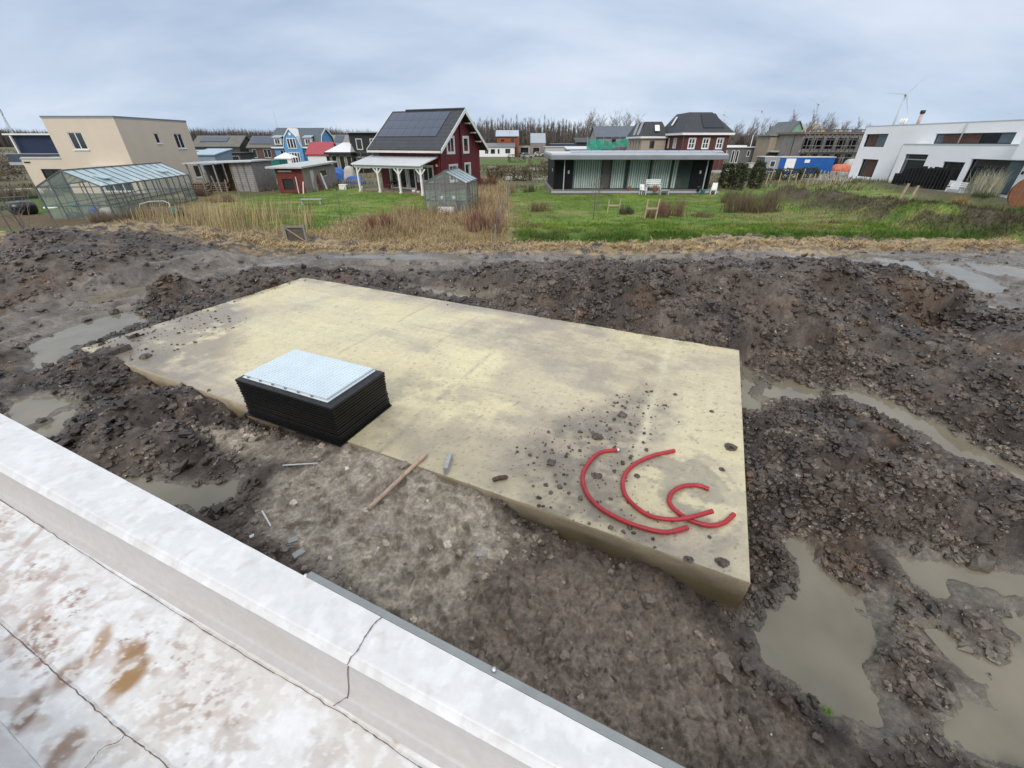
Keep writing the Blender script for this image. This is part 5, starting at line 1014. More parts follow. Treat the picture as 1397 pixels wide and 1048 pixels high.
MB().obox((0,0,0), (1,0,0), (0,-1,0), .3, rw*.62, 1.95, 2.08, .003, .05).build('trim_board', M_offw, r); MB().box(rw+.004, rw+.04, 1.8, 2.6, .05, 2.0).build('door', M_offw, r)
def leaning(px, py, Y, h, w, lean, label, mat, grp): 
    a = xat(px, Y, 0); mb = MB().bar((0,0,0), (lean,.35,h), w, .04); o = mb.build('leaning_board', mat); o.location = (a, Y, 0); return tag(o, label, 'board', grp)
for px, Y, h, wd, ln, m, lb in ((408,46.0,1.5,.14,-.1,M_white,'pale narrow board leaning on the front of the red shed'),(414,45.7,1.1,.12,.1,M_offw,'short cream board leaning at the corner of the red shed'),(440,49.5,1.5,.35,-.5,M_rs,'faded red board leaning on the side of the red shed'),(446,50.5,1.6,.2,-.5,M_white,'white board leaning at the far end of the red shed'),(434,48.5,1.3,.25,-.4,M_plank,'grey board leaning on the side of the red shed')): leaning(px, 0, Y, h, wd, ln, lb, m, 'boards leaning on the red shed')
# ---- greenhouses
M_gpane = pm('greenhouse_pane', (.5, .6, .57), .05, .1, 1., alpha=.2, spec=.6); M_groof = pm('greenhouse_roof_pane', (.5, .64, .68), .12, .08, 1, alpha=.72, spec=.6); M_gfr = pm('greenhouse_frame', (.1, .115, .11), .5, .2, 5)
def greenhouse(name, label, loc, rz, w, l, h, rise, nx, ny, hb=.0, fr=None):
    r = thing(name, label, 'greenhouse', loc, rz); fr = fr or M_gfr; f = MB(); T = .055
    pan = MB(); pan.add([(0,0,hb),(w,0,hb),(w,0,h),(w/2,0,h+rise),(0,0,h)], [(0,1,2,3,4)]); pan.add([(0,l,hb),(w,l,hb),(w,l,h),(w/2,l,h+rise),(0,l,h)], [(0,1,2,3,4)]); pan.add([(0,0,hb),(0,l,hb),(0,l,h),(0,0,h)], [(0,1,2,3)]); pan.add([(w,0,hb),(w,l,hb),(w,l,h),(w,0,h)], [(0,1,2,3)]); pan.build('wall_glass', M_gpane, r)
    rp_ = MB(); rp_.add([(-.05,-.05,h-.02),(w/2,-.05,h+rise),(w/2,l+.05,h+rise),(-.05,l+.05,h-.02)], [(0,1,2,3)]); rp_.add([(w/2,-.05,h+rise),(w+.05,-.05,h-.02),(w+.05,l+.05,h-.02),(w/2,l+.05,h+rise)], [(0,1,2,3)]); rg = rp_.build('roof_glass', M_groof, r)
    for y in (0, l):
        for i in range(nx+1):
            x = w*i/nx; zt = h+rise*(1-abs(x-w/2)/(w/2)); f.bar((x,y,0), (x,y,zt), T if 0 < i < nx else T*1.6)
        for z in (.06, h*.45, h): f.bar((0,y,z), (w,y,z), T)
        f.bar((0,y,h), (w/2,y,h+rise), T*1.3); f.bar((w/2,y,h+rise), (w,y,h), T*1.3)
    for j in range(ny+1):
        y = l*j/ny
        for x in (0, w): f.bar((x,y,0), (x,y,h), T)
        f.bar((0,y,h+.02), (w/2,y,h+rise+.02), T*.8); f.bar((w/2,y,h+rise+.02), (w,y,h+.02), T*.8)
    for x in (0, w):
        for z in (.06, h*.45, h): f.bar((x,0,z), (x,l,z), T if z < h else T*1.5)
    f.bar((w/2,0,h+rise+.02), (w/2,l,h+rise+.02), T*1.4); f.build('frame', fr, r); return r, rg
GR = math.radians(10); g0 = Vector((-30.95, 29.0, 0)); r, rg = greenhouse('large_greenhouse', 'long greenhouse with pale blue roof panes in front of the cream house', g0, GR, 3.75, 11.5, 2.05, .95, 4, 12)
for y in (1.4, 8.6): MB().prism([(2.3,y,2.72),(2.3,y+.9,2.72),(3.3,y+.9,2.42),(3.3,y,2.42)], (0,0,.04)).build('roof_vent', M_groof, rg)
mb = MB(); mb.box(.3, 1.1, .6, 9, .75, .82); mb.box(2.6, 3.4, 2, 10, .7, .77)
for y in (1, 4, 7): mb.box(.35, .42, y, y+.07, 0, .75); mb.box(.98, 1.05, y, y+.07, 0, .75)
mb.build('bench', pm('bench_wood', (.2, .17, .14), .8, .2, 3), r)
def inside(r, kind, x, y, z, s, mat, label, name, cat, grp=None):
    o_ = r.matrix_basis @ Vector((x, y, z)); v, f = ico2(2); p = v*np.array(s); p = np.sign(p)*np.minimum(np.abs(p), np.array(s)*.8)
    o = mesh_np(name, p, f, mat, smooth=True); o.location = o_+Vector((0, 0, s[2]*.8)); return tag(o, label, cat, grp)
inside(r, 0, 2.1, .8, .3, (.28,.28,.3), M_tarp, 'blue plastic tub inside the long greenhouse', 'blue_tub', 'tub'); inside(r, 0, 1.0, 1.0, .8, (.3,.3,.12), M_tg, 'green tray on the bench in the long greenhouse', 'seed_tray', 'tray')
inside(r, 0, 2.7, 1.2, 0, (.5,.5,.4), M_lgrey, 'grey sack on the floor of the long greenhouse', 'sack', 'sack'); inside(r, 0, 2.9, 3.2, 0, (.3,1.6,.35), M_gpane, 'pale rolled sheet lying along the side of the long greenhouse', 'rolled_sheet', 'sheet'); inside(r, 0, 1.0, .5, 0, (.5,.3,.3), M_dark, 'black crate by the front wall of the long greenhouse', 'black_crate', 'crate')
r, rg = greenhouse('small_greenhouse', 'small greenhouse with weathered green glass in front of the red house', (-6.35, 32.3, 0), math.radians(-6), 3.1, 4.3, 2.05, .75, 4, 4, fr=pm('grey_green_frame', (.12, .135, .13), .5, .2, 4))
mb = MB(); mb.box(.2, 2.9, .4, 1.1, .85, .92); mb.box(.3, .37, .5, .57, 0, .85); mb.box(2.7, 2.77, .5, .57, 0, .85); mb.build('bench', MATS['bench_wood'], r); MB().box(.9, 2.1, -.05, -.02, .0, .5).build('base_panel', M_white, r)
for k in range(5): inside(r, 0, .6+k*.45, .75, .92, (.12,.12,.14), M_lid if k % 2 else M_tg, 'plant pot on the bench of the small greenhouse', 'plant_pot', 'pot', 'pots on the greenhouse bench')
inside(r, 0, .8, 1.6, 0, (.4,.35,.5), M_lgrey, 'grey sack standing inside the small greenhouse', 'sack', 'sack'); inside(r, 0, 2.2, 1.8, 0, (.4,.35,.45), M_dark, 'black tub standing inside the small greenhouse', 'black_tub', 'tub')
# ---- blue site container, scaffolded building, grey house, green sheathed house
YC = 74; cx0 = W(1060, 225, YC).x; cx1 = W(1137, 225, YC).x; cw_ = cx1-cx0
r = thing('blue_site_container', 'blue site container with pale grey cabin end and white door panel', 'container', (cx0, YC, .25)); M_bc = pm('container_blue', (.012, .1, .36), .45, .15, 1, rows=4, axis='X', gap=.25); xs_ = cw_*.12; xe = cw_*.31
MB().box(0, cw_*.999, 0, 2.4, 0, 2.2).build('body', M_bc, r); MB().box(-.03, cw_+.03, -.03, 2.43, 2.2, 2.3).build('roof', M_offw, r); MB().box(cw_*.14, cw_*.31, -.05, -.004, .3, 2.05).build('door', M_white, r); MB().box(cw_*.47, cw_*.56, -.04, -.004, 1.45, 1.9).build('notice_board', M_white, r)
for x in (.4, cw_-.5): MB().box(x, x+.3, .1, 2.2, -.27, 0).build('skid', M_dark, r)
ca, cb_ = xat(1040, YC-.6, 1), cx0-.1; r = thing('grey_site_cabin', 'pale grey site cabin with one window left of the blue container', 'cabin', (ca, YC-.6, .2)); MB().box(0, cb_-ca, 0, 2.4, 0, 2.3).build('body', pm('cabin_grey', (.28, .3, .33), .6, .1, 1, rows=3, axis='X', gap=.2), r); win(r, (0,0,0), (1,0,0), (0,-1,0), ((cb_-ca)*.4, .9, (cb_-ca)*.75, 1.8, 0), M_white, dep=-.05); MB().box(-.05, cb_-ca+.05, -.05, 2.45, 2.3, 2.4).build('roof', M_offw, r)
ca = xat(1023, 76, 1); r = thing('beige_skip', 'small beige crate bin left of the grey site cabin', 'skip', (ca, 76, 0)); mb = MB(); mb.prism([(0,0,1.5),(1.9,0,1.5),(1.7,0,.1),(.3,0,.1)], (0,1.5,0)); mb.build('body', M_offw, r); MB().box(-.05, 1.95, -.06, 1.56, 1.5, 1.6).build('rim', M_lgrey, r)
# grey single storey house
gx0 = xat(984, 108, 2); gx1 = xat(1053, 108, 2); gw_ = gx1-gx0
r = house('grey_bungalow', 'long grey single storey house with pale roof behind the hedge', 'house', (gx0, 108, 0), 0, gw_, 8, 3.4, pm('mid_grey', (.16, .16, .165), .8, .15, 1, rows=4, axis='X'), {'F': [(.6,1.5,1.2,2.9), (2.4,.3,3.1,2.9), (3.4,.3,4.1,2.9), (5.9,1.6,6.6,2.9), (9.3,.3,10.4,2.9,1)]}, 'flat', pm('pale_roofing', (.5, .52, .55)), ov=.3, fm=M_white, fw=.13)
MB().box(.4, 6, 1, 5, 3.56, 3.9).build('roof_light', M_white, r); MB().bar((7.8,3,3.5), (7.8,3,6), .12).build('mast', M_white, r)
# green sheathed building under construction
qx0 = xat(1053, 100, 5); qx1 = xat(1098, 100, 5); qw = qx1-qx0
r = house('sheathed_house', 'unfinished house with mint green sheathing and a tan board wing', 'house', (qx0+qw*.45, 100, 0), 0, qw*.45, 8, 6.2, pm('mint_sheathing', (.17, .3, .22), .8, .15, .8), {'F': [(1.0,5.0,2.1,6.0)]}, 'gy', pm('grey_membrane', (.12, .13, .13), .7, .2, 1), 2.0, .3, fm=M_dark)
MB().box(-qw*.45, -.02, .6, 6, 0, 5.7).build('tan_wing', pm('tan_sheathing', (.33, .28, .21), .8, .15, .7), r); MB().box(-qw*.52, .05, .2, 6.3, 5.7, 5.95).build('wing_roof', M_plank, r); MB().box(-qw*.5, qw*.45, -1.5, -.02, 2.7, 3.0).build('floor_edge', M_lgrey, r); MB().box(-qw*.5, qw*.4, -1.0, -.6, 0, 2.7).build('dark_bays', M_dark, r)
# scaffolded concrete building
kx0 = xat(1092, 92, 4); kx1 = xat(1186, 92, 4); kw = kx1-kx0; M_conc = pm('raw_concrete', (.26, .245, .225), .85, .2, .8); hol = [(i*kw/6+.5, .2, (i+1)*kw/6-.4, 2.5) for i in range(6)]+[(i*kw/6+.3, 3.4, (i+1)*kw/6-.3, 5.2) for i in range(6)]
r = thing('concrete_shell', 'unfinished concrete building shell behind scaffolding', 'building', (kx0, 92, 0)); mb = MB(); wallp(mb, (0,0,0), (1,0,0), (0,-1,0), kw, 5.9, hol, rev=.3); wallp(mb, (0,9,0), (0,-1,0), (-1,0,0), 9, 5.9); mb.build('wall', M_conc, r); MB().box(-.4, kw+.2, -.5, 9, 5.9, 6.25).build('roof_slab', pm('brown_deck', (.22, .16, .12), .8, .2, 1), r); MB().box(0, kw, 2.5, 2.7, .1, 5.7).build('inner_wall', pm('inner_dark', (.03, .03, .032), .9, .3, 1), r); MB().box(0, kw, -.25, -.003, 2.75, 3.1).build('floor_slab', M_lgrey, r)
for i, (a, b) in enumerate(((2.2,3.6), (6.3,7.2), (9.5,10.8))): MB().box(a, b, -.3, .5, 6.25, 6.6).build('roof_pile', pm('tan_timber', (.45, .3, .15), .7, .2, 3) if i < 2 else pm('purple_wrap', (.13, .13, .22), .6, .2, 3), r)
mb = MB(); mb.add([(1.2,.5,6.25),(3.8,.5,6.25),(2.6,.5,7.5)], [(0,1,2)]); 
for (a, b) in (((1.2,.5,6.25),(2.6,.5,7.5)), ((2.6,.5,7.5),(3.9,.5,6.25)), ((1.2,3,6.25),(2.6,3,7.5)), ((2.6,.5,7.5),(2.6,3,7.5))): mb.bar(a, b, .14)
mb.f = mb.f[1:]; mb.build('roof_truss', MATS['tan_timber'], r)
r = thing('scaffolding', 'grey tube scaffolding with plank decks in front of the concrete shell', 'scaffolding', (kx0, 89.6, 0)); pole0 = None; M_tube = pm('scaffold_tube', (.1, .1, .1), .5, .2, 4, metal=.3)
for i in range(9):
    for y in (0, 1.1):
        if pole0 is None: pole0 = MB().tube([(0,0,0), (0,0,6.7)], .08, 6).build('pole', M_tube, r, True); o = pole0
        else: o = pole0.copy(); COL.objects.link(o); o.parent = r
        o.location = (-.3+i*kw/8, y, 0)
for z in (1.9, 3.9, 5.5): MB().box(-.4, kw+.1, .05, 1.05, z, z+.07).build('deck', M_plank, r)
for z in (2.9, 4.9, 6.1, 6.55): MB().tube([(-.4,-.04,z), (kw+.1,-.04,z)], .075, 6).build('rail', M_tube, r)
for i in (0, 3, 6): MB().tube([(i*kw/8,-.08,2.0), ((i+1)*kw/8,-.08,3.9)], .05, 6).build('brace', M_tube, r)
tarp(1146, 232, 82, 3.4, 1.2, 2, 'orange red stack of wrapped building material behind the blue container', pm('orange_wrap', (.5, .13, .07), .6, .25, 2), 'material_stack', 'stack'); tarp(1160, 226, 86, 2.6, 1.9, 2, 'pale wrapped stack of building material beside the white house', M_lgrey, 'material_stack', 'stack')
# ---- wind turbines and masts far off
M_turb = pm('turbine_haze_grey', (.5, .55, .62), .6, .03, .02)  # paled towards the sky: distance haze is put into the base colour
def turbine(px, py, Y, hub, R, a0, yaw, label):
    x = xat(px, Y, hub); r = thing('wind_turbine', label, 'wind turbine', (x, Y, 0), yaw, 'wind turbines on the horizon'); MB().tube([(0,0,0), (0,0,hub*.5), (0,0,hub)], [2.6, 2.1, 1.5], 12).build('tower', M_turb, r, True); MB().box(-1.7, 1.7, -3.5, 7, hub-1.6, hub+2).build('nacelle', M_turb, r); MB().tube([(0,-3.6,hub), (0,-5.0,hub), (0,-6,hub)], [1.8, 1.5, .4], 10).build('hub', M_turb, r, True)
    for k in range(3):
        a = a0+k*2.0944; d = Vector((math.sin(a), 0, math.cos(a))); t = Vector((d.z, 0, -d.x)); c = Vector((0, -4.6, hub)); mb = MB(); q = []
        for u, wd in ((.02,1.2), (.2,2.2), (.6,1.4), (1.,.3)): q.append((c+d*R*u-t*wd*.5, c+d*R*u+t*wd*.5))
        V = []; 
        for (p0, p1), th in zip(q, (.8,.5,.3,.1)): V += [p0+Vector((0,-th,0)), p1+Vector((0,-th,0)), p1+Vector((0,th,0)), p0+Vector((0,th,0))]
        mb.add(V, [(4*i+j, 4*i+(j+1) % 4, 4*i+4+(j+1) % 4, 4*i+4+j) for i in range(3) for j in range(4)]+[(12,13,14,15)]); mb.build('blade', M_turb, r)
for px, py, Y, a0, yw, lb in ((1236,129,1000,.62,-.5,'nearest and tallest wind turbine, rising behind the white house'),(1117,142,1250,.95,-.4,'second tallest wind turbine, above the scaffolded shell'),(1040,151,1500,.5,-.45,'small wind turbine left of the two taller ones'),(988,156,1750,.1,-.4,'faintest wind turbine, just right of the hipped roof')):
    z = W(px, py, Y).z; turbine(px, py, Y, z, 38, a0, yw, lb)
xm = xat(16, 420, 12); r = thing('lattice_mast', 'thin grey lattice mast leaning over the wood at the left edge', 'mast', (xm, 420, 0)); mb = MB(); hm = W(9, 147, 420).z
for i in range(3):
    a = i*2.094; mb.bar((1.4*math.cos(a),1.4*math.sin(a),0), (.3*math.cos(a),.3*math.sin(a),hm), .3)
for k in range(14):
    z0, z1 = k*hm/14, (k+1)*hm/14; q0, q1 = 1.4-1.1*k/14, 1.4-1.1*(k+1)/14
    for i in range(3): a, b = i*2.094, (i+1)*2.094; mb.bar((q0*math.cos(a),q0*math.sin(a),z0), (q1*math.cos(b),q1*math.sin(b),z1), .16)
mb.build('lattice', M_turb, r); MB().box(-.6, .6, -.6, .6, hm-5, hm-1).build('antenna', M_turb, r)
xm = xat(379, 150, 8); r = thing('antenna_pole', 'slim antenna pole rising behind the blue house', 'antenna', (xm, 150, 0)); hm = W(374, 150, 150).z; MB().tube([(0,0,0), (0,0,hm)], [.12, .05], 6).build('pole', M_turb, r); MB().box(-.2, .2, -.2, .2, hm*.5, hm*.5+.5).build('antenna_head', M_turb, r)
# =================================================================== MEADOW, FAR GROUND, PLANTS, GARDEN THINGS
BERM = [P(1072,262,.9), P(1150,268,1.), P(1250,288,1.), P(1420,302,.95)]
BERM2 = [P(1195,248,.5), P(1290,262,.5), P(1400,274,.4)]
def lawn_z(x, y):
    z = -.45+.62*sstep(21.2, 24.2, y)-.17*sstep(26, 34, y)
    z = z+.33*np.exp(-(((x+10.5)/7.5)**2+((y-46)/6.5)**2)**2)+(fbm(x*.35, y*.35, 501, 3)-.5)*.22*sstep(23, 26, y)+(fbm(x*1.6, y*1.6, 503, 3)-.5)*.08
    d = ldist(x, y, [(p.x, p.y) for p in BERM])+(fbm(x*.6, y*.6, 505, 3)-.5)*1.2; z = z+1.25*np.exp(-(d/(1.8+.11*np.clip(x-27, 0, 14)))**2)*(.8+.4*fbm(x*1.2, y*1.2, 507, 4))
    d2 = ldist(x, y, [(p.x, p.y) for p in BERM2]); z = z+.5*np.exp(-(d2/1.3)**2)
    return z
LX = nonu([(-175, -62, 2.), (-62, -34, .5), (-34, 40, .17), (40, 62, .4), (62, 176, 2.)]); LY = nonu([(20.6, 26, .1), (26, 36, .16), (36, 56, .28), (56, 90, .7), (90, 141, 2.)])
lx, ly = np.meshgrid(LX, LY); lz = lawn_z(lx, ly)
def reg(pts, soft, seed, jit, z=0.): return 1-sstep(-soft, soft, psdf(lx, ly, pp(pts, z))+(fbm(lx*.5, ly*.5, seed, 4)-.5)*jit)
REED = [(100,334),(170,306),(250,298),(300,312),(420,322),(480,302),(570,292),(640,296),(664,262),(692,262),(690,344),(400,352),(180,350)]
R_straw = np.maximum(reg(REED, .7, 511, 3.), np.maximum(reg([(240,262),(300,262),(330,275),(300,300),(180,306)], .8, 513, 2.)*.8, reg([(655,240),(692,250),(690,300),(655,300)], .6, 514, 1.5)))
R_green = np.maximum(reg([(300,298),(290,282),(360,266),(470,255),(580,266),(585,288),(480,296),(425,326),(400,318)], .6, 515, 2.), reg([(690,262),(740,250),(985,262),(1060,250),(1170,252),(1240,268),(1000,270),(1080,284),(1397,325),(1397,345),(700,345)], .6, 516, 2.))
R_dirt = reg([(-40,292),(90,296),(170,306),(150,322),(60,318),(-40,318)], .8, 517, 2.5)
m1 = fbm(lx*.25, ly*.25, 521, 4); m2 = fbm(lx*1.3, ly*1.3, 523, 4); m3 = fbm(lx*4, ly*4, 525, 3)
lc = np.zeros(lx.shape+(3,)); lc[:] = (.085, .1, .035)
lc = mixc(lc, (.13, .11, .06), sstep(.42, .62, m1)*.8)
lc = mixc(lc, (.105, .165, .027), np.clip(R_green*1.1, 0, 1)*(1-.25*sstep(.5, .7, m2)))
lc = mixc(lc, (.16, .225, .042), R_green*sstep(.5, .66, m1)*.8)
lc = mixc(lc, (.05, .11, .014), R_green*sstep(.52, .68, m2)*.55)
lc = mixc(lc, (.21, .21, .075), R_green*sstep(.55, .72, fbm(lx*.45, ly*.8, 527, 4))*.75)
lc = mixc(lc, (.16, .13, .06), reg([(690,262),(745,275),(760,330),(690,335)], 1., 528, 3.)*.65*sstep(.35, .6, m2))
lc = mixc(lc, (.2, .17, .08), reg([(1000,284),(1090,285),(1230,312),(1080,322),(980,300)], 1., 529, 3.)*.6*sstep(.35, .6, m2))
lc = mixc(lc, (.035, .085, .012), (1-sstep(.3, 1.6, np.abs(ly-23.)))*(lx > 0)*.75)
lc = mixc(lc, (.27, .2, .1), np.clip(R_straw, 0, 1)*(.55+.45*m2))
lc = mixc(lc, (.12, .08, .05), np.clip(R_dirt, 0, 1)*.8); lc = mixc(lc, (.07, .12, .02), reg([(-40,316),(90,318),(200,320),(180,340),(-40,336)], .6, 531, 1.5)*.8)
lc = mixc(lc, (.07, .12, .025), reg([(-40,268),(60,270),(95,285),(90,296),(-40,290)], .6, 532, 1.2)*.8)
bd_ = ldist(lx, ly, [(p.x, p.y) for p in BERM]); lc = mixc(lc, (.075, .06, .045), np.exp(-((bd_-.3)/(1.75+.11*np.clip(lx-27, 0, 14)))**4)*sstep(.3, .52, fbm(lx*.8, ly*.8, 533, 5))*.95); lc = mixc(lc, (.075, .06, .045), np.exp(-(ldist(lx, ly, [(p.x, p.y) for p in BERM2])/1.2)**2)*.8)
lc = mixc(lc, (.16, .14, .1), sstep(52, 60, ly)*(.55+.4*(m1-.5))); lc = mixc(lc, (.08, .13, .025), reg([(655,232),(745,232),(745,212),(655,212)], 1.5, 535, 2.)*.9)
lc = mixc(lc, (.4, .29, .15), (1-sstep(.2, 1.2, np.abs(ly-21.5+(m1-.5)*1.2)))*sstep(.3, .5, m2)*.9)
lc = lc*(.75+.5*m3[..., None])
M_lawn = attr_mat('meadow', rough=.85, var=.45, scale=7, bump=.6, bscale=18, bdist=.06, spec=.2)
tag(mesh_np('meadow', np.stack([lx, ly, lz], -1).reshape(-1, 3), gridfaces(*lx.shape), M_lawn, smooth=True, cols=lc.reshape(-1, 3)), 'green meadow and gardens beyond the mud', None, kind='structure')
mb = MB()
for x0, x1, y0, y1 in ((-4000,4000,140.5,4500), (-4000,4000,-800,.3), (-4000,-35.8,.3,21), (35.8,4000,.3,21), (-4000,-174,21,140.5), (174,4000,21,140.5)): mb.add([(x0,y0,-.1),(x1,y0,-.1),(x1,y1,-.1),(x0,y1,-.1)], [(0,1,2,3)])
tag(mb.build('ground', pm('far_field', (.12, .11, .06), .9, .3, .02)), 'flat farmland reaching to the horizon', None, kind='structure')
mb = MB(); q = [P(690,246), P(748,246), P(748,241.5), P(690,241.5)]; mb.prism([(p.x, p.y, .0) for p in q], (0, 0, .12)); o = mb.build('road', pm('grey_paving', (.3, .29, .27), .8, .15, 1)); tag(o, 'grey paved lane between the red house and the bungalow', None, kind='structure')
mb = MB(); q = [P(665,237), P(692,237), P(745,233), P(745,230.5), P(690,228), P(665,228)]; mb.poly([(p.x, p.y, .2) for p in q]); tag(mb.build('canal', M_water), 'narrow water of a ditch behind the red house', None, kind='structure')
mb = MB(); q = [P(965,236), P(1175,250), P(1190,244), P(1165,236), P(980,230)]; mb.prism([(p.x, p.y, .0) for p in q], (0, 0, .14)); tag(mb.build('street', MATS['grey_paving']), 'pale street in front of the scaffolding', None, kind='structure')
# ---- blades
def blades(name, pts, h, w, lean, cols, label, mat, az=None, cat=None, kind='stuff'):
    n = len(pts); a = RNG.uniform(0, 6.283, n) if az is None else az; d = np.stack([np.cos(a), np.sin(a), np.zeros(n)], 1); ws = RNG.uniform(0, 6.283, n); s = np.stack([np.cos(ws), np.sin(ws), np.zeros(n)], 1)*(w/2)[:, None]
    up = np.array([0, 0, 1.]); L_ = (lean*h)[:, None]; H_ = (h*np.sqrt(np.clip(1-lean**2*.8, .05, 1)))[:, None]
    V = np.stack([pts-s, pts+s, pts+s*.75+d*L_*.35+up*H_*.6, pts-s*.75+d*L_*.35+up*H_*.6, pts+d*L_+up*H_], 1).reshape(-1, 3)
    b = np.arange(n)*5; F3 = np.concatenate([np.stack([b, b+1, b+2], 1), np.stack([b, b+2, b+3], 1), np.stack([b+3, b+2, b+4], 1)]); c = np.repeat(cols, 5, 0); c[0::5] *= .7; c[1::5] *= .7
    o = mesh_np(name, V, F3, mat, cols=c); return tag(o, label, cat, kind=kind)
M_blade = attr_mat('grass_blade', rough=.7, var=.15, scale=3, bump=0, spec=.25)
def tints(n, base, j=.3, alt=None, p=.3):
    c = np.tile(np.array(base, float), (n, 1))
    if alt is not None: k = RNG.uniform(0, 1, n) < p; c[k] = alt
    return c*RNG.uniform(1-j, 1+j, (n, 1))*RNG.uniform(.93, 1.07, (n, 3))
def in_poly(poly, n, clump=None, z=0., seed=0):
    q = np.array(pp(poly, z)); x = RNG.uniform(q[:, 0].min(), q[:, 0].max(), n); y = RNG.uniform(q[:, 1].min(), q[:, 1].max(), n); sd = psdf(x, y, q)+(fbm(x*.7, y*.7, 541+seed, 3)-.5)*1.6
    k = sd < 0
    if clump: k &= fbm(x*clump, y*clump, 551+seed, 4) > RNG.uniform(.3, .62, n)
    return x[k], y[k]
def on_lawn(x, y): return np.stack([x, y, lawn_z(x, y)-.02], 1)
x, y = in_poly(REED, 90000, .55); n = len(x); kg = np.hypot(x+11.4, y-21.)>1.3; x, y = x[kg], y[kg]; n = len(x); blades('dry_grass', on_lawn(x, y), RNG.uniform(.12, .55, n), RNG.uniform(.015, .035, n), RNG.uniform(.45, 1.05, n), tints(n, (.42, .33, .18), .35, (.24, .17, .09), .3), 'matted dry straw coloured grass along the plot edge', M_blade)
x, y = in_poly([(190,308),(330,294),(425,300),(430,326),(300,340),(190,334)], 5200, .8, seed=2); n = len(x); blades('reeds', on_lawn(x, y), RNG.uniform(.5, 1.65, n), RNG.uniform(.018, .036, n), RNG.uniform(.05, .3, n), tints(n, (.42, .34, .18), .3, (.28, .2, .11), .3), 'tall dry reed stalks left of the middle', M_blade, az=RNG.normal(.2, .6, n))
x, y = in_poly([(500,305),(560,290),(690,270),(692,338),(600,342),(480,335)], 15000, .75, seed=3); n = len(x); blades('dead_weeds', on_lawn(x, y), RNG.uniform(.25, 1.1, n), RNG.uniform(.012, .03, n), RNG.uniform(.1, .5, n), tints(n, (.33, .25, .14), .4, (.21, .12, .075), .35), 'tall reddish brown dead weeds in front of the small greenhouse', M_blade)
x, y = in_poly([(640,262),(695,252),(695,320),(660,325)], 8000, .8, seed=4); n = len(x); blades('dead_weeds', on_lawn(x, y), RNG.uniform(.25, 1.0, n), RNG.uniform(.012, .03, n), RNG.uniform(.1, .5, n), tints(n, (.4, .31, .18), .35, (.24, .15, .1), .3), 'dead weeds along the wire fence beside the small greenhouse', M_blade)
# straw litter along the mud edge
xs = RNG.uniform(-16, 28, 30000); ysr = 21.3+RNG.normal(0, .45, len(xs))+(fbm(xs*.3, xs*0, 561, 3)-.5)*1.2; k = fbm(xs*.9, ysr*1.8, 563, 4) > RNG.uniform(.34, .6, len(xs)); xs, ysr = xs[k], ysr[k]; n = len(xs)
zz_ = np.where(ysr < 23.4, np.maximum(zat(xs, ysr), lawn_z(xs, ysr)), lawn_z(xs, ysr)); blades('straw', np.stack([xs, ysr, zz_+.01], 1), RNG.uniform(.12, .45, n), RNG.uniform(.015, .035, n), RNG.uniform(.9, 1.11, n), tints(n, (.5, .38, .21), .3, (.3, .2, .1), .25), 'flattened pale straw along the edge of the mud', M_blade)
# green sward
x = np.concatenate([RNG.uniform(0, 30, 60000), RNG.uniform(-24, 40, 90000)]); y = np.concatenate([RNG.uniform(22.3, 27, 60000), 25+20*RNG.uniform(0, 1, 90000)**1.5])
i = np.clip(np.searchsorted(LX, x), 0, len(LX)-1); j = np.clip(np.searchsorted(LY, y), 0, len(LY)-1); g = R_green[j, i]; k = (RNG.uniform(0, 1, len(x)) < .1+.9*g) & (fbm(x*1.1, y*1.1, 571, 3) > RNG.uniform(.3, .6, len(x))); x, y = x[k], y[k]; n = len(x); cg = lc[j[k], i[k]]*np.array([1.15, 1.15, 1.0])*RNG.uniform(.7, 1.35, (n, 1))
blades('grass', on_lawn(x, y), RNG.uniform(.06, .22, n)*(1+.6*(y < 24)), RNG.uniform(.018, .035, n), RNG.uniform(.2, .8, n), cg, 'short green grass of the meadow', M_blade)
# moss and low weeds on the bank and the earth mound
b_ = np.array([(p.x, p.y) for p in BERM]); t = RNG.uniform(0, len(b_)-1.001, 13000); i0 = t.astype(int); p_ = b_[i0]+(b_[i0+1]-b_[i0])*(t-i0)[:, None]+RNG.normal(0, 1.6, (13000, 2)); k = fbm(p_[:, 0]*.8, p_[:, 1]*.8, 575, 4) > RNG.uniform(.3, .65, 13000); p_ = p_[k]; n = len(p_)
blades('mound_weeds', on_lawn(p_[:, 0], p_[:, 1]), RNG.uniform(.08, .35, n), RNG.uniform(.02, .04, n), RNG.uniform(.2, .8, n), tints(n, (.075, .075, .028), .4, (.15, .115, .07), .4), 'sparse olive weeds covering the long earth mound', M_blade)
xg = RNG.uniform(-60, 60, 30000); yg = RNG.uniform(48, 105, 30000); k = fbm(xg*.25, yg*.25, 577, 4) > RNG.uniform(.38, .6, 30000); xg, yg = xg[k], yg[k]; n = len(xg); blades('rough_grass', on_lawn(xg, yg), RNG.uniform(.2, .7, n), RNG.uniform(.06, .14, n), RNG.uniform(.2, .7, n), tints(n, (.14, .13, .06), .4, (.2, .15, .09), .4), 'rough winter grass between the houses', M_blade)
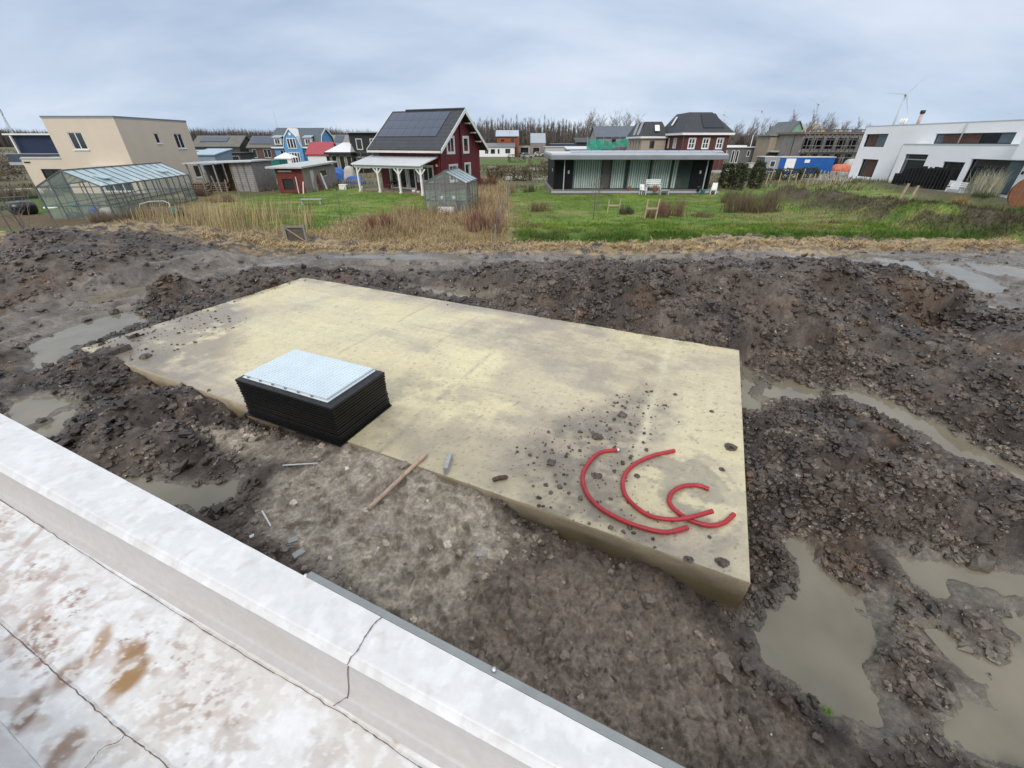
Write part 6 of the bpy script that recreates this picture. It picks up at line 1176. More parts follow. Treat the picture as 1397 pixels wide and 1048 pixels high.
# ---- shrubs, saplings, trees
def gz(x, y): return float(lawn_z(np.array([x]), np.array([y]))[0])
def twig_bush(px, py, h, r, n, col, label, alt=None, grp=None, name='bare_bush', cat='bush', lean=0.):
    p = P(px, py); z = gz(p.x, p.y); a = RNG.uniform(0, 6.283, n); nc = 7; cc = RNG.normal(0, r*.42, (nc, 2)); ch = RNG.uniform(.45, 1.1, nc); ic = RNG.integers(0, nc, n); q = np.concatenate([cc[ic]+RNG.normal(0, r*.16, (n, 2)), np.zeros((n, 1))], 1); hh = RNG.uniform(.35, 1, n)*h*ch[ic]; ln = np.abs(RNG.normal(0, .38, n))*r/h
    o = blades(name, q, hh, RNG.uniform(.012, .03, n), np.clip(ln+lean*0, 0, 1), tints(n, col, .35, alt, .35), label, M_blade, az=a, cat=cat, kind=None); o.location = (p.x, p.y, z-.03); 
    if grp: o['group'] = grp
    return o
for px, py, h, r, n, col, alt, lb in [(905,297,1.6,1.3,900,(.16,.08,.06),(.22,.16,.1),'reddish bare bush with dense upright twigs in front of the white garden furniture'),(853,293,.8,.8,500,(.06,.055,.04),None,'small dark low bush left of the reddish bare bush'),
   (1022,290,1.9,2.0,1500,(.13,.11,.06),(.2,.13,.09),'biggest wide olive brown bush beside the right end of the bungalow'),(1000,278,1.5,1.3,900,(.1,.12,.05),(.15,.12,.07),'olive leafy bush behind the wide olive brown bush'),(955,296,.6,1.2,600,(.17,.13,.07),(.1,.1,.05),'low spreading tan bush right of the reddish bush'),
   (520,318,1.4,.9,700,(.2,.1,.07),None,'brown red weed clump at the left of the small greenhouse plot'),(655,318,1.6,1.0,800,(.18,.09,.07),(.3,.2,.12),'brown red weed clump right in front of the small greenhouse'),(735,288,1.1,.9,400,(.16,.13,.07),None,'sparse tan bush by the wire fence left of the bungalow lawn'),(723,262,1.3,.9,400,(.09,.1,.05),None,'sparse green grey bush near the left corner of the bungalow'),
   (664,252,1.6,1.0,700,(.2,.08,.06),None,'red brown hedge bush at the back corner of the red house'),(690,262,1.2,1.2,600,(.3,.22,.12),None,'tan tuft of weeds at the top of the wire fence'),(270,268,1.3,1.3,900,(.2,.14,.1),None,'tan brown thicket below the log store of the plank shed'),(300,275,1.,1.3,600,(.24,.18,.11),None,'tan thicket in front of the plank shed'),
   (150,302,1.1,1.2,600,(.2,.15,.11),None,'brown thicket at the front right corner of the long greenhouse'),(205,300,1.1,1.3,700,(.2,.14,.1),None,'brown thicket along the side of the long greenhouse'),(60,268,1.2,1.0,500,(.12,.1,.07),None,'dark brown bush in front of the cream house wing'),(1130,308,.5,.6,200,(.15,.1,.06),None,'tiny bare bush on the pale patch before the earth mound'),
   (1170,250,1.2,1.3,900,(.1,.13,.05),(.2,.18,.09),'olive grass clump at the left corner of the white house'),(1205,254,1.,1.2,600,(.12,.17,.05),None,'fresh green clump at the downpipe of the white house'),(1308,282,1.1,.9,800,(.27,.18,.06),(.33,.26,.1),'yellow brown grass clump before the white house terrace'),(1340,276,.7,1.0,500,(.07,.09,.03),None,'dark green low plants beside the yellow brown grass clump'),(10,268,1.4,1.4,600,(.15,.12,.09),None,'tan thicket at the far left edge')]:
    twig_bush(px, py, h, r, n, col, lb, alt)
p = P(1336, 266); o = twig_bush(1336, 268, 2.6, 1.6, 1600, (.42, .4, .3), 'tall pale pampas grass tuft in front of the white house', (.3, .3, .2), name='pampas_grass', cat='plant')
def leaf_shrub(px, py, Y, sx, sy, sz, n, col, label, name='hedge_shrub', cat='hedge', ls=.09, grp=None):
    a = xat(px, Y, .5); d = RNG.normal(0, 1, (n, 3)); d /= np.linalg.norm(d, axis=1)[:, None]; d = d/np.maximum(np.abs(d).max(1), .72)[:, None]; rr = RNG.uniform(.55, 1, n)**.5*(.75+.4*fbm(d[:, 0]*2.5+px, d[:, 1]*2.5+d[:, 2]*3, 581, 3)); q = d*rr[:, None]*np.array([sx, sy, sz]); q[:, 2] += sz*.95
    u = RNG.normal(0, 1, (n, 3)); u /= np.linalg.norm(u, axis=1)[:, None]; v = np.cross(u, RNG.normal(0, 1, (n, 3))); v /= np.linalg.norm(v, axis=1)[:, None]; s = ls*RNG.uniform(.6, 1.4, (n, 1)); V = np.stack([q-u*s, q+v*s*.5, q+u*s, q-v*s*.5], 1).reshape(-1, 3)
    o = mesh_np(name, V, np.arange(n*4).reshape(-1, 4), M_blade, cols=np.repeat(tints(n, col, .5), 4, 0)); o.location = (a, Y, gz(a, Y)); return tag(o, label, cat, grp)
for px, Y, sx, sz, lb in ((989,52,.58,1.3,'left and broadest of the upright dark hedge columns right of the bungalow'),(1006,50,.58,1.35,'middle upright dark hedge column right of the bungalow'),(1030,51,.58,1.4,'right and neatest of the upright dark hedge columns')):
    leaf_shrub(px, 0, Y, sx, .8, sz, 2600, (.045, .055, .025), lb)
for px, Y, sx, sz, lb in ((1016,62,1.2,.8,'low clipped hedge block behind the hedge columns'),(1048,63,1.9,.75,'low clipped hedge block in front of the grey cabin'),(1076,64,1.8,.75,'low clipped hedge block in front of the white container door'),(1102,65,1.5,.75,'low clipped hedge block in front of the blue container')):
    leaf_shrub(px, 0, Y, sx, .7, sz, 2000, (.05, .058, .03), lb)
for k, (px, Y, sx, sz) in enumerate(((2,62,3,1.2),(14,75,3,1.4),(-10,70,3,1.3),(8,95,4,1.8))):
    leaf_shrub(px, 0, Y, sx, 1.2, sz, 1200, (.13, .1, .075), 'brown scrub on the rough ground left of the navy blue house', 'scrub', 'shrub', .12, 'scrub left of the navy house')
for k, (px, Y, sx, sz) in enumerate(((690,70,1.6,.8),(712,62,1.4,.7),(730,66,1.8,.9),(740,95,3,1.4),(705,120,2.5,1.),(745,75,1.2,1.0),(675,66,1.2,.7))):
    leaf_shrub(px, 0, Y, sx, 1., sz, 900, (.11, .1, .055), 'scruffy olive brown shrub on the rough ground between the red house and the bungalow', 'scrub', 'shrub', .12, 'scrub between the red house and the bungalow')
def tree_mesh(h, seed, spread=.35, up=.6, n1=26, n2=7, lean=0., r0=.16, tr=5, tw=1.):
    rg = random.Random(seed); mb = MB(); tp = [Vector((0,0,0))]
    for i in range(1, 7): tp.append(tp[-1]+Vector((rg.gauss(lean*h/6, h*.008), rg.gauss(0, h*.008), h/6)))
    mb.tube(tp, [r0*(1-.85*i/6) for i in range(7)], tr, False)
    trunk = mb; cr_ = MB()
    for k in range(n1):
        u = rg.uniform(.2, .97); i = min(5, int(u*6)); b = tp[i].lerp(tp[i+1], u*6-i); a = rg.uniform(0, 6.283); L_ = h*spread*(1.0-u*.5)*rg.uniform(.6, 1.2); d = Vector((math.cos(a)*(1-up)+lean*1.2, math.sin(a)*(1-up), up)).normalized(); e = b+d*L_; m = b.lerp(e, .5)+Vector((0,0,-L_*.05)); r = max(.012*h/10, r0*(1-u)*.45)
        cr_.tube([b, m, e], [r, r*.7, r*.25], 3, False)
        for j in range(n2):
            t = rg.uniform(.25, 1); c = b.lerp(e, t); a2 = rg.uniform(0, 6.283); d2 = (d*.8+Vector((math.cos(a2)*.6+lean, math.sin(a2)*.6, rg.uniform(.2, .9)))).normalized(); l2 = L_*rg.uniform(.25, .55); f = c+d2*l2; cr_.tube([c, f], [r*.45*tw+.006, r*.12*tw+.004], 3, False)
            for q in range(2):
                c3 = c.lerp(f, rg.uniform(.3, 1)); d3 = (d2+Vector((rg.gauss(lean*.6,.5), rg.gauss(0,.5), rg.uniform(0,.7)))).normalized(); cr_.tube([c3, c3+d3*l2*.5], [r*.3*tw+.005, .004], 3, False)
    return trunk, cr_
M_bark = pm('grey_bark', (.1, .085, .07), .9, .25, 2); M_twig = pm('far_twig', (.17, .148, .13), .9, .2, .5)
def tree_proto(name, label, cat, grp, *a, mt=M_bark, mw=M_twig, **k):
    t, c = tree_mesh(*a, **k); r = thing(name, label, cat, (0,0,0), 0, grp); t.build('trunk', mt, r, True); c.build('crown', mw, r); return r
def plant_row(protos, spots, label, grp):
    used = set()
    for k, (x, y, s) in enumerate(spots):
        i = k % len(protos); o = protos[i] if i not in used else dup(protos[i]); used.add(i); o.location = (x, y, -.1); o.rotation_euler = (0, 0, 0 if 'wind' in label else random.uniform(0, 6.28)); o.scale = (s, s, s*random.uniform(.92, 1.08)); o['label'] = label; o['group'] = grp
G1 = 'bare poplars in the row behind the orange house'
pr = [tree_proto('poplar_tree', 'x', 'tree', G1, 14.5, 600+i, spread=.26, up=.8, n1=46, n2=8, r0=.2, tw=2.6) for i in range(4)]
sp_ = []
for px in np.arange(636, 812, 3.1):
    for Yr in (285, 305): Y = Yr+random.uniform(-6, 6); sp_.append((xat(px+random.uniform(-1.2, 1.2), Y, 8), Y, random.uniform(.88, 1.06) if px < 775 else random.uniform(.75, 1.0)))
plant_row(pr, sp_, 'slim bare poplar in the long even row behind the orange house', G1)
G2 = 'loose bare trees behind the netted house'; pr = [tree_proto('bare_tree', 'x', 'tree', G2, 15, 620+i, spread=.36, up=.6, n1=38, n2=7, r0=.22, tw=2.2) for i in range(3)]
plant_row(pr, [(xat(px, 255, 10), 255+random.uniform(-8, 8), s) for px, s in ((801,.98),(808,1.1),(816,1.0),(822,1.06),(828,.9),(838,1.02),(845,1.1),(853,1.12),(860,1.05),(866,1.06),(872,.92),(792,.8))], 'tall loose bare tree standing above the roof of the netted house', G2)
G3 = 'wind bent bare trees behind the scaffolding'; pr = [tree_proto('windswept_tree', 'x', 'tree', G3, 15, 640+i, spread=.34, up=.6, n1=40, n2=7, lean=.17, r0=.22, tw=2.4) for i in range(4)]
sp_ = [(xat(px+random.uniform(-2, 2), 270, 9)-2, 270+random.uniform(-12, 12), random.uniform(.72, 1.) + (.14 if 1075 < px < 1115 else 0)) for px in np.arange(988, 1180, 5.2)]
plant_row(pr, sp_, 'wind bent bare tree in the row on the horizon behind the scaffolding', G3)
# continuous far woods
def wood(px0, px1, Y, zt, n, label, col, depth=25):
    x0, x1 = xat(px0, Y, 8), xat(px1, Y, 8); x = RNG.uniform(x0, x1, n); y = Y+RNG.uniform(0, depth, n); top = zt*(.78+.4*fbm(x*.06, x*0, 661, 4)+.08*RNG.normal(0, 1, n)); n_ = n; o = blades('far_wood', np.stack([x, y, np.zeros(n)-.1], 1), top*RNG.uniform(.6, 1, n), RNG.uniform(.25, .8, n)*Y/400, RNG.uniform(0, .2, n), tints(n, col, .3), label, M_blade); return o
wood(-260, 640, 470, 16.5, 30000, 'low brown winter wood along the horizon on the left', (.12, .103, .092)); wood(560, 990, 325, 10.5, 14000, 'undergrowth below the poplars on the horizon', (.11, .096, .08), 15); wood(960, 1200, 300, 9.5, 11000, 'dark undergrowth below the wind bent trees', (.085, .072, .064)); wood(1150, 1700, 420, 12, 9000, 'thin far wood on the horizon at the right', (.12, .108, .1))
# young trees on the bungalow lawn and at the left edge
def sapling(px, py, h, label, seed, **k):
    p = P(px, py); t, c = tree_mesh(h, seed, **k); r = thing('young_tree', label, 'young tree', (p.x, p.y, gz(p.x, p.y)-.05)); t.build('trunk', M_bark, r, True); c.build('crown', M_twig, r); return r
sapling(809, 304, 2.6, 'young bare tree with several pale stems on the bungalow lawn', 671, spread=.4, up=.7, n1=16, n2=4, r0=.035); sapling(927, 308, 1.5, 'thin single stem sapling at the right of the bungalow lawn', 673, spread=.15, up=.8, n1=5, n2=2, r0=.02); sapling(1055, 292, 1.2, 'thin stem before the left end of the earth mound', 675, spread=.2, up=.8, n1=5, n2=2, r0=.02)
sapling(52, 334, 3.6, 'leaning bare sapling standing in front of the black tub at the left edge', 677, spread=.42, up=.6, n1=18, n2=4, r0=.05, lean=-.12); sapling(95, 334, 2.4, 'thin bare sapling left of the long greenhouse', 679, spread=.35, up=.65, n1=12, n2=3, r0=.025, lean=-.1); sapling(468, 312, 2.2, 'thin bare sapling on the lawn before the veranda', 681, spread=.2, up=.8, n1=7, n2=2, r0=.022); sapling(538, 270, 2.0, 'slender sapling in front of the veranda posts', 683, spread=.25, up=.8, n1=8, n2=3, r0=.02)
sapling(20, 322, 3.0, 'bare sapling nearest the left picture edge', 685, spread=.4, up=.6, n1=14, n2=4, r0=.035, lean=-.08)
# ---- stakes, posts and fences
M_stake = pm('stake_wood', (.36, .29, .19), .75, .25, 6)
def post(px, py, h, w, label, grp, lean=0., mat=M_stake, name='wooden_stake', cat='stake'):
    p = P(px, py); z = gz(p.x, p.y); mb = MB().bar((0,0,-.1), (lean,0,h), w); o = mb.build(name, mat); o.location = (p.x, p.y, z); return tag(o, label, cat, grp)
GS = 'stakes along the meadow edge before the container'
for k, (px, py) in enumerate([(1050,248),(1062,250),(1075,250),(1084,253),(1092,249),(1100,254),(1108,254),(1113,251),(1124,254),(1131,254),(1138,252),(1147,256),(1040,246),(1143,250),(1030,250),(1118,253),(1020,256),(1043,256)]): post(px, py, random.uniform(1.2, 1.7), .09, 'pale thin stake in the line between the meadow and the blue container', GS, random.uniform(-.1, .15))
for px, py, lb in ((1224,276,'left of two leaning stakes on the grass before the white house'),(1236,280,'right of two leaning stakes on the grass before the white house')): post(px, py, 1.5, .13, lb, None, .3)
post(1340, 274, 1.4, .1, 'stake before the white house terrace near the cable reel', None, .25)
def hframe(px, py, w, h, label):
    p = P(px, py); r = thing('tree_support', label, 'tree support', (p.x, p.y, gz(p.x, p.y)))
    for s in (-1, 1): MB().bar((s*w/2,0,-.1), (s*w/2+.05,0,h), .08).build('stake', M_stake, r)
    MB().box(-w/2, w/2+.05, -.06, -.03, h*.5, h*.5+.12).build('cross_bar', M_stake, r)
hframe(836, 291, .85, 1.0, 'tree support of two stakes left of the reddish bush, higher on the lawn'); hframe(886, 302, .75, 1.25, 'tree support of two stakes just below the reddish bush')
MF = pm('weathered_post', (.2, .19, .17), .85, .2, 4); pA, pB = P(698, 258), P(676, 330); r = thing('wire_fence', 'wire mesh fence with grey posts along the edge of the reddish weeds', 'fence', (pA.x, pA.y, 0)); nn = 9
for i in range(nn+1):
    q = pA.lerp(pB, i/nn)-pA; z = gz(pA.x+q.x, pA.y+q.y); MB().bar((q.x,q.y,z-.1), (q.x,q.y,z+1.1), .07).build('post', MF, r)
for h_ in (.25, .6, 1.0):
    MB().tube([(q.x, q.y, gz(pA.x+q.x, pA.y+q.y)+h_) for q in [pA.lerp(pB, i/nn)-pA for i in range(nn+1)]], .009, 4).build('wire', M_gfr, r)
q0 = P(468, 256); r = thing('picket_fence', 'low grey picket fence between the red shed and the veranda', 'fence', (q0.x, q0.y, gz(q0.x, q0.y))); L_ = P(500, 254).x-q0.x+1.5
for i in range(18): MB().box(i*L_/17-.03, i*L_/17+.03, 0, .03, -.05, .95).build('picket', MF, r)
for z in (.25, .7): MB().box(0, L_, .03, .06, z, z+.08).build('rail', MF, r)
for px, py, h, ln, lb in ((283,268,1.5,.1,'leaning grey post left of the log store'),(300,266,1.7,-.25,'grey post slanting before the log store opening'),(312,268,1.5,.15,'grey post near the corner of the plank shed'),(327,266,1.6,-.1,'thin post against the plank shed wall'),(350,262,1.0,.1,'short post right of the plank shed')): post(px, py, h, .09, lb, 'grey posts around the plank shed', ln, MF, 'wooden_post', 'post')
# ---- garden furniture and odds and ends
def at(px, py): p = P(px, py); return (p.x, p.y, gz(p.x, p.y))
def garden_bench(loc, label, w=1.5, rz=0.):
    r = thing('garden_bench', label, 'bench', loc, rz); mb = MB()
    for k in range(4): mb.box(0, w, k*.12, k*.12+.1, .42, .46)
    mb.build('seat', M_white, r); mb = MB()
    for k in range(3): mb.box(0, w, .5, .54, .56+k*.17, .68+k*.17)
    mb.build('backrest', M_white, r)
    for x in (.03, w-.09):
        for y in (.02, .46): MB().box(x, x+.06, y, y+.06, -.02, .42 if y < .1 else .98).build('leg', M_white, r)
        MB().box(x-.01, x+.07, .0, .5, .62, .67).build('armrest', M_white, r)
def white_chair(loc, label, rz=0., n=1, grp=None):
    r = thing('plastic_chair', label, 'chair', loc, rz, grp); mb = MB(); mb.box(0, .52, 0, .5, .41, .45); mb.build('seat', M_white, r); mb = MB(); mb.prism([(0,.46,.45),(.52,.46,.45),(.48,.6,.92),(.04,.6,.92)], (0,.03,0)); mb.build('backrest', M_white, r)
    for x in (0, .46):
        for y in (0, .44): MB().bar((x+.03,y+.03,-.02), (x+.03,y+.03,.42), .05).build('leg', M_white, r)
        MB().bar((x+.03,.02,.64), (x+.03,.5,.66), .05).build('armrest', M_white, r); MB().bar((x+.03,.04,.42), (x+.03,.04,.64), .045).build('arm_post', M_white, r)
zd = .3; bxx = lambda px: xat(px, 45.2, .5)
garden_bench((bxx(883), 45.5, .3), 'white slatted garden bench on the bungalow deck'); white_chair((bxx(874), 44.7, .0), 'white plastic chair left of the garden bench', .2)
r = thing('side_table', 'low pale garden table right of the white bench', 'table', (bxx(899), 44.6, 0)); MB().box(0, .9, 0, .5, .42, .46).build('tabletop', M_lgrey, r)
for x in (.02, .82):
    for y in (.02, .42): MB().box(x, x+.06, y, y+.06, -.02, .42).build('leg', M_lgrey, r)
white_chair((bxx(968), 44.9, .0), 'front white plastic chair at the right end of the bungalow', -.5, grp='white plastic chairs by the bungalow'); white_chair((bxx(971), 45.25, .1), 'rear white plastic chair behind the front one at the right end of the bungalow', -.4, grp='white plastic chairs by the bungalow')
def pot(px, Y, z, s, label, mat, grp=None):
    mb = MB().tube([(0,0,0), (0,0,s*.1), (0,0,s*.8), (0,0,s)], [s*.3, s*.33, s*.42, s*.46], 12); o = mb.build('plant_pot', mat, None, True); o.location = (xat(px, Y, z), Y, z); return tag(o, label, 'pot', grp)
M_terra = pm('terracotta', (.28, .09, .05), .75, .15, 5); pot(893, 45.0, .3, .5, 'terracotta pot before the white garden bench', M_terra); pot(858, 45.6, .3, .4, 'terracotta pot on the deck left of the white chair', M_terra); pot(952, 45.2, .3, .45, 'dark pot on the deck before the open glass door', M_dark); pot(958, 44.8, .0, .5, 'dark green pot beside the white plastic chairs', M_tg)
pot(494, 48.2, .1, .4, 'white pot at the foot of the left veranda post', M_white); pot(565, 43.2, .2, .4, 'white pot before the right veranda post', M_white); pot(571, 42.6, .2, .35, 'small pale pot next to the right veranda post', M_offw)
l = at(463, 259); mb = MB(); mb.box(0, .8, 0, .6, 0, .45); mb.box(-.03, .83, -.03, .63, .45, .52); o = mb.build('white_box', M_white, None, False, .03); o.location = l; tag(o, 'white lidded box standing on the lawn left of the veranda', 'box')
r = thing('grey_bench', 'low grey backless bench standing alone on the lawn', 'bench', at(411, 281)); MB().box(0, 1.75, 0, .35, .42, .5).build('seat', pm('bench_grey', (.3, .34, .33), .6, .1, 3), r)
for x in (.08, 1.6): mb = MB(); mb.bar((x,.03,0), (x+.05,.1,.43), .07); mb.bar((x,.32,0), (x+.05,.25,.43), .07); mb.build('leg', MATS['bench_grey'], r)
p = (-11.9, 22.2, -.04); r = thing('wooden_gate', 'weathered wooden frame with a diagonal brace standing in the reeds', 'gate', p); fm_ = MB(); fm_.box(-.02, .08, -.06, .04, -.1, .95); fm_.box(1.0, 1.1, -.06, .04, -.1, .95); fm_.box(.08, 1.0, -.04, .02, .0, .1); fm_.box(.08, 1.0, -.04, .02, .8, .9); fm_.build('frame', MF, r); MB().bar((.1,-.02,.78), (.98,-.02,.12), .09, .03).build('brace', M_stake, r); MB().box(.08, 1.0, .02, .05, .1, .8).build('boards', pm('dark_boards', (.09, .075, .06), .85, .3, 4), r)
l = at(36, 293); mb = MB().tube([(0,0,0), (0,0,.1), (0,0,.5), (0,0,.78), (0,0,.85)], [.62, .72, .8, .7, .5], 18); o = mb.build('black_tub', pm('black_plastic', (.012, .012, .013), .3, .2, 4), None, True); o.location = l; tag(o, 'round black plastic tub on the grass at the left edge', 'tub')
v, f = ico2(2); o = mesh_np('white_sack', v*np.array([.55, .3, .14]), f, M_white, smooth=True); o.location = Vector(at(70, 285))+Vector((0, 0, .1)); tag(o, 'flat white sack lying right of the black tub', 'sack')
for k, (px, py, lb) in enumerate(((16,264,'left pale board lying before the cream house'),(24,263,'right pale board lying before the cream house'))): l = at(px, py); mb = MB().box(-.5, .5, -1.2, 1.2, .1, .3); o = mb.build('timber_board', M_lgrey); o.location = l; o.rotation_euler = (0, 0, -.35); tag(o, lb, 'board')
for (a, b, lb) in (((-20,276), (52,270), 'upper dark border beam at the left edge'), ((-20,290), (34,283), 'lower dark border beam at the left edge')): a, b = Vector(at(*a)), Vector(at(*b)); o = MB().bar(Vector(), b-a, .2, .3).build('border_beam', pm('border_dark', (.05, .05, .045), .8, .2, 2)); o.location = a+Vector((0, 0, .12)); tag(o, lb, 'beam')
l = at(247, 301); mb = MB().tube([(0,0,0), (.15,0,.03), (.7,0,.05), (.9,0,.05)], [.3, .36, .36, .3], 14); r = mb.build('green_barrel', pm('barrel_green', (.015, .07, .045), .45, .2, 3), None, True); r.location = Vector(l)+Vector((-.4, 0, .34)); r.rotation_euler = (0, .15, -.5); tag(r, 'dark green barrel lying on its side right of the long greenhouse', 'barrel'); MB().tube([(.88,0,.05), (.93,0,.05)], .27, 14).build('barrel_mouth', M_dark, r)
r = thing('cold_frame', 'wooden cold frame with a bent hoop beside the long greenhouse', 'cold frame', at(190, 298)); mb = MB(); mb.box(0, 2.4, 0, .06, 0, .55); mb.box(0, 2.4, 1.3, 1.36, 0, .55); mb.box(0, .06, .06, 1.3, 0, .55); mb.box(2.34, 2.4, .06, 1.3, 0, .55); mb.build('boards', pm('brown_grey_boards', (.19, .15, .12), .8, .25, 3), r); MB().tube([(.2,.1,.55), (.3,.2,.85), (.9,.4,1.0), (1.8,.5,1.02), (2.2,.4,.9), (2.3,.2,.6)], .035, 6).build('hoop', M_lgrey, r, True)
def logs(px, py, w, h, label):
    p = at(px, py); r = thing('log_pile', label, 'log pile', p); n = 0
    for z in range(int(h/.22)):
        for x in range(int(w/.24)):
            lg = MB().tube([(x*.24+random.uniform(-.02,.02)+(z % 2)*.1, 0, .12+z*.21), (x*.24+random.uniform(-.02,.02)+(z % 2)*.1, .6, .12+z*.21)], random.uniform(.08, .12), 7).build('log', pm('log_wood', (.16, .11, .075), .85, .4, 5), r, True)
logs(262, 266, 2.0, 1.1, 'pile of split logs under the left end of the log store'); logs(292, 262, 1.7, .9, 'pile of firewood in the log store by the tan boards')
r = thing('picnic_bench', 'brown wooden table with benches under the veranda', 'table', (xat(530, 46, .6), 46.2, .4), RZ); MB().box(0, 1.9, 0, .75, .7, .76).build('tabletop', pm('oiled_wood', (.13, .05, .03), .6, .2, 3), r)
for y in (-.45, .95): MB().box(0, 1.9, y, y+.25, .42, .47).build('seat', MATS['oiled_wood'], r)
for x in (.2, 1.6): mb = MB(); mb.bar((x,.37,.7), (x,-.45,-.02), .09); mb.bar((x,.37,.7), (x,1.2,-.02), .09); mb.box(x-.04, x+.04, -.45, 1.2, .36, .42); mb.build('leg', MATS['oiled_wood'], r)
# white house terrace things
pb = P(1298, 268); r = thing('black_log_stack', 'stack of charred black boards with ragged top before the white house', 'wood stack', (44.6, 51.2, .05), -math.pi/2+.15); MBk = pm('charred_black', (.008, .008, .009), .6, .3, 4)
for i in range(17):
    h0 = 2.15*(.5+.5*math.sin(min(1., (i+1)/7)*1.57))+random.uniform(-.1, .15); mb = MB(); mb.bar((i*.36-1.2,random.uniform(-.05,.05),0), (i*.36-1.2+random.uniform(-.03,.03),random.uniform(-.05,.05),h0), .39, .1); mb.build('board', MBk, r)
MB().box(-1.4, 4.8, .12, .3, .5, .7).build('rail', MBk, r)
garden_bench((44.3, 45.6, .12), 'white garden bench beside the charred black boards', 1.4, -math.pi/2+.2)
p = P(1388, 288); r = thing('cable_reel', 'big rusty brown wooden cable reel standing at the right edge', 'cable reel', (p.x+.5, p.y, gz(p.x, p.y)-.05), -.75); M_reel = pm('rusty_wood', (.2, .085, .04), .75, .3, 2.5, rows=5, axis='X', gap=.1)
for y in (0, .95): MB().tube([(0,y,1.25), (0,y+.08,1.25)], 1.25, 30).build('flange', M_reel, r, False)
MB().tube([(0,.08,1.25), (0,.95,1.25)], .6, 20, False).build('drum', pm('reel_dark', (.06, .035, .02), .8, .3, 3), r, True)
# parked cars far off by the orange house
def car(px, Y, label, col, rz=0.):
    r = thing('parked_car', label, 'car', (xat(px, Y, .6), Y, 0), rz, 'cars parked by the far houses'); m = pm('paint_'+col, {'white': (.6,.6,.6), 'dark': (.03,.03,.035), 'silver': (.35,.36,.37)}[col], .3, .05, 1, spec=.6)
    mb = MB(); mb.prism([(0,0,.3),(4.2,0,.3),(4.25,0,.75),(3.9,0,.88),(2.9,0,.95),(2.3,0,1.42),(.8,0,1.45),(.15,0,.95),(0,0,.8)], (0,1.7,0)); mb.build('body', m, r, False, .05); mb = MB(); mb.prism([(2.75,-.01,.96),(2.25,-.01,1.36),(.9,-.01,1.38),(.4,-.01,.96)], (0,1.72,0)); mb.build('window', M_glass, r)
    for x in (.8, 3.3):
        for y in (-.02, 1.55): MB().tube([(x,y,.32), (x,y+.18,.32)], .32, 14).build('wheel', M_dark, r, True)
car(728, 168, 'white car parked before the grey gabled house', 'white'); car(708, 160, 'dark car parked beside the orange house', 'dark', .3); car(711, 152, 'silver car parked nearest beside the orange house', 'silver', .1)
for px, Y, lb in ((366,72,'white boat hull shape lying behind the plank shed'),): 
    v, f = ico2(2); p = v*np.array([1.6, .7, .5]); o = mesh_np('covered_boat', p, f, M_lgrey, smooth=True); o.location = (xat(px, Y, .5), Y, .35); tag(o, 'pale covered heap right below the green container', 'heap')
# =================================================================== SKY, SUN, CAMERA
w = bpy.data.worlds.new('World'); S.world = w; w.use_nodes = True; nt = w.node_tree; N = nt.nodes; L = nt.links
for n in list(N): N.remove(n)
out = N.new('ShaderNodeOutputWorld'); sky = N.new('ShaderNodeTexSky'); sky.sky_type = 'NISHITA'; sky.sun_disc = False
SUN_EL, SUN_AZ = math.radians(38), math.radians(196)
sky.sun_elevation = SUN_EL; sky.sun_rotation = SUN_AZ; sky.air_density = 1.; sky.dust_density = 1.5
b1 = N.new('ShaderNodeBackground'); b1.inputs['Strength'].default_value = .08; L.new(sky.outputs[0], b1.inputs['Color'])
tc = N.new('ShaderNodeTexCoord'); sp = N.new('ShaderNodeSeparateXYZ'); L.new(tc.outputs['Generated'], sp.inputs[0])
def mth(op, a, b=None, c=None):
    m = N.new('ShaderNodeMath'); m.operation = op
    for i, v in enumerate((a, b, c)):
        if v is None: continue
        if isinstance(v, (int, float)): m.inputs[i].default_value = v
        else: L.new(v, m.inputs[i])
    return m.outputs[0]
zc = mth('MAXIMUM', sp.outputs['Z'], 0.); den = mth('ADD', zc, .3)
cx = mth('DIVIDE', sp.outputs['X'], den); cy = mth('DIVIDE', sp.outputs['Y'], den)
cb = N.new('ShaderNodeCombineXYZ'); L.new(mth('MULTIPLY', cx, .42), cb.inputs[0]); L.new(mth('MULTIPLY', cy, .75), cb.inputs[1])
def noise(scale, det, rough, dist=0.):
    n = N.new('ShaderNodeTexNoise'); n.inputs['Scale'].default_value = scale; n.inputs['Detail'].default_value = det; n.inputs['Roughness'].default_value = rough; n.inputs['Distortion'].default_value = dist
    L.new(cb.outputs[0], n.inputs['Vector']); return n.outputs['Fac']
nA = noise(.75, 6, .5, .25); nB = noise(2.6, 5, .55, .2)
fac = mth('MULTIPLY_ADD', nB, .35, nA)
rp = N.new('ShaderNodeValToRGB'); e = rp.color_ramp.elements; L.new(fac, rp.inputs['Fac'])
e[0].position = .5; e[0].color = (.285, .37, .515, 1); e[1].position = .82; e[1].color = (.62, .68, .775, 1)
k = e.new(.64); k.color = (.42, .505, .64, 1)
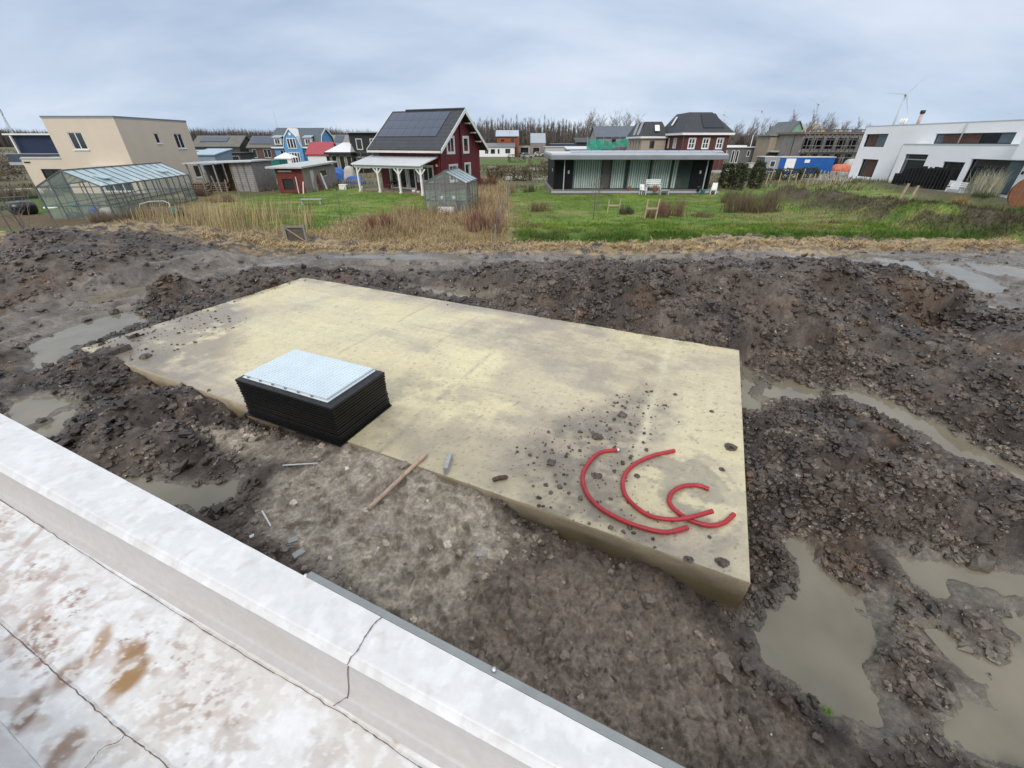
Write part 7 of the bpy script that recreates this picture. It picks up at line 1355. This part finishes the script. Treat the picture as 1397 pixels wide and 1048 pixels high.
# the cloud deck brightens towards the zenith and has a pale strip low over the horizon
gr = N.new('ShaderNodeValToRGB'); g = gr.color_ramp.elements; L.new(zc, gr.inputs['Fac'])
g[0].position = 0.; g[0].color = (1.1, 1.1, 1.06, 1); g[1].position = 1.; g[1].color = (2.05, 1.82, 1.55, 1)
for p_, c_ in ((.035, (.97, .98, .98)), (.1, (.87, .88, .9)), (.22, (.93, .93, .93)), (.5, (1.65, 1.5, 1.32))):
    q = g.new(p_); q.color = (*c_, 1)
mx = N.new('ShaderNodeMix'); mx.data_type = 'RGBA'; mx.blend_type = 'MULTIPLY'; mx.inputs[0].default_value = 1.; mx.clamp_result = False
L.new(rp.outputs[0], mx.inputs[6]); L.new(gr.outputs[0], mx.inputs[7])
b2 = N.new('ShaderNodeBackground'); b2.inputs['Strength'].default_value = 1.; L.new(mx.outputs[2], b2.inputs['Color'])
ms = N.new('ShaderNodeMixShader'); ms.inputs[0].default_value = .93; L.new(b1.outputs[0], ms.inputs[1]); L.new(b2.outputs[0], ms.inputs[2]); L.new(ms.outputs[0], out.inputs['Surface'])
sl = bpy.data.lights.new('sun', 'SUN'); sl.energy = 1.3; sl.angle = math.radians(24); sl.color = (1., .96, .9); so = bpy.data.objects.new('sun', sl); COL.objects.link(so)
sd = Vector((math.sin(SUN_AZ)*math.cos(SUN_EL), math.cos(SUN_AZ)*math.cos(SUN_EL), math.sin(SUN_EL))); so.rotation_euler = sd.to_track_quat('Z', 'Y').to_euler(); so.location = (0, -10, 40)
cam = bpy.data.cameras.new('camera'); cam.sensor_width = 36; cam.lens = F/1397*36; cam.clip_start = .05; cam.clip_end = 9000
co = bpy.data.objects.new('camera', cam); COL.objects.link(co); co.location = (0, 0, HC); co.rotation_euler = (math.pi/2-TH, 0, 0); S.camera = co
vs = S.view_settings; vs.view_transform = 'Standard'; vs.look = 'None'; vs.exposure = .45; vs.gamma = 1.; vs.use_curve_mapping = False
S.render.engine = 'CYCLES'; S.cycles.max_bounces = 6; S.cycles.transparent_max_bounces = 16; S.cycles.use_denoising = True
